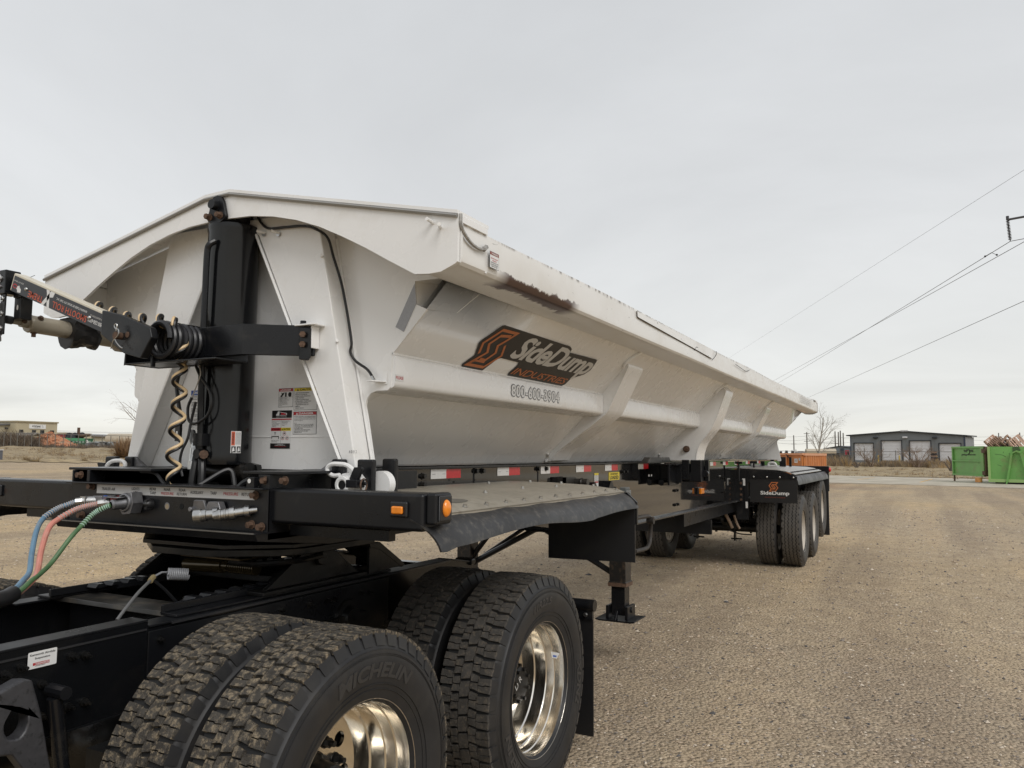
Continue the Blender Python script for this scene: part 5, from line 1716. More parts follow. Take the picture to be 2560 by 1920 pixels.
# arm: square tube rising to the left, lying across the front
A0, A1 = Vector((-.16, -1.335, 2.105)), Vector((-1.075, -1.335, 2.432))
ad = (A1 - A0).normalized()
au = Vector((0, 1, 0)).cross(ad)
if au.z < 0:
    au = -au
arm_fr = lambda u, v, d=0: A0 + ad * u + au * v + Vector((0, -1, 0)) * d
AL = (A1 - A0).length
arm = part('tarp_arm', CREAM, trailer, lambda b: b.box(.10, AL, -.044, .044, -.03, .03, lambda x, y, z: arm_fr(x, y, z)), bevel=.005)
part('pivot_plate', BLACKM, arm, lambda b: (b.prism([(.20, -.052), (.235, .052), (.10, .066), (-.10, .066), (-.13, .03), (-.10, -.072), (.02, -.085)], .004, .042, lambda p, q, t: arm_fr(p, q, t)),), bevel=.006)
pc = arm_fr(.06, -.02, .043)
part('pivot_pin', RUST, arm, lambda b: (b.cyl(pc, pc + Vector((0, -.03, 0)), .016, 12), b.cyl(pc + Vector((.042, .0, .004)), pc + Vector((.042, -.0015, .004)), .013, 14)))
part('hairpin', STEEL, arm, lambda b: (b.tube(bez([pc + Vector(p) for p in ((-.035, -.02, -.055), (-.012, -.026, -.022), (.008, -.028, -.01), (.022, -.028, .005), (.018, -.028, .024), (.0, -.028, .030), (-.008, -.028, .042), (.0, -.028, .050), (.010, -.028, .042), (.004, -.027, .02))], 5), .0028, 6), b.tube(bez([pc + Vector(p) for p in ((-.002, -.026, -.018), (.012, -.026, -.034), (.030, -.024, -.050), (.046, -.022, -.058))], 5), .0028, 6)))
# arm graphics: black wrap, lettering upside down as in the photograph
b = MB()
AD = lambda u, v, d=0: arm_fr(u, v, .0305 + d)
b.use(mat('arm_wrap_black', (.022, .023, .027), .38)).rect(.205, AL - .012, -.043, .0335, AD, .0006)
AT = frame(arm_fr(AL, .0335, .0305), -(-ad), -au)      # writing upside down: u runs from the pivot towards the tip reversed
AT = lambda u, v, d=0: AD(AL - .012 - u if False else u, v, d)


def flip_text(st, ua, ub, va, vb, mt, bold=.01, shear=0.0):
    """letters rotated by 180 degrees; reads from the pivot (right) to the tip (left) upside down"""
    vs_, fs_, (x0, y0, x1, y1) = text_geo(st, bold, shear)
    b.use(mt).add([AD(ua + (p - x0) / (x1 - x0) * (ub - ua), vb - (q - y0) / (y1 - y0) * (vb - va), .0016) for p, q in vs_], fs_)


flip_text('SMOOTH ROLL', .335, .610, -.034, -.004, L_ORED, .004)
flip_text('TREME', .690, .815, -.036, -.006, L_ORED, .004)
flip_text('MANUFACTURED BY SIOUX CITY TARP, INC.', .345, .590, .008, .020, L_WHITE, .01, .2)
flip_text('WWW.SIOUXCITYTARP.COM', .215, .318, .004, .012, L_SIL, .004)
flip_text('800-258-6939', .222, .325, -.024, -.006, L_WHITE, .012)
flip_text('SIOUX CITY TARP, INC.', .870, .955, .008, .016, L_WHITE, .004)
b.use(L_WHITE)
for P in ([(.612, .0335), (.645, .0335), (.700, -.043), (.676, -.043), (.640, .005), (.618, .010)], [(.655, .0335), (.682, .0335), (.672, .018), (.660, -.012), (.648, -.043), (.628, -.043), (.640, -.010)]):
    b.flat(P, AD, .0012)
b.flat([(.878, -.034), (.905, -.038), (.910, -.028), (.925, -.020), (.915, -.010), (.90, -.004), (.89, -.014), (.88, -.018)], AD, .0012)
b.use(L_RED).flat([(.935 + .020 * math.cos(t), -.014 + .011 * math.sin(t)) for t in np.linspace(0, 2 * PI, 20)[:-1]], AD, .0012, [[(.935 + .014 * math.cos(t), -.014 + .006 * math.sin(t)) for t in np.linspace(0, 2 * PI, 20)[:-1]]])
b.build('arm_decal', None, arm, recalc=False)
for u in (.318, .838):
    part('bolt', STEEL, arm, lambda b: b.sphere(arm_fr(u, -.006, .031), .010, 10, 6))
# left end: bracket down to the motor
el = part('end_bracket', BLACKM, arm, lambda b: (b.box(-1.185, -1.115, -1.375, -1.30, 2.375, 2.495), b.box(-1.165, -1.125, -1.365, -1.355, 2.175, 2.40), b.box(-1.120, -1.055, -1.33, -1.27, 2.36, 2.455), b.box(-1.125, -1.07, -1.32, -1.26, 2.255, 2.37)), bevel=.004)
part('bracket_slot', L_SIL, el, lambda b: b.flat([(-1.094 + .007 * math.cos(t), 2.312 + .014 * math.sin(t)) for t in np.linspace(0, 2 * PI, 16)[:-1]], FRONT((0, -1.3205, 0))))
for x, y, z, r in ((-1.162, -1.375, 2.452, .022), (-1.162, -1.375, 2.412, .014), (-1.145, -1.365, 2.352, .014), (-1.145, -1.365, 2.278, .014), (-1.145, -1.365, 2.205, .014)):
    part('bolt', STEEL, el, lambda b: (b.cyl((x, y, z), (x, y - .004, z), r, 14), b.cyl((x, y, z), (x, y - .012, z), r * .6, 6)))
part('guide_blade', mat('dull_galvanised', (.26, .26, .25), .5, .6), el, lambda b: b.tube(bez([(-1.20, -1.37, 2.33), (-1.185, -1.37, 2.24), (-1.17, -1.37, 2.17), (-1.145, -1.38, 2.15)], 5), [.03] * 10 + [.022] * 6, 6))
part('brush_bristles', CABLEB, el, lambda b: [b.tube([(-1.085, -1.30, 2.455), (-1.085 + .075 + .03 * math.sin(i * 2.1), -1.30 - .02 * math.cos(i), 2.455 + .012 * math.sin(i * 1.3) - .0022 * i)], .0016, 4) for i in range(16)])
mo = part('tarp_motor', MOTOR, trailer, lambda b: (b.lathe([(0, .012), (0, .043), (.01, .047), (.012, .0445), (.22, .0445), (.235, .046), (.42, .055), (2.5, .06)], (-1.15, -1.235, 2.250), (0, 1, -.02), 28), b.cyl((-1.15, -1.315, 2.253), (-1.15, -1.23, 2.250), .017, 14), b.cyl((-1.15, -1.27, 2.25), (-1.15, -1.235, 2.25), .024, 12)), ang=.5)
part('shaft_coupler', CABLEB, mo, lambda b: b.cyl((-1.15, -1.34, 2.254), (-1.15, -1.312, 2.253), .021, 12))
part('bolt', RUST, mo, lambda b: (bolt(b, (-1.115, -1.19, 2.279), (.7, 0, .7), .011, .012), bolt(b, (-1.15, -1.20, 2.207), (0, 0, -1), .012, .022), bolt(b, (-1.106, -1.275, 2.25), (1, 0, .2), .009, .01)))
rag = random.Random(2)
b = MB()
nn, mm = 22, 9
vs = []
for j in range(mm):
    t = j / (mm - 1)
    for i in range(nn):
        a = 2 * PI * i / nn
        r = .070 + .010 * math.sin(3 * a + 4 * t) + rag.uniform(-.005, .005) + (.008 if j in (0, mm - 1) else 0)
        vs.append((-1.15 + r * math.cos(a), -1.03 + .15 * t + rag.uniform(-.008, .008), 2.242 + r * math.sin(a) * (1.15 if math.sin(a) < 0 else 1)))
b.add(vs, [(j * nn + i, j * nn + (i + 1) % nn, (j + 1) * nn + (i + 1) % nn, (j + 1) * nn + i) for j in range(mm - 1) for i in range(nn)] + [tuple(range(nn)), tuple(range((mm - 1) * nn, mm * nn))])
b.build('motor_wrap', FLAP, mo, ang=.3)
part('rolled_tarp', TARPT, trailer, lambda b: b.cyl((-1.16, -.72, 2.235), (-1.16, 10.6, 2.19), .068, 20))
# loose black wires by the cylinder
part('wire_lead', CABLEB, trailer, lambda b: b.tube(bez([(-.036, -1.15, 2.0), (-.103, -1.15, 1.986), (-.137, -1.15, 1.921), (-.126, -1.15, 1.847), (-.11, -1.15, 1.79)], 6), .009, 8))
part('wire_lead', CABLEB, trailer, lambda b: (b.tube(bez([(-.028, -1.145, 1.997), (.006, -1.145, 1.945), (.059, -1.14, 1.883), (.075, -1.14, 1.822), (.054, -1.14, 1.767), (-.01, -1.145, 1.734), (-.048, -1.15, 1.747), (-.058, -1.15, 1.804), (-.036, -1.15, 1.85)], 6), .0065, 8), b.tube(bez([(-.01, -1.15, 1.829), (-.035, -1.15, 1.739), (-.039, -1.16, 1.669), (-.06, -1.17, 1.613), (-.07, -1.17, 1.561), (-.05, -1.17, 1.50)], 6), .006, 8)), split=True)
part('wire_lead', mat('pale_wire', (.5, .48, .44), .5), trailer, lambda b: (b.tube(bez([(-.036, -1.15, 1.85), (-.010, -1.15, 1.90), (.012, -1.15, 1.95), (.0, -1.148, 1.995)], 5), .0028, 5), b.tube([(-.111, -1.15, 1.79), (-.117, -1.15, 1.735)], .0022, 5), b.tube([(-.107, -1.15, 1.79), (-.105, -1.15, 1.735)], .0022, 5)), split=True)
b = MB()
b.use(CABLEB).box(-.124, -.094, -1.16, -1.145, 1.655, 1.738)
b.use(L_WHITE).box(-.114, -.104, -1.162, -1.16, 1.662, 1.70)
b.build('wire_connector', None, trailer, bevel=.002)

# ================================================================== TRUCK CHASSIS
truck = thing('semi_truck', 'black truck chassis with dual drive tyres on polished wheels, hitched under the trailer nose', 'truck', (0, -1, 0))
for s in (1, -1):
    rl = part('frame_rail', BLACK, truck, lambda b: b.plate([(-5.2, .735), (-5.2, 1.018), (-1.69, 1.018), (-1.69, .998), (.30, .998), (.55, .955), (.55, .80), (.30, .735)], frame((s * .43, 0, 0), (0, 1, 0), (0, 0, 1)), .010))
    part('top_flange', BLACKM, rl, lambda b: (b.box(min(s * .345, s * .432), max(s * .345, s * .432), -5.2, -1.69, 1.0185, 1.026), b.box(min(s * .345, s * .438), max(s * .345, s * .438), -1.688, .30, .9985, 1.006), b.prism([(.30, .9985), (.55, .955), (.55, .965), (.30, 1.008)], .345, .44, lambda p, q, t: (s * t, p, q)), b.box(min(s * .345, s * .43), max(s * .345, s * .43), -5.2, .55, .728, .735)), bevel=.002)
    part('rail_lip', mat('rubbed_black', (.04, .04, .042), .22, .3), rl, lambda b: (b.box(min(s * .4385, s * .446), max(s * .4385, s * .446), -1.60, .28, .996, 1.003), b.box(min(s * .428, s * .4335), max(s * .428, s * .4335), -5.2, -1.695, .990, .996)))
    part('end_cap', BLACK, rl, lambda b: b.box(min(s * .33, s * .45), max(s * .33, s * .45), .505, .56, .945, .985), bevel=.012)
    part('angle_rail', BLACKM, rl, lambda b: (b.box(min(s * .33, s * .415), max(s * .33, s * .415), -1.56, -.25, 1.007, 1.017), b.box(min(s * .33, s * .342), max(s * .33, s * .342), -1.56, -.25, 1.017, 1.045)), bevel=.003)
    tb = part('slide_rack', BLACKM, rl, lambda b: b.box(min(s * .262, s * .325), max(s * .262, s * .325), -1.42 if s > 0 else -1.30, -.30, 1.018, 1.034))
    for i in range(14):
        y = -1.41 + i * .075
        part('rack_tooth', BLACKM, tb, lambda b: b.prism([(y, 1.033), (y + .012, 1.048), (y + .045, 1.048), (y + .057, 1.033)], s * .264, s * .323, lambda p, q, t: (t, p, q)), bevel=.002)
if True:
    rl = [c for c in truck.children if c.name.startswith('frame_rail')][0]
    for y, z in ((-1.967, .963), (-1.922, .956), (-2.125, .966), (-2.172, .955), (-2.059, .900), (-1.646, .950), (-2.057, .803), (-2.004, .803), (-1.970, .808), (-1.917, .809), (-1.05, .951), (-.882, .945), (-.764, .945), (-.713, .944), (-.524, .942), (-.460, .936), (-2.30, .95), (-2.36, .95)):
        part('bolt', BLACKD, rl, lambda b: (b.cyl((.43, y, z), (.438, y, z), .0135, 14), b.cyl((.438, y, z), (.452, y, z), .0095, 6), b.cyl((.452, y, z), (.466, y, z), .0055, 8)))
    TS = SIDE((.4345, 0, 0))
    b = MB()
    rc = []
    for cx_, cy_, a0 in ((-2.021, .998, 0), (-2.103, .998, 90), (-2.103, .956, 180), (-2.021, .956, 270)):
        rc += [(cx_ + .004 * math.cos(math.radians(a0 + t)), cy_ + .004 * math.sin(math.radians(a0 + t))) for t in (0, 30, 60, 90)]
    b.use(L_WHITE).flat(rc, TS, 0)
    b.use(L_BLACK).text('Kenworth Airglide', TS, -2.101, .988, h=.0085, width=.078, d=.0006, bold=.02).text('Suspension', TS, -2.086, .977, h=.008, width=.047, d=.0006, bold=.02).text('A PACCAR COMPANY', TS, -2.084, .9575, h=.0022, width=.032, d=.0006, bold=.02)
    b.use(L_RED).rect(-2.0835, -2.040, .961, .969, TS, .0006).rect(-2.091, -2.0845, .961, .969, TS, .0006)
    b.use(L_WHITE).text('KENWORTH', TS, -2.081, .9622, h=.0055, width=.039, d=.001, bold=.03)
    b.build('suspension_sticker', None, rl, recalc=False)
    part('splice_plate', BLACKM, rl, lambda b: b.box(.4302, .437, -1.69, -.30, .75, .985), bevel=.003)
    part('spring_hanger', mat('grey_casting', (.055, .055, .06), .45, .3, var=.15, vscale=40, dirt=(.02, .02, .02), dscale=60, damt=(.55, .7)), rl, lambda b: b.plate([(-2.30, .93), (-2.20, .962), (-2.165, .955), (-2.135, .86), (-2.09, .66), (-2.09, .55), (-2.13, .55), (-2.17, .70), (-2.21, .76), (-2.30, .78)], SIDE((.56, 0, 0)), .05, [[(-2.205 + .032 * math.cos(t), .845 + .042 * math.sin(t)) for t in np.linspace(0, 2 * PI, 20)[:-1]]]), bevel=.008)
    part('air_spring', RUBBER, truck, lambda b: b.lathe([(0, .02), (0, .10), (.02, .145), (.05, .155), (.12, .155), (.16, .14), (.18, .10), (.19, .02)], (.62, -2.36, .52), (0, 0, 1), 32))
    part('shock_absorber', BLACKM, truck, lambda b: (b.cyl((.50, -2.06, .87), (.50, -2.02, .62), .022, 12), b.cyl((.46, -2.05, .885), (.54, -2.05, .885), .02, 10)))
    part('bracket', BLACKD, rl, lambda b: (b.lathe([(0, .09), (.02, .085), (.02, .06), (.05, .05), (.05, .01)], (.431, -.62, .84), (1, 0, 0), 20), b.box(.431, .47, -.78, -.50, .82, .86)))
cm = part('cross_plate', mat('worn_black_plate', (.03, .029, .027), .42, .2, rvar=.15, dirt=(.10, .085, .065), dscale=11, damt=(.48, .72)), truck, lambda b: b.prism([(-1.50, .985), (-1.495, 1.004), (-1.345, 1.004), (-1.34, .985)], -.42, .30, lambda p, q, t: (t, p, q)), bevel=.003)
part('cross_angle', BLACK, truck, lambda b: (b.prism([(-1.505, 1.005), (-1.36, 1.005), (-1.36, 1.025)], .292, .30, lambda p, q, t: (t, p, q)), b.box(-.345, .345, -1.46, -1.44, .78, .985), b.box(-.345, .345, -2.62, -2.56, .80, .99), b.box(-.345, .345, -.14, -.08, .78, .99), b.box(-.345, .345, .42, .48, .78, .95)), split=True)
part('axle', BLACKD, truck, lambda b: [(b.cyl((-.95, y, .513), (.95, y, .513), .075, 18), b.sphere((0, y, .52), .22, 18, 12), b.box(-.5, -.38, y - .35, y + .35, .56, .64), b.box(.38, .5, y - .35, y + .35, .56, .64)) for y in (-1.513, -.167)])
part('air_line', CABLEB, truck, lambda b: [b.tube(bez(P, 6), .009, 6) for P in ([(.20, -2.6, .90), (.10, -2.2, .88), (.16, -1.9, .93), (.02, -1.55, .93)], [(.26, -2.6, .86), (.18, -2.2, .91), (.2, -1.8, .87), (.1, -1.5, .90)], [(-.1, -2.6, .88), (-.05, -2.0, .86), (-.15, -1.5, .9)])], split=True)
part('drive_shaft', BLACKD, truck, lambda b: b.cyl((0, -4.8, .62), (0, -1.7, .56), .055, 16))
fw = part('fifth_wheel', BLACKD, truck, lambda b: (
    b.plate([(-.16, -1.22), (.16, -1.22), (.40, -1.06), (.46, -.95), (.46, -.45), (.40, -.38), (-.40, -.38), (-.46, -.45), (-.46, -.95), (-.40, -1.06)], frame((0, 0, 1.198), (1, 0, 0), (0, 1, 0)), .030),
    [(b.prism([(-1.12, 1.035), (-.90, 1.168), (-.70, 1.168), (-.50, 1.035)], s * .40 - .012, s * .40 + .012, lambda p, q, t: (t, p, q)), b.prism([(-1.02, 1.03), (-.86, 1.12), (-.74, 1.12), (-.60, 1.03)], s * .30 - .012, s * .30 + .012, lambda p, q, t: (t, p, q)), b.box(s * .35 - .08, s * .35 + .08, -1.15, -.46, 1.017, 1.034), b.box(s * .35 - .06, s * .35 + .06, -.88, -.72, 1.03, 1.12), b.cyl((s * .28, -.80, 1.135), (s * .44, -.80, 1.135), .03, 14)) for s in (1, -1)],
    b.box(-.35, .35, -.93, -.68, 1.03, 1.06)), bevel=.004)
for s in (1, -1):
    part('ramp', BLACKD, fw, lambda b: (b.prism([(-.46, 1.168), (-.38, 1.168), (-.20, 1.06), (-.16, 1.03), (-.19, 1.022), (-.38, 1.13), (-.46, 1.15)], s * .20 if s > 0 else -.44, s * .44 if s > 0 else -.20, lambda p, q, t: (t, p, q)), b.prism([(-.46, 1.15), (-.38, 1.14), (-.19, 1.03), (-.46, 1.02)], s * .43 - .008, s * .43 + .008, lambda p, q, t: (t, p, q))), bevel=.003)
part('locking_ram', mat('greasy_ram', (.06, .045, .022), .15, .4), fw, lambda b: (b.cyl((-.22, -.98, 1.085), (.02, -.98, 1.095), .032, 16), b.cyl((.02, -.98, 1.095), (.06, -.98, 1.096), .026, 12), [b.cyl((.07 + i * .013, -.98, 1.096), (.077 + i * .013, -.98, 1.096), .030, 14) for i in range(12)], b.box(-.10, .26, -1.12, -.95, 1.148, 1.154)))
part('release_handle', BLACKD, fw, lambda b: b.tube(bez([(.10, -1.02, 1.12), (.30, -1.05, 1.13), (.47, -1.0, 1.15), (.52, -.9, 1.165)], 6), .012, 8))
wheels = {}
for i, y in enumerate((-1.513, -.167)):
    kind = ('dusty', 'worn')[i]
    for s in (1, -1):
        wo = add_wheel(truck, (s * 1.108, y, .515), s, kind, (.22, -.35)[i], True, True)
        add_wheel(truck, (s * .768, y, .515), -s, kind, (.13, .40)[i], False, False)
        if s > 0:
            wheels[i] = wo
LET = mat('tyre_lettering', (.030, .030, .031), .36)
side_text(wheels[0], 'MICHELIN', .372, .048, 83, LET, bold=.035, shear=.15, wd=.40)
side_text(wheels[1], '11R22.5', .385, .035, 96, LET, bold=.03, shear=.2, wd=.20)
side_text(wheels[1], 'XDN2', .375, .045, -8, LET, bold=.035, shear=.15, wd=.22)
side_text(wheels[1], 'MICHELIN', .372, .048, 222, LET, bold=.035, shear=.15, wd=.40)
b = MB()
BC = lambda u, v, d=0: Vector((.1345 + d, u, v))
b.use(L_WHITE).rect(.338, .353, -.115, -.040, BC, .003)
b.use(L_BLACK)
for k in range(13):
    b.rect(.340, .351, -.108 + k * .0046, -.1062 + k * .0046, BC, .004)
o = b.build('barcode_label', None, wheels[0], recalc=False, org=Vector((0, 0, 0)))
o.rotation_euler = (-wheels[0].rotation_euler[0], 0, 0)
b = MB()
KL = frame((.072, .258, .09), (0, .34, .94), (-.9, -.42, .15))
b.use(L_SIL).flat([(-.014, .012), (.014, .022), (.014, -.022), (-.014, -.012)], KL, 0)
b.use(L_BLUE).flat([(-.009, .008), (.0, .010), (.0, -.010), (-.009, -.008)], KL, .0008)
o = b.build('rim_sticker', None, wheels[1], recalc=False, org=Vector((0, 0, 0)))
o.rotation_euler = (-wheels[1].rotation_euler[0], 0, 0)
b = MB()
HB = SIDE((.014, 0, 0))
b.use(L_SIL).text('D R', HB, -.05, .02, h=.03, width=.07, d=.002)
o = b.build('chalk_mark', None, wheels[1], recalc=False, org=Vector((0, 0, 0)))
o.rotation_euler = (-wheels[1].rotation_euler[0] + .6, 0, 0)
for s in (1, -1):
    mf = part('mud_flap', FLAP, truck, lambda b: b.box(min(s * .62, s * 1.205), max(s * .62, s * 1.205), .545, .555, .075, .745))
    part('flap_hanger', BLACKM, mf, lambda b: (b.cyl((s * .44, .55, .775), (s * 1.215, .55, .775), .032, 18), b.box(min(s * .62, s * 1.205), max(s * .62, s * 1.205), .535, .545, .70, .775)))
    part('bolt', STEEL, mf, lambda b: bolt(b, (s * 1.165, .535, .725), (0, -1, 0), .010, .012))

# ================================================================== HOSES AND LOOSE CABLES
def hose(name, label, cat, P, m, r, spring_m, nspring, group=None):
    t = thing(name, label, cat, P[0], group)
    pts = bez(P, 8)
    part('hose', m, t, lambda b: b.tube(pts, r, 10))
    gp = bez(P[:nspring], 12)
    b = MB()
    acc = 0.0
    for i in range(1, len(gp)):
        acc += (gp[i] - gp[i - 1]).length
        if acc > .0068:
            acc = 0.0
            b.lathe([(-.0022, r + .0002), (0, r + .0028), (.0022, r + .0002)], gp[i], gp[i] - gp[i - 1], 12)
    o = b.build('spring_guard', spring_m, t, recalc=False)
    return t


G_AIR = 'trailer supply lines'
tail = lambda x, y, z: [(x, y, z), (x + .07, y - .22, z + .01), (x + .0, y - .55, z + .05), (x - .2, y - .9, z + .2)]
h = hose('air_hose', 'dusty blue air hose, leftmost of the lines leaving the trailer nose', 'hose', [(-.418, -1.415, 1.389), (-.432, -1.44, 1.378), (-.448, -1.475, 1.362), (-.445, -1.53, 1.330), (-.38, -1.60, 1.285), (-.29, -1.67, 1.205), (-.20, -1.73, 1.148), (-.12, -1.80, 1.132)] + tail(-.016, -1.9, 1.117)[:1] + tail(.03, -2.0, 1.114), HOSEB, .0103, SPRINGW, 4, G_AIR)
part('swivel_nut', STEEL, h, lambda b: (b.cyl((-.418, -1.415, 1.389), (-.398, -1.39, 1.392), .0165, 8), b.cyl((-.40, -1.392, 1.392), (-.35, -1.345, 1.394), .021, 14), b.box(-.41, -.375, -1.40, -1.36, 1.382, 1.412)))
part('gladhand', PEWTER, h, lambda b: (b.cyl((-.35, -1.345, 1.394), (-.29, -1.315, 1.394), .024, 14), b.box(-.37, -.31, -1.37, -1.335, 1.38, 1.415)), bevel=.003)
part('colour_tag', L_BLUE, h, lambda b: b.prism([(-.335, 1.408), (-.305, 1.418), (-.285, 1.412), (-.29, 1.404), (-.32, 1.400)], -1.36, -1.35, lambda p, q, t: (p, t, q)))
h = hose('air_hose', 'faded red air hose between the blue hose and the green cable', 'hose', [(-.268, -1.412, 1.386), (-.30, -1.44, 1.377), (-.330, -1.472, 1.362), (-.342, -1.53, 1.330), (-.325, -1.585, 1.295), (-.27, -1.645, 1.215), (-.18, -1.71, 1.155), (-.09, -1.78, 1.135)] + tail(-.004, -1.9, 1.100)[:1] + tail(.045, -2.0, 1.097), HOSER, .0112, SPRINGW, 4, G_AIR)
part('swivel_nut', STEEL, h, lambda b: (b.cyl((-.268, -1.412, 1.386), (-.245, -1.39, 1.390), .0185, 8), b.cyl((-.245, -1.39, 1.390), (-.235, -1.38, 1.391), .026, 14)))
part('gladhand', PEWTER, h, lambda b: (b.cyl((-.235, -1.38, 1.391), (-.165, -1.335, 1.394), .022, 14), b.box(-.245, -.17, -1.385, -1.345, 1.372, 1.392)), bevel=.003)
part('colour_tag', L_RED, h, lambda b: (b.prism([(-.265, 1.408), (-.225, 1.412), (-.225, 1.404), (-.265, 1.400)], -1.39, -1.37, lambda p, q, t: (p, t, q)), b.box(-.215, -.175, -1.395, -1.35, 1.394, 1.418)))
h = hose('light_cable', 'green electrical cable plugged into the trailer nose, right of the red hose', 'cable', [(-.168, -1.425, 1.385), (-.190, -1.445, 1.372), (-.213, -1.47, 1.350), (-.208, -1.52, 1.308), (-.19, -1.58, 1.262), (-.19, -1.65, 1.175), (-.14, -1.72, 1.148), (-.07, -1.80, 1.134)] + tail(.016, -1.91, 1.108)[:1] + tail(.05, -2.0, 1.104), HOSEG, .0092, SPRINGG, 4, G_AIR)
part('plug', PEWTER, h, lambda b: b.lathe([(0, .014), (.006, .022), (.05, .022), (.06, .026), (.10, .027)], (-.165, -1.428, 1.385), (.15, 1, .07), 18))
sl_t = thing('hose_sleeve', 'black rubber sleeve bundling the blue, red and green lines at the left edge', 'sleeve', (.0, -1.93, 1.107))
part('sleeve', FLAP, sl_t, lambda b: b.tube(bez([(.0, -1.905, 1.109), (.04, -1.98, 1.103), (.09, -2.2, 1.115)], 5), .0285, 16))
sl_t['label'] = 'black rubber sleeve bundling the blue, red and green lines at the left edge'

cc = thing('coiled_cable', 'tan and black twin cable coiling from the tarp arm down beside the hoist cylinder', 'cable', (-.01, -1.2, 1.48))
cpath = [(-.64, -1.262, 2.300), (-.48, -1.262, 2.250), (-.36, -1.262, 2.213), (-.25, -1.262, 2.194), (-.15, -1.262, 2.184), (-.05, -1.27, 2.170), (-.01, -1.25, 2.12), (-.018, -1.24, 2.03), (-.012, -1.24, 1.93), (-.008, -1.24, 1.80), (-.012, -1.245, 1.68), (-.015, -1.25, 1.58), (.0, -1.255, 1.50), (.015, -1.255, 1.478)]
for m_, ph, off in ((CABLET, 0.0, 0.0), (CABLEB, 0.0, .0115)):
    q = helix(cpath, .0275, .108)
    P_ = bez(cpath, 24)
    pts = []
    for i, p in enumerate(q):
        d = (P_[min(i + 1, len(P_) - 1)] - P_[max(i - 1, 0)]).normalized()
        pts.append(p + d * off)
    part('strand', m_, cc, lambda b: b.tube(pts, .0072, 8))

ca = thing('coiled_air_line', 'small grey coiled air line standing on a stalk above the truck frame', 'air line', (.228, -1.667, 1.0))
part('lead', mat('grey_line', (.12, .12, .12), .5), ca, lambda b: b.tube(bez([(.235, -1.667, 1.0), (.22, -1.62, 1.035), (.185, -1.545, 1.075), (.145, -1.47, 1.10), (.115, -1.425, 1.112)], 6), .0062, 8))
part('clip', mat('brass_clip', (.34, .27, .14), .5, .3), ca, lambda b: b.cyl((.140, -1.46, 1.103), (.117, -1.428, 1.112), .011, 8))
part('stalk', BLACKM, ca, lambda b: b.tube(bez([(.130, -1.445, 1.108), (.155, -1.40, 1.06), (.18, -1.36, 1.005)], 6), .0065, 6))
part('coil', PVC, ca, lambda b: (b.tube([(.115, -1.425, 1.112), (.098, -1.375, 1.122), (.095, -1.345, 1.118)], .0042, 6), b.tube([Vector((.098, -1.345, 1.112)) + Vector((.50, .84, -.10)).normalized() * (.0072 * t / 6.283) + Vector((.86, -.51, 0)) * (.0205 * math.cos(t)) + Vector((.04, .10, .99)) * (.0215 * math.sin(t)) for t in np.linspace(0, 2 * PI * 11, 11 * 22)], .0036, 6)))

# ================================================================== BACKGROUND
class Facade:
    """vertical wall between two sighted corners; gives wall coordinates for sighted points"""
    def __init__(s, pl, dl, pr, dr, z0=None):
        s.A, s.B = spot(pl, dl), spot(pr, dr)
        s.z0 = min(s.A.z, s.B.z) if z0 is None else z0
        s.A.z = s.B.z = s.z0
        s.U = (s.B - s.A)
        s.len = s.U.length
        s.U.normalize()
        s.Nn = s.U.cross(Vector((0, 0, 1)))
        s.fr = frame(s.A, s.U, (0, 0, 1))

    def u(s, px):
        d = ray(px, 1135)
        n = s.Nn
        t = (s.A - CAM).to_2d().dot(n.to_2d()) / Vector((d.x, d.y)).dot(n.to_2d())
        p = CAM + d * t
        return (p - s.A).to_2d().dot(s.U.to_2d())

    def z(s, px, py):
        d = ray(px, py)
        t = (s.A - CAM).to_2d().dot(s.Nn.to_2d()) / Vector((d.x, d.y)).dot(s.Nn.to_2d())
        return CZ + d.z * t - s.z0

    def rect(s, x0, y0, x1, y1):
        return s.u(x0), s.u(x1), s.z((x0 + x1) / 2, y1), s.z((x0 + x1) / 2, y0)


def Lz(u, v):
    return 2040 + u / 4.254, 980 + v / 4.254


def Q1(u, v):
    return u / 6.506, 1030 + v / 6.506


def Q2(u, v):
    return 2360 + u / 9.76, 1060 + v / 9.76


def Q3(u, v):
    return 1930 + u / 9.759, 1020 + v / 9.759


def corr_wall(name, base, var=.06):
    return mat(name, base, .55, var=var, vscale=.6)


# ---- grey warehouse
GW = corr_wall('grey_metal_wall', (.150, .162, .170))
GW2 = corr_wall('grey_metal_side', (.20, .21, .22))
TRIM = mat('dark_trim', (.022, .025, .03), .5)
DOORW = mat('white_door', (.60, .60, .62), .5, var=.05, vscale=1.5)
fa = Facade(Lz(368, 0)[0], 182, Lz(1592, 0)[0], 176)
wh = thing('warehouse', 'dark grey metal warehouse with four white roller doors behind the chain-link fence', 'building', fa.A)
zl, zr, zp = fa.z(*Lz(368, 466)), fa.z(*Lz(1592, 470)), fa.z(*Lz(945, 424))
up = fa.u(Lz(945, 0)[0])
doors = [fa.rect(*Lz(a, b_), *Lz(c, d_)) for a, b_, c, d_ in ((412, 548, 610, 727), (702, 521, 910, 731), (1003, 523, 1220, 735), (1316, 551, 1540, 742))]
md = fa.rect(*Lz(935, 640), *Lz(985, 735))
out_ = [(0, -1), (fa.len, -1), (fa.len, zr), (up, zp), (0, zl)]
part('wall', GW, wh, lambda b: b.plate(out_, fa.fr, .3, [[(a, max(.0, c) + .02), (b_, max(0, c) + .02), (b_, d_), (a, d_)] for a, b_, c, d_ in doors]))
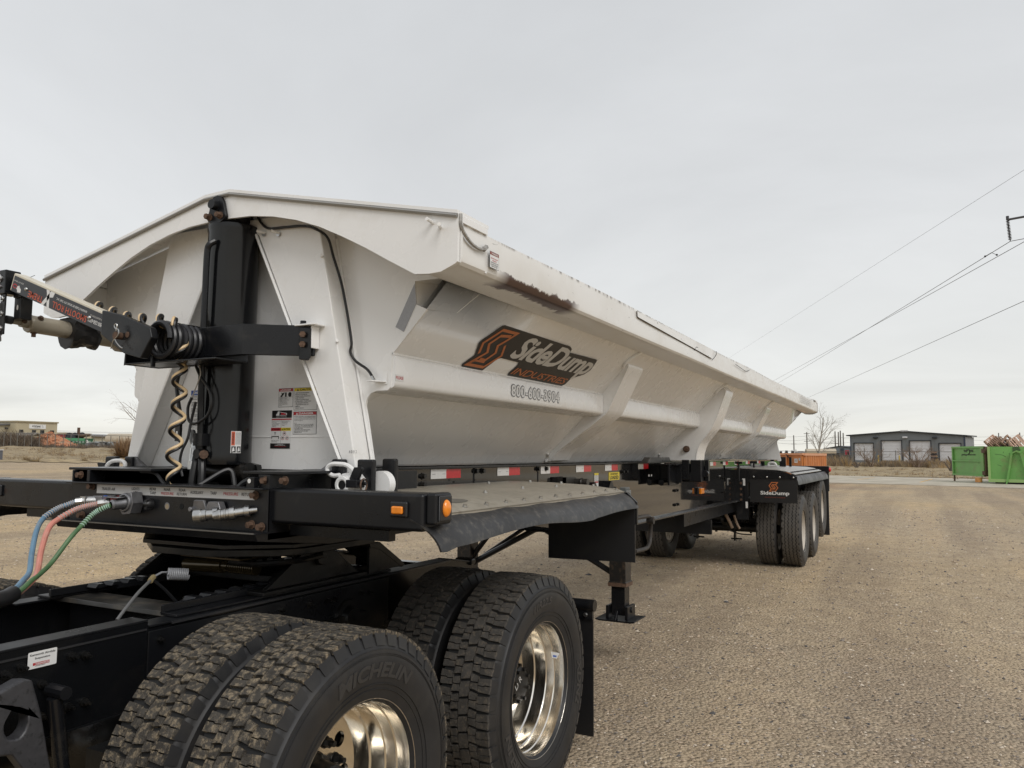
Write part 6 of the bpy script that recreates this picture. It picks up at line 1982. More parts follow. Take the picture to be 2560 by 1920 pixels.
part('wall', GW2, wh, lambda b: (b.box(fa.len - .3, fa.len, -1, zr - .1, -7, -.31, lambda x, y, z: fa.fr(x, y, z)), b.box(0, .3, -1, zl - .1, -7, -.31, lambda x, y, z: fa.fr(x, y, z)), b.box(.3, fa.len - .3, -1, zl - .1, -7, -6.7, lambda x, y, z: fa.fr(x, y, z))))
part('roof', TRIM, wh, lambda b: (b.prism([(-.7, zl - .06), (up, zp), (fa.len + .5, zr - .02), (fa.len + .5, zr + .22), (up, zp + .25), (-.7, zl + .18)],   .35, -7.3, lambda p, q, t: fa.fr(p, q, t))))
part('corner_trim', mat('blue_grey_trim', (.03, .04, .07), .5), wh, lambda b: (b.box(fa.len - .25, fa.len + .05, -.5, zr - .1, .0, .06, lambda x, y, z: fa.fr(x, y, z)), b.box(-.02, .15, -.5, zl - .1, .0, .06, lambda x, y, z: fa.fr(x, y, z))))
part('ridge_vent', DOORW, wh, lambda b: (b.box(up - .6, up + .8, zp + .1, zp + .35, .1, .42, lambda x, y, z: fa.fr(x, y, z))))
for u_ in np.arange(.6, fa.len, .75):
    if any(a - .3 < u_ < b_ + .3 for a, b_, c, d_ in doors):
        continue
    zt_ = np.interp(u_, [0, up, fa.len], [zl, zp, zr]) - .1
    part('wall_seam', GW, wh, lambda b: b.box(u_, u_ + .06, -.5, zt_, .0, .035, lambda x, y, z: fa.fr(x, y, z)))
for a, b_, c, d_ in doors:
    dr_ = part('roller_door', DOORW, wh, lambda b: [b.box(a, b_, z, min(d_, z + .585), -.22, -.16 + .012 * (k % 2), lambda x, y, z: fa.fr(x, y, z)) for k, z in enumerate(np.arange(0.0, d_, .6))])
    part('door_frame', TRIM, dr_, lambda b: (b.box(a - .18, a, 0, d_ + .2, .0, .07, lambda x, y, z: fa.fr(x, y, z)), b.box(b_, b_ + .18, 0, d_ + .2, .0, .07, lambda x, y, z: fa.fr(x, y, z)), b.box(a, b_, d_, d_ + .2, .0, .07, lambda x, y, z: fa.fr(x, y, z))))
a, b_, c, d_ = md
part('side_door', DOORW, wh, lambda b: b.box(a, b_, 0, d_, .001, .05, lambda x, y, z: fa.fr(x, y, z)))
for q in ((640, 484), (955, 481), (1270, 484)):
    uu, zz_ = fa.u(Lz(*q)[0]), fa.z(*Lz(*q))
    part('wall_lamp', DOORW if q[0] == 955 else TRIM, wh, lambda b: b.box(uu - .45, uu + .45, zz_ - .2, zz_ + .15, .0, .45, lambda x, y, z: fa.fr(x, y, z)), bevel=.08)
BOLL = mat('yellow_bollard', (.52, .37, .08), .6)
for i, px in enumerate((407, 700, 922, 1316)):
    uu = fa.u(Lz(px, 0)[0])
    p = fa.fr(uu, 0, 2.2)
    t = thing('bollard', ['yellow bollard at the left edge of the leftmost white roller door', 'yellow bollard left of the second white roller door', 'yellow bollard left of the small white side door', 'yellow bollard left of the rightmost roller door'][i], 'bollard', p, 'bollards by the warehouse doors')
    part('post', BOLL, t, lambda b: (b.cyl(p - Vector((0, 0, .3)), p + Vector((0, 0, 1.55)), .14, 12), b.sphere((p.x, p.y, p.z + 1.55), .14, 12, 6)), split=True)

# ---- tan office building with sign, and its side wing
TAN = corr_wall('tan_metal_wall', (.44, .385, .265), .04)
TAN2 = corr_wall('tan_wing_wall', (.40, .355, .25), .04)
GLASS = mat('dark_window', (.012, .015, .018), .08, ior=1.6)
fk = Facade(Q1(240, 0)[0], 172, Q1(906, 0)[0], 178)
kb = thing('office_building', 'tan metal office building with a white sign and four small windows', 'building', fk.A)
zt0, zt1 = fk.z(*Q1(240, 160)), fk.z(*Q1(906, 184))
wins = [fk.rect(*Q1(a, b_), *Q1(c, d_)) for a, b_, c, d_ in ((294, 293, 347, 350), (503, 299, 555, 356), (638, 301, 690, 357), (799, 305, 851, 362))]
part('wall', TAN, kb, lambda b: b.plate([(0, -1), (fk.len, -1), (fk.len, zt1), (0, zt0)], fk.fr, .3, [[(a, c), (b_, c), (b_, d_), (a, d_)] for a, b_, c, d_ in wins]))
part('wall', TAN2, kb, lambda b: (b.box(0, .3, -1, zt0, -18, -.31, lambda x, y, z: fk.fr(x, y, z)), b.box(fk.len - .3, fk.len, -1, zt1, -18, -.31, lambda x, y, z: fk.fr(x, y, z))))
part('roof', mat('tan_trim', (.30, .255, .165), .5), kb, lambda b: b.prism([(-.15, zt0 - .02), (fk.len + .15, zt1 - .02), (fk.len + .15, zt1 + .25), (-.15, zt0 + .25)], .18, -18.2, lambda p, q, t: fk.fr(p, q, t)))
for a, b_, c, d_ in wins:
    wf = part('window', TRIM, kb, lambda b: (b.plate([(a - .08, c - .08), (b_ + .08, c - .08), (b_ + .08, d_ + .08), (a - .08, d_ + .08)], lambda u, v, d=0: fk.fr(u, v, d + .05), .05, [[(a + .06, c + .06), (b_ - .06, c + .06), (b_ - .06, (c + d_) / 2 - .03), (a + .06, (c + d_) / 2 - .03)], [(a + .06, (c + d_) / 2 + .03), (b_ - .06, (c + d_) / 2 + .03), (b_ - .06, d_ - .06), (a + .06, d_ - .06)]])))
    part('pane', GLASS, wf, lambda b: b.box(a, b_, c, d_, -.10, -.08, lambda x, y, z: fk.fr(x, y, z)))
a, b_, c, d_ = fk.rect(*Q1(445, 202), *Q1(712, 272))
b = MB()
b.use(L_WHITE).box(a, b_, c, d_, .001, .12, lambda x, y, z: fk.fr(x, y, z))
b.use(L_BLACK).text('KODIAK', fk.fr, a + (b_ - a) * .16, c + (d_ - c) * .36, h=(d_ - c) * .40, width=(b_ - a) * .53, d=.13, bold=.04, shear=.15)
b.text('FIELD SERVICES', fk.fr, a + (b_ - a) * .30, c + (d_ - c) * .16, h=(d_ - c) * .10, width=(b_ - a) * .37, d=.13, bold=.02)
w_, h_ = (b_ - a), (d_ - c)
b.use(L_GREY)
arc = [(a + w_ * (.70 + .01 * k + .13 * t), c + h_ * (.40 + .42 * math.sin(t * 2.6 + .1) - .03 * k)) for k in (0,) for t in np.linspace(0, 1, 14)]
b.add([fk.fr(u, v, .13) for u, v in arc] + [fk.fr(u - .05, v - h_ * .07, .13) for u, v in arc], [(i, i + 1, 15 + i, 14 + i) for i in range(13)])
b.flat([(a + w_ * .80, c + h_ * .45), (a + w_ * .86, c + h_ * .50), (a + w_ * .84, c + h_ * .36), (a + w_ * .79, c + h_ * .34)], fk.fr, .13)
b.build('sign_board', None, kb)
fw_ = Facade(Q1(-260, 0)[0], 170, Q1(232, 0)[0], 174.5)
za, zb_ = fw_.z(*Q1(0, 212)), fw_.z(*Q1(232, 205))
part('wing_wall', TAN2, kb, lambda b: b.box(0, fw_.len, -1, zb_, -14, 0, lambda x, y, z: fw_.fr(x, y, z)))
part('wing_roof', mat('grey_roof_edge', (.12, .12, .12), .5), kb, lambda b: b.prism([(-.3, zb_ - .5), (fw_.len, zb_), (fw_.len, zb_ + .28), (-.3, zb_ - .2)], .3, -14, lambda p, q, t: fw_.fr(p, q, t)))
a, b_, c, d_ = fw_.rect(*Q1(138, 168), *Q1(180, 196))
part('roof_unit', TRIM, kb, lambda b: b.box(a, b_, zb_, d_, -3, -1.5, lambda x, y, z: fw_.fr(x, y, z)))
uu, zz_ = fw_.u(Q1(68, 0)[0]), fw_.z(*Q1(68, 262))
part('wall_lamp', TRIM, kb, lambda b: b.box(uu - .25, uu + .25, zz_ - .15, zz_ + .15, .0, .3, lambda x, y, z: fw_.fr(x, y, z)))

# ---- low pale building further back
fp = Facade(Q1(1026, 0)[0], 205, Q1(1466, 0)[0], 215)
pb = thing('low_building', 'long low pale building with a grey roof behind the green dumpsters', 'building', fp.A)
PALE = corr_wall('pale_wall', (.52, .475, .36), .04)
ztp = fp.z(*Q1(1200, 354))
part('wall', PALE, pb, lambda b: b.box(0, fp.len, -1, ztp, -14, 0, lambda x, y, z: fp.fr(x, y, z)))
part('parapet', mat('pale_trim', (.40, .36, .28), .6), pb, lambda b: b.box(-.1, fp.len + .1, ztp, ztp + .22, -14, .12, lambda x, y, z: fp.fr(x, y, z)))
fq = Facade(Q1(1466, 0)[0], 213, Q1(2330, 0)[0], 232)
zq = fq.z(*Q1(1700, 400))
part('wing_wall', PALE, pb, lambda b: b.box(0, fq.len, -1, zq, -12, 0, lambda x, y, z: fq.fr(x, y, z)))
part('roof', mat('grey_metal_roof', (.30, .30, .30), .45, .3), pb, lambda b: b.prism([(.35, zq), (.35, zq + .2), (-6, zq + .75), (-12, zq)], 0, fq.len, lambda p, q, t: fq.fr(t, q, p)))
part('gutter', mat('brown_gutter', (.14, .11, .08), .6), pb, lambda b: b.box(0, fq.len, zq - .25, zq + .02, .30, .5, lambda x, y, z: fq.fr(x, y, z)))
for q in (1062, 1411):
    uu, zz_ = fp.u(Q1(q, 0)[0]), fp.z(*Q1(q, 372))
    part('wall_lamp', TRIM, pb, lambda b: b.box(uu - .25, uu + .25, zz_ - .15, zz_ + .15, .0, .3, lambda x, y, z: fp.fr(x, y, z)))
for q in (1580, 2070):
    uu, zz_ = fq.u(Q1(q, 0)[0]), fq.z(*Q1(q, 372))
    part('roof_vent', TRIM, pb, lambda b: b.sphere(fq.fr(uu, zz_ - .05, -4), .5, 10, 6, (1, 1, .7)))

# ---- yard clutter on the left
def crate_box(name, label, cat, x0, y0, x1, y1, D, depth, m, rib=None, group=None, top=None):
    f = Facade(x0, D, x1, D + 1.5)
    zt_ = f.z((x0 + x1) / 2, y0)
    zb = f.z((x0 + x1) / 2, y1) if y1 else 0
    t = thing(name, label, cat, f.fr(f.len / 2, 0, 0), group)
    part('body', m, t, lambda b: b.box(0, f.len, min(0, zb) if y1 is None else zb, zt_, -depth, 0, lambda x, y, z: f.fr(x, y, z)))
    if rib:
        for u_ in np.linspace(.1, f.len - .2, rib):
            part('rib', m, t, lambda b: b.box(u_, u_ + .1, 0, zt_, .0, .08, lambda x, y, z: f.fr(x, y, z)))
        part('rim', m, t, lambda b: b.box(-.08, f.len + .08, zt_ - .08, zt_ + .06, -depth, .1, lambda x, y, z: f.fr(x, y, z)))
    return t, f, zt_


GREEND = mat('green_dumpster', (.04, .135, .075), .5, var=.15, vscale=.8, dirt=(.10, .11, .08), dscale=.8)
t1, f1, z1 = crate_box('dumpster', 'dark green dumpster heaped with black scrap beside the orange rubble pile', 'dumpster', *Q1(1020, 430), *Q1(1345, 562), 136, 2.4, GREEND, 8, 'green dumpsters in the far yard')
b = MB()
b.use(L_SIL)
b.use(mat('worn_green_white', (.22, .30, .25), .6))
for k in range(9):
    b.rect(.8 + k * .5, 1.12 + k * .5, .55 + .1 * (k % 3), .95 - .08 * (k % 2), f1.fr, .10)
b.build('worn_lettering', None, t1)
part('rim_cap', mat('bright_green', (.07, .26, .13), .5), t1, lambda b: b.box(-.1, f1.len + .1, z1 - .35, z1 + .05, .005, .13, lambda x, y, z: f1.fr(x, y, z)))
t2, f2, z2 = crate_box('dumpster', 'smaller green dumpster with a white scuff right of the heaped one', 'dumpster', *Q1(1362, 436), *Q1(1502, 545), 140, 2.2, GREEND, 4, 'green dumpsters in the far yard')
b = MB()
b.use(L_WHITE).flat([(.1, 1.0), (.5, 1.15), (.9, .75), (1.6, .45), (2.2, .05), (1.2, .25), (.6, .45), (.2, .8)], f2.fr, .10)
b.build('white_scuff', None, t2)
t3, f3, z3 = crate_box('red_container', 'small red container standing behind the dark green dumpster', 'container', *Q1(1103, 365), *Q1(1225, 432), 152, 2.2, mat('dull_red_paint', (.27, .045, .045), .5, var=.15, vscale=1), 5)
sc = thing('scrap_heap', 'black scrap and old tyres heaped in the dark green dumpster', 'scrap', f1.fr(f1.len * .6, z1, -1))
rs = random.Random(11)
for i in range(16):
    u_ = rs.uniform(.42, 1.1)
    c = f1.fr(f1.len * u_, z1 + rs.uniform(-.1, .75) * (1 - abs(u_ - .8)), -1.2 + rs.uniform(-.5, .4))
    part('scrap_piece', mat('black_scrap', (.03, .03, .034), .7), sc, lambda b: b.lathe([(0, .15), (0, .42), (.06, .48), (.2, .48), (.26, .42), (.26, .15)], c, (rs.uniform(-1, 1), rs.uniform(-1, 1), rs.uniform(-.3, 1)), 12, closed=True))
p = f1.fr(f1.len * .90, z1, -.9)
part('steel_beam', RUST, sc, lambda b: (b.box(p.x - .15, p.x + .15, p.y - .15, p.y + .15, p.z - .2, p.z + 1.7), b.tube([p + Vector((-.5, -.3, .35)), p + Vector((1.4, .9, .55))], .25, 6)))

# rubble pile
pc_ = spot(Q1(790, 0)[0], 121)
pile = thing('rubble_pile', 'heap of orange brick rubble behind the far fence', 'rubble pile', pc_)
rs2 = np.random.default_rng(4)
b = MB()
nA, nR = 64, 16
vs = []
for j in range(nR + 1):
    t = j / nR
    for i in range(nA):
        a = 2 * PI * i / nA
        rr = t * (3.7 + .5 * math.sin(2 * a + 1))
        hgt = 2.05 * (1 - t) ** 1.05 + .35 * (1 - t) * math.sin(3 * a) * t
        vs.append((pc_.x + rr * math.cos(a) + rs2.uniform(-.08, .08), pc_.y + rr * math.sin(a) + rs2.uniform(-.08, .08), pc_.z - .1 + max(0, hgt) + rs2.uniform(-.07, .09)))
b.add(vs, [(j * nA + i, j * nA + (i + 1) % nA, (j + 1) * nA + (i + 1) % nA, (j + 1) * nA + i) for j in range(nR) for i in range(nA)])
RUB = mat('brick_rubble', (.42, .185, .095), .9, var=.35, vscale=4, dirt=(.30, .22, .15), dscale=1.2, damt=(.5, .65), bump=.6, bscale=5)
b.build('heap', RUB, pile, ang=.2)
b = MB()
for i in range(420):
    a, t = rs2.uniform(0, 2 * PI), rs2.uniform(0, 1) ** .6
    rr = t * 3.9
    z = pc_.z + 2.0 * (1 - t) ** 1.05
    s_ = rs2.uniform(.06, .17)
    b.box(-s_, s_, -s_ * .6, s_ * .6, -s_ * .5, s_ * .5, frame((pc_.x + rr * math.cos(a), pc_.y + rr * math.sin(a), z), rs2.normal(size=3), (rs2.normal(), .3, 1.1)))
o = b.build('loose_bricks', RUB, pile)
o['kind'] = 'stuff'

# grey junk rows
rs = random.Random(21)
jl = ['grey crate with pale top in the far junk row, nearest the dumpsters', 'low dark grey crate second in the far junk row', 'tall grey bundle third in the far junk row', 'pale grey machine part fourth in the far junk row', 'squat dark bundle fifth in the far junk row', 'grey crate sixth in the far junk row', 'dark grey crate last in the far junk row by the tan bush']
for i in range(7):
    x0 = 1512 + i * 70
    hgt = (490, 500, 478, 486, 505, 482, 496)[i]
    f = Facade(Q1(x0, 0)[0], 128, Q1(x0 + 62, 0)[0], 129)
    z_ = f.z(*Q1(x0, hgt))
    t = thing('junk_crate', jl[i], 'crate', f.fr(f.len / 2, 0, 0), 'junk stored along the far fence')
    mm_ = mat(('junk_grey', 'junk_dark', 'junk_pale')[i % 3], ((.16, .165, .17), (.075, .08, .085), (.30, .31, .31))[i % 3], .6, var=.3, vscale=1.5)
    part('base', mm_, t, lambda b: [b.box(u_, u_ + f.len * .22, 0, z_ * rs.uniform(.6, 1), -1.2, rs.uniform(-.3, 0), lambda x, y, z: f.fr(x, y, z)) for u_ in np.linspace(0, f.len * .76, 4)])
    part('top_rail', mat('junk_pale', (.30, .31, .31), .6), t, lambda b: b.box(-.1, f.len, z_ * .93, z_, -.5, .02, lambda x, y, z: f.fr(x, y, z)))
pt = spot(Q1(2090, 0)[0], 160)
tk_ = thing('storage_tank', 'pale tan storage tank lying beside the low pale building', 'tank', pt)
zt_ = zat(Q1(2090, 0)[0], Q1(0, 450)[1], 160)
part('shell', mat('tan_tank', (.44, .38, .29), .5, var=.06), tk_, lambda b: b.lathe([(-4, .1), (-4, .9), (-3.7, 1.1), (6, 1.1), (6.3, .9), (6.3, .1)], (pt.x, pt.y, zt_), Vector((c_r.x, c_r.y, 0)), 24))
part('saddle', TRIM, tk_, lambda b: [b.box(pt.x + c_r.x * k - .2, pt.x + c_r.x * k + .2, pt.y + c_r.y * k - .8, pt.y + c_r.y * k + .8, pt.z, zt_ - .6) for k in (-2, 4)], split=True)
t4, f4, z4 = crate_box('brown_shed', 'small brown shed in front of the low pale building', 'shed', *Q1(1865, 432), *Q1(1985, 480), 165, 2, mat('brown_shed', (.17, .125, .10), .7, var=.2), 4)
t5, f5, z5 = crate_box('dark_screen', 'dark grey panel screen between the tan office and the green dumpster', 'screen', *Q1(908, 416), *Q1(1020, 480), 150, .3, mat('dark_screen', (.07, .08, .085), .7, var=.2), 3)
cp = Facade(Q1(436, 0)[0], 150, Q1(690, 0)[0], 152)
zc_ = cp.z(*Q1(500, 412))
carp = thing('carport', 'low open carport in front of the tan office wall', 'carport', cp.A)
part('roof', mat('carport_roof', (.22, .20, .17), .6), carp, lambda b: b.prism([(0, zc_), (cp.len * .6, zc_ + .8), (cp.len, zc_ + .4), (cp.len, zc_ + .25), (cp.len * .6, zc_ + .6), (0, zc_ - .15)], 0, -4, lambda p, q, t: cp.fr(p, q, t)))
part('post', TRIM, carp, lambda b: [b.box(u_, u_ + .12, 0, zc_, -.2, -.08, lambda x, y, z: cp.fr(x, y, z)) for u_ in (.1, cp.len * .5, cp.len - .3)], split=True)
wt = Facade(Q1(-60, 0)[0], 150, Q1(205, 0)[0], 150)
wz = wt.z(*Q1(100, 404))
wtt = thing('white_trailer', 'long white flat trailer parked below the tan wing', 'trailer', wt.fr(wt.len / 2, 0, 0))
part('deck', DOORW, wtt, lambda b: b.box(0, wt.len, wz - .35, wz, -2.2, 0, lambda x, y, z: wt.fr(x, y, z)))
part('wheel', CABLEB, wtt, lambda b: [b.cyl(wt.fr(u_, .4, 0), wt.fr(u_, .4, -.3), .4, 16) for u_ in (wt.len * .2, wt.len * .8)])
pb_ = spot(-14, 63)
ub = thing('utility_box', 'small grey utility pedestal cut by the left edge of the photo', 'utility box', pb_)
bu0, bu1 = zat(2, 1126, 63), zat(2, 1124, 63)
part('cabinet', mat('pedestal_grey', (.10, .105, .12), .5), ub, lambda b: b.box(pb_.x - .45, pb_.x + .45, pb_.y - .3, pb_.y + .3, pb_.z, bu0), bevel=.03)
part('lid', DOORW, ub, lambda b: b.box(pb_.x - .5, pb_.x + .5, pb_.y - .33, pb_.y + .33, bu0, bu1), bevel=.02)

# ---- orange container behind the trailer
OC = mat('orange_container', (.47, .175, .05), .5, var=.12, vscale=2, dirt=(.28, .13, .06), dscale=2.5, damt=(.55, .75))
ox = [spot(Q3(150, 0)[0], 43), spot(Q3(770, 0)[0], 41.5), spot(Q3(1290, 0)[0], 46.5)]
oc = thing('roll_off_container', 'orange corrugated container with two white stickers behind the trailer tail', 'container', ox[1])
ztop = zat(Q3(770, 0)[0], Q3(0, 1112)[1], 41.5)
e1 = (ox[0] - ox[1]).normalized()
e2 = (ox[2] - ox[1]).normalized()
l1, l2 = (ox[0] - ox[1]).length, (ox[2] - ox[1]).length
FA_ = frame(ox[0], -e1, (0, 0, 1))
FB_ = frame(ox[1], e2, (0, 0, 1))
c4 = ox[0] + e2 * l2
b = MB()
ft = [ox[0], ox[1], ox[2], c4]
b.add([p + Vector((0, 0, .12)) for p in ft] + [p + Vector((0, 0, ztop)) for p in ft], [(0, 1, 5, 4), (1, 2, 6, 5), (2, 3, 7, 6), (3, 0, 4, 7), (0, 1, 2, 3), (4, 5, 6, 7)])
b.build('body', OC, oc)
part('top_rail', mat('pale_orange', (.62, .30, .16), .5), oc, lambda b: (b.box(-.03, l2 + .05, ztop - .10, ztop + .02, .005, .09, lambda x, y, z: FB_(x, y, z)), b.box(-.05, l1 + .03, ztop - .07, ztop + .02, .005, .09, lambda x, y, z: FA_(x, y, z)), b.box(0, l2, .10, .22, .005, .10, lambda x, y, z: FB_(x, y, z)), b.box(0, l1, .10, .22, .005, .10, lambda x, y, z: FA_(x, y, z))))
for u_ in np.linspace(.25, l2 - .12, 10):
    part('rib', OC, oc, lambda b: b.prism([(u_ - .09, 0), (u_ - .04, .09), (u_ + .04, .09), (u_ + .09, 0)], .2, ztop - .1, lambda p, q, t: FB_(p, t, q)))
for u_ in (.05, l1 * .37, l1 * .95):
    part('rib', OC, oc, lambda b: b.box(u_ - .05, u_ + .05, .2, ztop - .05, .002, .08, lambda x, y, z: FA_(x, y, z)))
for x0, y0, x1, y1 in ((552, 1235, 630, 1335), (655, 1222, 740, 1280)):
    k = l1 / (770 - 150)
    ua, ub_ = (x0 - 150) * k, (x1 - 150) * k
    za_, zb2 = zat(*Q3(x0, y1), 42), zat(*Q3(x0, y0), 42)
    part('sticker', L_WHITE, oc, lambda b: b.rect(ua, ub_, za_, zb2, FA_, .01))
    part('sticker_print', L_GREY, oc, lambda b: [b.rect(ua + .03, ub_ - .03, za_ + (zb2 - za_) * q, za_ + (zb2 - za_) * (q + .1), FA_, .014) for q in (.25, .5, .7)])
part('hose_hook', CABLEB, oc, lambda b: b.tube(bez([FA_(l1 * .38, ztop - .05, .1), FA_(l1 * .52, ztop - .25, .1), FA_(l1 * .58, ztop - .48, .1), FA_(l1 * .50, ztop - .50, .1)], 5), .02, 6))

# ---- green roll-off container with open door
GREEN = mat('green_container', (.155, .37, .095), .45, var=.10, vscale=1.2, dirt=(.20, .21, .09), dscale=1.1, damt=(.52, .75))
gA, gB = spot(Q2(1112, 0)[0], 53.5), spot(Q2(2750, 0)[0], 53.0)
gt = zat(Q2(1150, 0)[0], Q2(0, 552)[1], 53.5)
gb = zat(Q2(1150, 0)[0], Q2(0, 1405)[1], 53.5)
gu = (gB - gA).normalized()
GF = frame(gA, gu, (0, 0, 1))
gl = (gB - gA).length
gdep = 6.0
kx = gl / (2750 - 1112)
U = lambda q: (q - 1112) * kx
V = lambda q: gt - (q - 552) * (gt - gb) / (1405 - 552)
gc = thing('roll_off_container', 'bright green scrap container with an open side door, loaded with pallets', 'container', gA + gu * gl / 2)
part('end_wall', GREEN, gc, lambda b: b.box(0, gl, gb + .02, gt, -.10, 0, lambda x, y, z: GF(x, y, z)))
part('side_wall', GREEN, gc, lambda b: (b.box(-.06, 0, gb + .02, gt, -gdep, .0, lambda x, y, z: GF(x, y, z)), b.box(gl - .1, gl, gb + .02, gt, -gdep, -.1, lambda x, y, z: GF(x, y, z)), b.box(0, gl, gb + .02, gb + .1, -gdep, -.1, lambda x, y, z: GF(x, y, z))))
part('bottom_rail', mat('pale_green', (.30, .46, .17), .5), gc, lambda b: (b.box(-.1, gl, gb - .02, gb + .16, .0, .10, lambda x, y, z: GF(x, y, z)), b.box(-.10, .02, gb, gt, .0, .06, lambda x, y, z: GF(x, y, z))))
part('frame_arm', GREEN, gc, lambda b: (b.prism([(U(1525), V(1460)), (U(1560), V(1400)), (U(1700), V(750)), (U(1690), V(690)), (U(1660), V(700)), (U(1500), V(1460))], .0, .16, lambda p, q, t: GF(p, q, t)), b.prism([(U(2110), V(1460)), (U(1960), V(750)), (U(1900), V(650)), (U(1870), V(660)), (U(2060), V(1460))], .0, .16, lambda p, q, t: GF(p, q, t)), b.prism([(U(1690), V(690)), (U(1800), V(640)), (U(1930), V(680)), (U(1900), V(720)), (U(1800), V(680)), (U(1700), V(720))], .0, .2, lambda p, q, t: GF(p, q, t))))
part('hook_recess', mat('dark_green', (.05, .10, .035), .6), gc, lambda b: b.prism([(U(1700), V(560)), (U(1770), V(550)), (U(1850), V(550)), (U(1900), V(650)), (U(1800), V(640)), (U(1700), V(690))], .004, .03, lambda p, q, t: GF(p, q, t)))
part('skid', CABLEB, gc, lambda b: (b.box(U(1490), U(1560), 0.0, gb + .02, -1.2, .12, lambda x, y, z: GF(x, y, z)), b.box(U(1200), gl, .05, gb - .02, -gdep, -.3, lambda x, y, z: GF(x, y, z))), split=True)
for q in ((1465, 690, 25), (1610, 725, 22), (1365, 840, 10), (1440, 905, 10), (1755, 885, 16), (1862, 885, 16), (1815, 740, 14), (1755, 1280, 14), (1765, 1340, 12), (1875, 1150, 16), (1160, 1180, 12), (1220, 1215, 8)):
    part('scuff', mat('dark_green', (.05, .10, .035), .6), gc, lambda b: b.flat([(U(q[0] - q[2] * .5), V(q[1] + q[2])), (U(q[0] + q[2] * .2), V(q[1] + q[2] * .6)), (U(q[0] + q[2] * .5), V(q[1] - q[2])), (U(q[0] - q[2] * .1), V(q[1] - q[2] * .3))], GF, .004))
part('scratch', mat('dark_green', (.05, .10, .035), .6), gc, lambda b: (b.tube([GF(U(x), V(y), .0) for x, y in ((1255, 735), (1420, 752), (1525, 795))], .012, 4), b.tube([GF(U(x), V(y), .0) for x, y in ((1300, 990), (1400, 1025))], .010, 4)))
# open door panel
dA, dB = spot(Q2(222, 0)[0], 57.5), spot(Q2(1000, 0)[0], 54.2)
DF = frame(dA, (dB - dA).normalized(), (0, 0, 1))
dl_ = (dB - dA).length
dk = dl_ / (1000 - 222)
dU = lambda q: (q - 222) * dk
zt2, zb3 = zat(Q2(600, 0)[0], Q2(0, 555)[1], 56), zat(Q2(600, 0)[0], Q2(0, 1255)[1], 56)
dV = lambda q: zt2 - (q - 555) * (zt2 - zb3) / 700
dp = part('door_panel', GREEN, gc, lambda b: b.box(0, dl_, zb3, zt2, -.06, 0, lambda x, y, z: DF(x, y, z)))
part('door_frame', GREEN, dp, lambda b: (b.box(0, dl_, zt2 - .09, zt2 + .02, .002, .10, lambda x, y, z: DF(x, y, z)), b.box(0, dl_, zb3 - .02, zb3 + .08, .002, .10, lambda x, y, z: DF(x, y, z)), b.box(0, .12, zb3, zt2, .002, .09, lambda x, y, z: DF(x, y, z)), b.box(dU(935), dl_, zb3, zt2, .002, .11, lambda x, y, z: DF(x, y, z)), b.box(.1, dU(935), dV(915), dV(885), .002, .09, lambda x, y, z: DF(x, y, z))))
part('hinge', RUST, dp, lambda b: (b.box(dU(975), dU(1030), zb3, zt2, -.10, .05, lambda x, y, z: DF(x, y, z)), [b.box(dU(970), dU(1040), dV(q) - .12, dV(q) + .12, -.12, .13, lambda x, y, z: DF(x, y, z)) for q in (660, 1180)]))
part('stand_leg', RUST, dp, lambda b: b.box(0, .08, 0, zb3, -.05, .03, lambda x, y, z: DF(x, y, z)))
b = MB()
b.use(mat('green_black_print', (.03, .055, .02), .6)).text('THE', DF, dU(497), dV(690), h=dV(630) - dV(690), width=dU(580) - dU(497), d=.012, bold=.05).text('YPSE', DF, dU(625), dV(690), h=dV(630) - dV(690), width=dU(735) - dU(625), d=.012, bold=.05).text('gunkygotrees.com', DF, dU(440), dV(778), h=dV(722) - dV(778), width=dU(785) - dU(440), d=.012, bold=.04)
b.flat([(dU(570), dV(605)), (dU(600), dV(612)), (dU(605), dV(660)), (dU(580), dV(668))], DF, .012)
b.tube(bez([DF(dU(625), dV(610), .012), DF(dU(640), dV(660), .012), DF(dU(645), dV(705), .012), DF(dU(610), dV(735), .012)], 5), .03, 4)
b.build('lettering', None, dp)
# pallets in the container
WOOD = mat('weathered_wood', (.26, .165, .11), .8, var=.25, vscale=5)
WOOD2 = mat('pale_wood', (.46, .30, .22), .8, var=.2, vscale=5)
WOOD3 = mat('dark_wood', (.085, .055, .05), .8, var=.25, vscale=5)


def pallet(label, q, tilt, yaw, m, size=(1.0, .8), D=55.0):
    px, py = Q2(q[0], q[1] + 20)
    size = (size[0] * .85, size[1] * .8)
    c = spot(px, D)
    c.z = zat(px, py, D)
    t = thing('pallet', label, 'pallet', c, 'pallets piled in the green container')
    R_ = Matrix.Rotation(yaw, 3, 'Z') @ Matrix.Rotation(1.15, 3, 'X') @ Matrix.Rotation(tilt, 3, 'Z')
    fr_ = lambda x, y, z: c + R_ @ Vector((x, y, z))
    for i in range(6):
        part('plank', m, t, lambda b: b.box(-size[0] / 2 + i * size[0] / 5.6, -size[0] / 2 + i * size[0] / 5.6 + .085, -size[1] / 2, size[1] / 2, .10, .125, fr_))
    for y in (-.46, 0, .42):
        part('stringer', m, t, lambda b: b.box(-size[0] / 2, size[0] / 2, y * size[1], y * size[1] + .05, 0, .10, fr_))
    for i in (0, 3, 5):
        part('plank', m, t, lambda b: b.box(-size[0] / 2 + i * size[0] / 5.6, -size[0] / 2 + i * size[0] / 5.6 + .12, -size[1] / 2, size[1] / 2, -.025, .0, fr_))
    return t


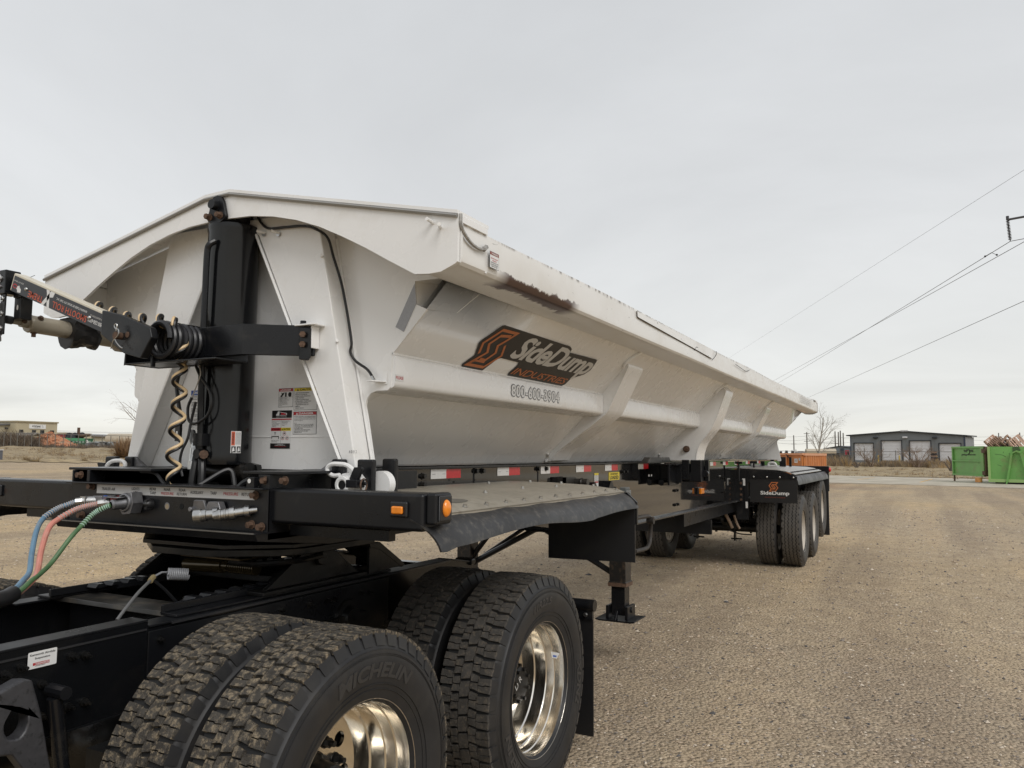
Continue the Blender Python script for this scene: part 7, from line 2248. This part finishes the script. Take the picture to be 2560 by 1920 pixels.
va = math.atan2(c_r.y, c_r.x) + .15
pallet('reddish pallet leaning highest at the left of the pile in the green container', (1175, 430), .55, va, WOOD2)
pallet('brown pallet leaning against the reddish one in the green container', (1260, 470), .62, va, WOOD)
pallet('weathered pallet tilted behind the brown one in the green container', (1390, 480), .6, va + .2, WOOD)
pallet('dark pallet low in the middle of the pile in the green container', (1520, 530), .9, va - .2, WOOD3)
pallet('brown pallet tilted left in the right half of the pile', (1650, 520), -.9, va, WOOD, (1.4, 1.0))
pallet('upright slatted pallet at the right of the pile', (1790, 460), .45, va + .1, WOOD2, (1.3, 1.0))
bs = spot(Q2(818, 0)[0], 54)
ob = thing('bollard', 'short faded orange bollard stub on the concrete apron', 'bollard', bs)
part('stub', mat('faded_orange', (.55, .27, .09), .7, var=.15, vscale=6), ob, lambda b: b.cyl(bs + Vector((0, 0, .08)), bs + Vector((0, 0, .36)), .19, 14), bevel=.02)

# ---- chain-link fences
POSTM = mat('fence_steel', (.15, .14, .125), .6, .3)


def fence(label, pxs, D0, D1, hgt, every, sag=0.0):
    n_ = len(pxs)
    P = [spot(px, D0 + (D1 - D0) * i / (n_ - 1)) for i, px in enumerate(pxs)]
    f = thing('chain_link_fence', label, 'fence', P[n_ // 2])
    part('top_rail', POSTM, f, lambda b: b.tube([p + Vector((0, 0, hgt)) for p in P], .035, 5))
    for p in P:
        part('post', POSTM, f, lambda b: b.cyl(p - Vector((0, 0, .2)), p + Vector((0, 0, hgt + rng.uniform(.0, .5) * sag)), .045, 7), split=True)
    b = MB()
    for p, q in zip(P, P[1:]):
        d = (q - p)
        l = d.length
        k = max(4, int(l / .32))
        for i in range(k):
            for sgn in (1, -1):
                a = p + d * (i / k)
                c = p + d * min(1, max(0, (i + sgn * hgt / .32 * .9) / k))
                zf = min(1.0, abs((c - a).length) / (hgt * .9) if hgt else 1)
                if (c - a).length < .05:
                    continue
                w_ = Vector((0, 0, .0035))
                a1, c1 = a + Vector((0, 0, .05)), c + Vector((0, 0, .05 + (hgt - .1) * zf))
                b.add([a1 - w_, c1 - w_, c1 + w_, a1 + w_], [(0, 1, 2, 3)])
    o = b.build('wire_mesh', mat('fence_wire', (.22, .21, .19), .6, .3), f, recalc=False)
    o['kind'] = 'stuff'
    return f


fence('chain-link fence in front of the grey warehouse on the right', [1880, 1935, 1990, 2045, 2100, 2161, 2239, 2320, 2400, 2480, 2570], 122, 116, 2.15, 3, 1)
fence('chain-link fence before the tan office and the rubble pile on the left', [-40] + [Q1(q, 0)[0] for q in (50, 160, 270, 385, 500, 628, 757, 885, 1015, 1140, 1260, 1390, 1520, 1650, 1790, 1930, 2080, 2230)], 112, 116, 1.75, 3)

# ---- weeds, shrubs and bare trees
def weeds(name, spans, m_list, seed, label=None):
    """dry stalks and tufts; spans: (px0, px1, D0, D1, count, height, width)"""
    r = np.random.default_rng(seed)
    V_, F_, M_ = [], [], []
    for px0, px1, D0, D1, cnt, hh, wd in spans:
        for _ in range(cnt):
            px = r.uniform(px0, px1)
            p = spot(px, r.uniform(D0, D1))
            nb = r.integers(3, 6)
            h0 = hh * r.uniform(.45, 1.15) * (.62 + .5 * abs(math.sin(px * .13) + .5 * math.sin(px * .37 + 1)))
            mi = r.integers(0, len(m_list))
            for _k in range(nb):
                a = r.uniform(0, 2 * PI)
                lean = r.uniform(.1, .6) * h0
                bx, by = p.x + r.normal() * .12, p.y + r.normal() * .12
                w2 = wd * r.uniform(.6, 1.4)
                k = len(V_)
                ca, sa = math.cos(a), math.sin(a)
                V_ += [(bx - w2, by, p.z - .03), (bx + w2, by, p.z - .03), (bx + lean * ca + w2 * .5, by + lean * sa, p.z + h0 * .7), (bx + lean * 1.5 * ca, by + lean * 1.5 * sa, p.z + h0)]
                F_ += [(k, k + 1, k + 2), (k, k + 2, k + 3)]
                M_ += [mi, mi]
    me = bpy.data.meshes.new(name)
    me.from_pydata(V_, [], F_)
    for m in m_list:
        me.materials.append(m)
    me.polygons.foreach_set('material_index', M_)
    o = bpy.data.objects.new(name, me)
    COL.objects.link(o)
    tag(o, kind='stuff')


WD = [mat('weed_straw', (.33, .25, .15), .9), mat('weed_brown', (.19, .135, .09), .9), mat('weed_grey', (.22, .185, .14), .9), mat('weed_gold', (.36, .245, .115), .9)]
WB = [mat('weed_brown', (.19, .135, .09), .9), mat('weed_grey', (.22, .185, .14), .9), mat('weed_dark', (.11, .085, .065), .9)]
weeds('dry_weeds', [(1880, 2060, 118, 126, 900, 1.3, .03), (2060, 2120, 118, 126, 420, 1.25, .03), (2120, 2200, 119, 122, 500, .6, .03), (2200, 2405, 116, 121, 1500, .95, .03), (2330, 2570, 110, 118, 600, .7, .03)], WD, 3)
weeds('dry_brush', [(-40, 70, 113, 121, 800, 1.25, .035), (-20, 14, 114, 119, 260, 1.9, .035), (28, 60, 114, 119, 220, 1.8, .035), (70, 95, 114, 119, 260, 1.5, .03), (95, 190, 113.5, 117, 260, .45, .03), (180, 330, 114, 119, 420, .6, .03)], WB, 4)
weeds('field_grass', [(1900, 2400, 66, 112, 2200, .16, .02), (2380, 2560, 62, 100, 500, .18, .02), (-30, 330, 64, 110, 3200, .20, .022)], WD, 5)


def branch_tree(name, label, cat, base, height, spread, levels, seed, m, r0, lean=(0, 0), multi=1, group=None, droop=.0, nb=(3, 5), upb=.75):
    rr = random.Random(seed)
    t = thing(name, label, cat, base, group)
    trunk, twig = MB(), MB()

    def grow(p, d, l, r, lev):
        n = 4
        pts = [p]
        dd = d.copy()
        for i in range(n):
            dd = (dd + Vector((rr.uniform(-.13, .13), rr.uniform(-.13, .13), rr.uniform(-.06, .10) - droop))).normalized()
            pts.append(pts[-1] + dd * (l / n))
        tgt = trunk if lev == 0 else twig
        tgt.tube(pts, [max(.006, r * (1 - .62 * i / n)) for i in range(n + 1)], 6 if lev == 0 else (4 if lev < 3 else 3), cap=False)
        if lev >= levels:
            return
        k = rr.randint(*nb) + (4 if lev == 0 else 0)
        for i in range(k):
            f = rr.uniform(.22, 1.0) if lev else rr.uniform(.12, 1.0)
            q = pts[min(n, int(f * n))].lerp(pts[min(n, int(f * n) + 1)], f * n - int(f * n))
            a = rr.uniform(0, 2 * PI)
            e1 = dd.cross(Vector((.3, .5, .8))).normalized()
            e2 = dd.cross(e1)
            nd = (dd * upb + (e1 * math.cos(a) + e2 * math.sin(a)) * spread).normalized()
            grow(q, nd, l * rr.uniform(.34, .58) * (1.15 - .5 * f if lev == 0 else 1), max(.006, r * (1 - .6 * f) * .55), lev + 1)
    for i in range(multi):
        a = 2 * PI * i / max(1, multi) + rr.uniform(-.4, .4)
        d = Vector((lean[0], lean[1], 1))
        if multi > 1:
            d = Vector((math.cos(a) * .75, math.sin(a) * .75, 1))
        grow(Vector(base) - Vector((0, 0, .1)), d.normalized(), height * (.72 if multi > 1 else .95) * rr.uniform(.85, 1.1), r0, 0)
    trunk.build('trunk', m, t, recalc=False, ang=1.0)
    twig.build('crown', m, t, recalc=False, ang=1.0)
    return t


BARK = mat('bare_bark', (.10, .08, .065), .9)
BARK2 = mat('shrub_bark', (.20, .145, .105), .9)
BARK3 = mat('grey_bark', (.30, .275, .24), .9)
p = spot(Q3(1140, 0)[0], 118)
tt = zat(Q3(1035, 0)[0], Q3(0, 180)[1], 118) - p.z
branch_tree('bare_tree', 'tall slender leafless tree above the orange container', 'tree', p, tt, .8, 3, 5, BARK3, .14, (-.085 * c_r.x, -.085 * c_r.y), nb=(5, 7), upb=1.0)
p = spot(Lz(585, 0)[0], 116)
branch_tree('bare_shrub', 'leafless shrub in front of the leftmost white roller door', 'shrub', p, 3.9, .8, 3, 8, BARK2, .07, multi=6, group='leafless shrubs along the fence', nb=(3, 5))
p = spot(Lz(1075, 0)[0], 114.5)
branch_tree('bare_shrub', 'larger leafless shrub in front of the third roller door', 'shrub', p, 4.3, .7, 3, 12, BARK2, .08, multi=6, group='leafless shrubs along the fence', nb=(3, 5))
p = spot(Q1(2330, 0)[0], 120)
branch_tree('bare_tree', 'leafless tree partly hidden behind the white left leg of the tub', 'tree', p, 9.5, .6, 3, 3, BARK2, .12, nb=(3, 4))
for i, (q, D, s_, lb) in enumerate((((2060, 690), 72, 2.15, 'large tan bush at the gravel edge beside the white left leg of the tub'), ((430, 735), 62, .55, 'small dry tumbleweed at the gravel edge on the left'), ((1380, 760), 63, .5, 'small dry tumbleweed at the gravel edge, right of the other one'))):
    px = Q1(q[0], 0)[0]
    p = spot(px, D)
    t = thing('dry_bush', lb, 'bush', p)
    r_ = random.Random(30 + i)
    b = MB()
    for k in range(900 if i == 0 else 160):
        a, e = r_.uniform(0, 2 * PI), r_.uniform(.0, 1.45)
        L_ = s_ * r_.uniform(.5, 1.0) * (.75 + .25 * math.sin(e))
        d = Vector((math.cos(a) * math.cos(e), math.sin(a) * math.cos(e), math.sin(e) * .95 + .12))
        o_ = p + Vector((r_.uniform(-.25, .25) * s_, r_.uniform(-.25, .25) * s_, 0))
        q2 = o_ + d * L_ + Vector((0, 0, -.08 * L_))
        w_ = Vector((-d.y, d.x, .1)).normalized() * (.012 * s_ + .006)
        mid = o_.lerp(q2, .55) + Vector((0, 0, .06 * L_))
        b.add([o_ - w_ * .5, o_ + w_ * .5, mid + w_, mid - w_, q2], [(0, 1, 2, 3), (3, 2, 4)])
    b.build('stems', mat('tan_bush', (.27, .175, .10), .9, var=.3, vscale=1.5) if i == 0 else WD[0], t, recalc=False)
# dark junk stack and stump by the warehouse
jf = Facade(Lz(1195, 0)[0], 140, Lz(1325, 0)[0], 140)
js = thing('scrap_stack', 'dark stack of boards and beams between the third and fourth roller doors', 'scrap', jf.fr(jf.len / 2, 0, 0))
r_ = random.Random(9)
hz = jf.z(*Lz(1260, 625))
for k in range(13):
    z_ = hz * k / 13
    sh_ = .5 - .25 * math.sin(k * 1.3)
    part('board', (WOOD3, mat('black_scrap', (.03, .03, .034), .7), WOOD)[k % 3], js, lambda b: b.box(jf.len * (.15 + r_.uniform(0, .15)), jf.len * (.65 + r_.uniform(0, .3)), z_, z_ + hz / 15, -1.2, r_.uniform(-.4, .3), lambda x, y, z: jf.fr(x, y, z)))
part('prop', WOOD3, js, lambda b: b.tube([jf.fr(0, 0, .3), jf.fr(jf.len * .45, hz * .6, .1)], .12, 5))
for px_, py_, D, lb in ((Lz(430, 0)[0], Lz(0, 745)[1], 108, 'broken dark stump by the fence left of the leftmost roller door'), (Lz(1432, 0)[0], Lz(0, 710)[1], 92, 'broken dark stump beside the open green container door')):
    p = spot(px_, D)
    h_ = max(.7, zat(px_, py_, D) - p.z)
    t = thing('stump', lb, 'stump', p)
    part('trunk', BARK, t, lambda b: (b.tube([p, p + Vector((.1, 0, h_ * .6)), p + Vector((-.25, 0, h_ * 1.2))], [.18, .14, .05], 7), b.tube([p + Vector((.05, 0, h_ * .2)), p + Vector((.45, .1, h_))], [.12, .05], 6), b.tube([p, p + Vector((-.6, .1, h_ * .75))], [.1, .04], 6)))

# ---- utility poles, lines, far buildings and vehicles on the right
POLE = mat('pole_wood', (.13, .12, .11), .9)
WIRE = mat('wire_grey', (.11, .11, .12), .6)
poles = {}
PD = [('a', 540, 665, 300, 'thin utility pole furthest left behind the trailer tail'), ('b', 860, 590, 270, 'utility pole left of the slender tree'), ('c', 1553, 570, 270, 'leftmost pole of the four-pole cluster'), ('d', 1632, 583, 275, 'second pole of the four-pole cluster'), ('e', 1682, 552, 262, 'tallest pole of the four-pole cluster'), ('f', 1750, 608, 275, 'rightmost pole of the four-pole cluster')]
for k, u_, v_, D, lb in PD:
    px = Q3(u_, 0)[0]
    p = spot(px, D)
    zt_ = zat(px, Q3(0, v_)[1], D)
    t = thing('utility_pole', lb, 'utility pole', p, 'far utility poles')
    part('shaft', POLE, t, lambda b: b.cyl(p, (p.x, p.y, zt_), .26 if k in 'cdef' else .22, 8, r2=.17))
    poles[k] = (p, zt_)
    if k in 'ab':
        part('crossarm', POLE, t, lambda b: [b.box(p.x - .9, p.x + .9, p.y - .06, p.y + .06, zt_ - d_, zt_ - d_ + .15) for d_ in ((.5, 3.0) if k == 'b' else (3.2,))])
for k, k2, f in (('c', 'd', .42), ('e', 'f', .55)):
    p, q = poles[k], poles[k2]
    b = MB()
    z_ = p[1] - (p[1] - p[0].z) * f
    b.tube([(p[0].x, p[0].y, z_), (q[0].x, q[0].y, z_)], .14, 6)
    t = thing('pole_brace', {'c': 'brace joining the two left poles of the cluster', 'e': 'brace joining the two right poles of the cluster'}[k], 'brace', (p[0].x, p[0].y, z_), 'pole braces')
    b.build('bar', POLE, t)
for px, py, D, lb in ((Lz(1952, 0)[0], Lz(0, 435)[1], 330, 'thin utility pole behind the pallets in the green container'), (Lz(2177, 0)[0], Lz(0, 432)[1], 300, 'utility pole at the right edge behind the green container')):
    p = spot(px, D)
    t = thing('utility_pole', lb, 'utility pole', p, 'far utility poles')
    zt_ = zat(px, py, D)
    part('shaft', POLE, t, lambda b: b.cyl(p, (p.x, p.y, zt_), .24, 8, r2=.16))
    part('crossarm', POLE, t, lambda b: b.box(p.x - .8, p.x + .8, p.y - .06, p.y + .06, zt_ - 1.4, zt_ - 1.25))


def line(label, A, B, r, sag=0.0, group='overhead lines'):
    (pa, qa, Da), (pb2, qb, Db) = A, B
    P0, P1 = spot(pa, Da), spot(pb2, Db)
    P0.z, P1.z = zat(pa, qa, Da), zat(pb2, qb, Db)
    t = thing('power_line', label, 'power line', P0, group)
    part('wire', WIRE, t, lambda b: b.tube([P0.lerp(P1, k / 24) - Vector((0, 0, sag * 4 * (k / 24) * (1 - k / 24))) for k in range(25)], r, 5))
    return P0, P1


def Nz(u, v):
    return 1840 + u / 2.765, 400 + v / 2.765


GL = 'high voltage lines'
line('topmost thin high voltage line crossing the right sky', (*Nz(2560, -235), 34), (*Nz(-360, 1570), 330), .007, 0, GL)
i0, i1 = line('high voltage line hanging from the insulator at the right edge', (*Nz(1970, 553), 40), (*Nz(60, 1672), 360), .015, .4, GL)
line('high voltage line just below the insulator line', (*Nz(2600, 268), 33), (*Nz(-60, 1690), 360), .014, .4, GL)
line('lowest high voltage line, ending at the tail of the tub', (*Nz(2560, 745), 36), (*Nz(200, 1770), 360), .014, .2, GL)
line('continuation of the insulator line towards the right edge', (*Nz(1970, 553), 40), (*Nz(2900, 380), 30), .015, 0, GL)
ip = i0
it = Vector((ip.x, ip.y, 0))
pxi, pyi = Nz(1958, 402)
top_ = spot(pxi, 40)
top_.z = zat(pxi, pyi, 40)
tw = spot(2760, 40)
tow = thing('transmission_pole', 'crossarm and ribbed insulator of a transmission pole at the right edge', 'pylon', tw)
part('arm', mat('pylon_grey', (.06, .06, .065), .6), tow, lambda b: b.tube([top_, (tw.x, tw.y, top_.z + .15)], .05, 8))
part('shaft', mat('pylon_grey', (.06, .06, .065), .6), tow, lambda b: b.cyl((tw.x, tw.y, 0), (tw.x, tw.y, top_.z + 3), .3, 12, r2=.2))
ins = part('insulator', mat('insulator_dark', (.035, .035, .04), .4), tow, lambda b: (b.tube([top_, ip], .022, 6), [b.lathe([(0, .02), (.01, .075), (.025, .07), (.045, .02)], top_.lerp(ip, (k + .8) / 14.5), (ip - top_), 10) for k in range(13)], b.cyl(top_ - Vector((0, 0, .02)), top_ + Vector((0, 0, .16)), .06, 8)))
dmp = i0.lerp(i1, .0075)
part('damper', mat('insulator_dark', (.035, .035, .04), .4), tow, lambda b: (b.tube([dmp + Vector((-.25, .12, -.12)), dmp, dmp + Vector((.2, -.1, -.15))], .012, 5), b.sphere(dmp + Vector((-.25, .12, -.12)), .05, 6, 4), b.sphere(dmp + Vector((.2, -.1, -.15)), .05, 6, 4)))
gw = [(100, 690, 905, 676, .03), (905, 672, 1900, 720, .03), (100, 785, 860, 770, .03), (870, 775, 1555, 862, .035), (100, 845, 860, 868, .035), (860, 862, 1900, 838, .03), (1150, 835, 1555, 768, .03), (1150, 850, 1640, 795, .03), (1740, 640, 1900, 655, .02), (1740, 725, 1900, 735, .02)]
ll = ['top distribution line left of the utility pole by the slender tree', 'top distribution line right of the utility pole by the slender tree', 'second distribution line left of the slender tree', 'sagging distribution line running to the four-pole cluster', 'lowest distribution line left of the slender tree', 'lowest distribution line right of the slender tree', 'upper slack line rising to the four-pole cluster', 'lower slack line rising to the second cluster pole', 'upper short line between the cluster and the warehouse', 'lower short line between the cluster and the warehouse']
for (a, b1, c, d_, r), lb in zip(gw, ll):
    line(lb, (*Q3(a, b1), 290), (*Q3(c, d_), 280), r, .3, 'distribution lines on the horizon')
for i, (a, b1, c, d_) in enumerate(((1640, 480, 2300, 455), (1640, 510, 2300, 520), (1640, 560, 2300, 548))):
    line(['top', 'middle', 'lowest'][i] + ' thin line on the horizon above the green container', (*Lz(a, b1), 330), (*Lz(c, d_), 320), .03, .2, 'lines above the green container')
line('thin line on the left horizon right of the tan office', (*Q1(905, 300), 300), (*Q1(2200, 330), 320), .03, .2, 'lines on the left horizon')
line('lower thin line on the left horizon above the low pale building', (*Q1(905, 318), 300), (*Q1(2200, 340), 320), .03, .2, 'lines on the left horizon')

fb = Facade(Q3(1300, 0)[0], 232, Q3(1960, 0)[0], 226)
bb = thing('far_shed', 'blue-grey gabled metal building left of the grey warehouse', 'building', fb.A)
BG = corr_wall('blue_grey_wall', (.19, .225, .26))
ub_, zb4, ze0, ze1 = fb.u(Q3(1650, 0)[0]), fb.z(*Q3(1650, 945)), fb.z(*Q3(1300, 1002)), fb.z(*Q3(1940, 985))
part('wall', BG, bb, lambda b: b.plate([(0, -1), (fb.len, -1), (fb.len, ze1), (ub_, zb4), (0, ze0)], fb.fr, 12))
part('roof', TRIM, bb, lambda b: b.prism([(-.4, ze0 - .05), (ub_, zb4), (fb.len, ze1), (fb.len, ze1 + .25), (ub_, zb4 + .25), (-.4, ze0 + .2)], .3, -12.3, lambda p, q, t: fb.fr(p, q, t)))
a, b_, c, d_ = fb.rect(*Q3(1665, 985), *Q3(1760, 1100))
part('door', mat('dark_blue_door', (.06, .075, .095), .6), bb, lambda b: (b.box(a, b_, 0, d_, .005, .08, lambda x, y, z: fb.fr(x, y, z)), [b.box(a + (b_ - a) * q, a + (b_ - a) * q + .12, 0, d_, .08, .14, lambda x, y, z: fb.fr(x, y, z)) for q in (.3, .6)]))


def vehicle(name, label, cat, x0, x1, y0, y1, D, m, kind):
    f = Facade(x0, D, x1, D)
    h = f.z((x0 + x1) / 2, y0)
    t = thing(name, label, cat, f.fr(f.len / 2, 0, 0))
    l = f.len
    g = lambda x, y, z: f.fr(x, y, z)
    if kind == 'cab':
        prof = [(0, .6), (0, h * .98), (l * .1, h), (l * .72, h), (l * .80, h * .55), (l, h * .5), (l, .6)]
        win = [(l * .40, h * .58), (l * .70, h * .58), (l * .64, h * .90), (l * .40, h * .90)]
    else:
        prof = [(0, .35), (0, h * .55), (l * .16, h * .62), (l * .28, h), (l * .72, h), (l * .86, h * .62), (l, h * .55), (l, .35)]
        win = [(l * .24, h * .64), (l * .78, h * .64), (l * .70, h * .93), (l * .31, h * .93)]
    part('body', m, t, lambda b: b.prism(prof, 0, -1.8, lambda p, q, tt_: f.fr(p, q, tt_)), bevel=.06)
    part('window', GLASS, t, lambda b: b.flat(win, f.fr, .02))
    for u_ in (.2, .8):
        part('wheel', CABLEB, t, lambda b: b.cyl(f.fr(l * u_, .38, .05), f.fr(l * u_, .38, -.25), .38, 14))
    return t


vehicle('semi_truck', 'red truck cab parked between the blue-grey building and the warehouse', 'truck', Q3(1780, 0)[0], Q3(1925, 0)[0], Q3(0, 1030)[1], 0, 190, mat('red_paint', (.50, .035, .055), .35, coat=.3), 'cab')
vehicle('parked_van', 'white vehicle seen just above the orange container', 'van', Q3(425, 0)[0], Q3(585, 0)[0], Q3(0, 1025)[1], 0, 145, mat('white_car_paint', (.62, .63, .64), .35, coat=.3), 'car')
vehicle('parked_car', 'grey car left of the white vehicle above the orange container', 'car', Q3(285, 0)[0], Q3(425, 0)[0], Q3(0, 1032)[1], 0, 160, mat('grey_car_paint', (.20, .23, .25), .35, coat=.3), 'car')
vehicle('parked_car', 'pale car at the tail of the tub above the orange container', 'car', Q3(150, 0)[0], Q3(285, 0)[0], Q3(0, 1040)[1], 0, 160, mat('white_car_paint', (.62, .63, .64), .35), 'car')
p = spot(Q3(1380, 0)[0], 165)
t = thing('storage_tank', 'pale tank trailer in front of the blue-grey building', 'tank', p)
zz_ = zat(Q3(1380, 0)[0], Q3(0, 1068)[1], 165)
part('shell', mat('tan_tank', (.44, .38, .29), .5, var=.06), t, lambda b: b.lathe([(-4.5, .1), (-4.4, .55), (1.3, .62), (1.5, .1)], (p.x, p.y, zz_), (c_r.x, c_r.y, 0), 18))
part('chassis', TRIM, t, lambda b: b.box(p.x - 4, p.x + 1.2, p.y - .4, p.y + .4, p.z, zz_ - .5))
for i, (x0, x1, y0, D, lb) in enumerate(((1290, 1540, 1122, 150, 'dark low bin right of the orange container'), (1545, 1770, 1098, 170, 'dark flat trailer in front of the blue-grey building'), (1640, 1935, 1150, 150, 'dark low bin at the foot of the warehouse corner'))):
    crate_box('yard_bin', lb, 'bin', Q3(x0, 0)[0], Q3(0, y0)[1], Q3(x1, 0)[0], None, D, 2.0, mat('yard_dark', (.075, .07, .065), .8, var=.25, vscale=.8), 5, 'dark bins along the right fence')
# distant scrub and roofs along the horizon
r_ = np.random.default_rng(15)
b = MB()
for i in range(260):
    px = r_.uniform(1900, 2600) if i % 2 else r_.uniform(-60, 420)
    D = r_.uniform(420, 700)
    p = spot(px, D)
    s_ = r_.uniform(1.2, 3.2)
    b.sphere((p.x, p.y, p.z + s_ * .3), s_, 7, 4, (r_.uniform(.8, 2.2), 1, r_.uniform(.45, .9)))
o = b.build('distant_scrub', mat('distant_scrub', (.19, .175, .165), .95, var=.15, vscale=.2), None, org=Vector((0, 0, 0)), ang=.1)
o['kind'] = 'stuff'
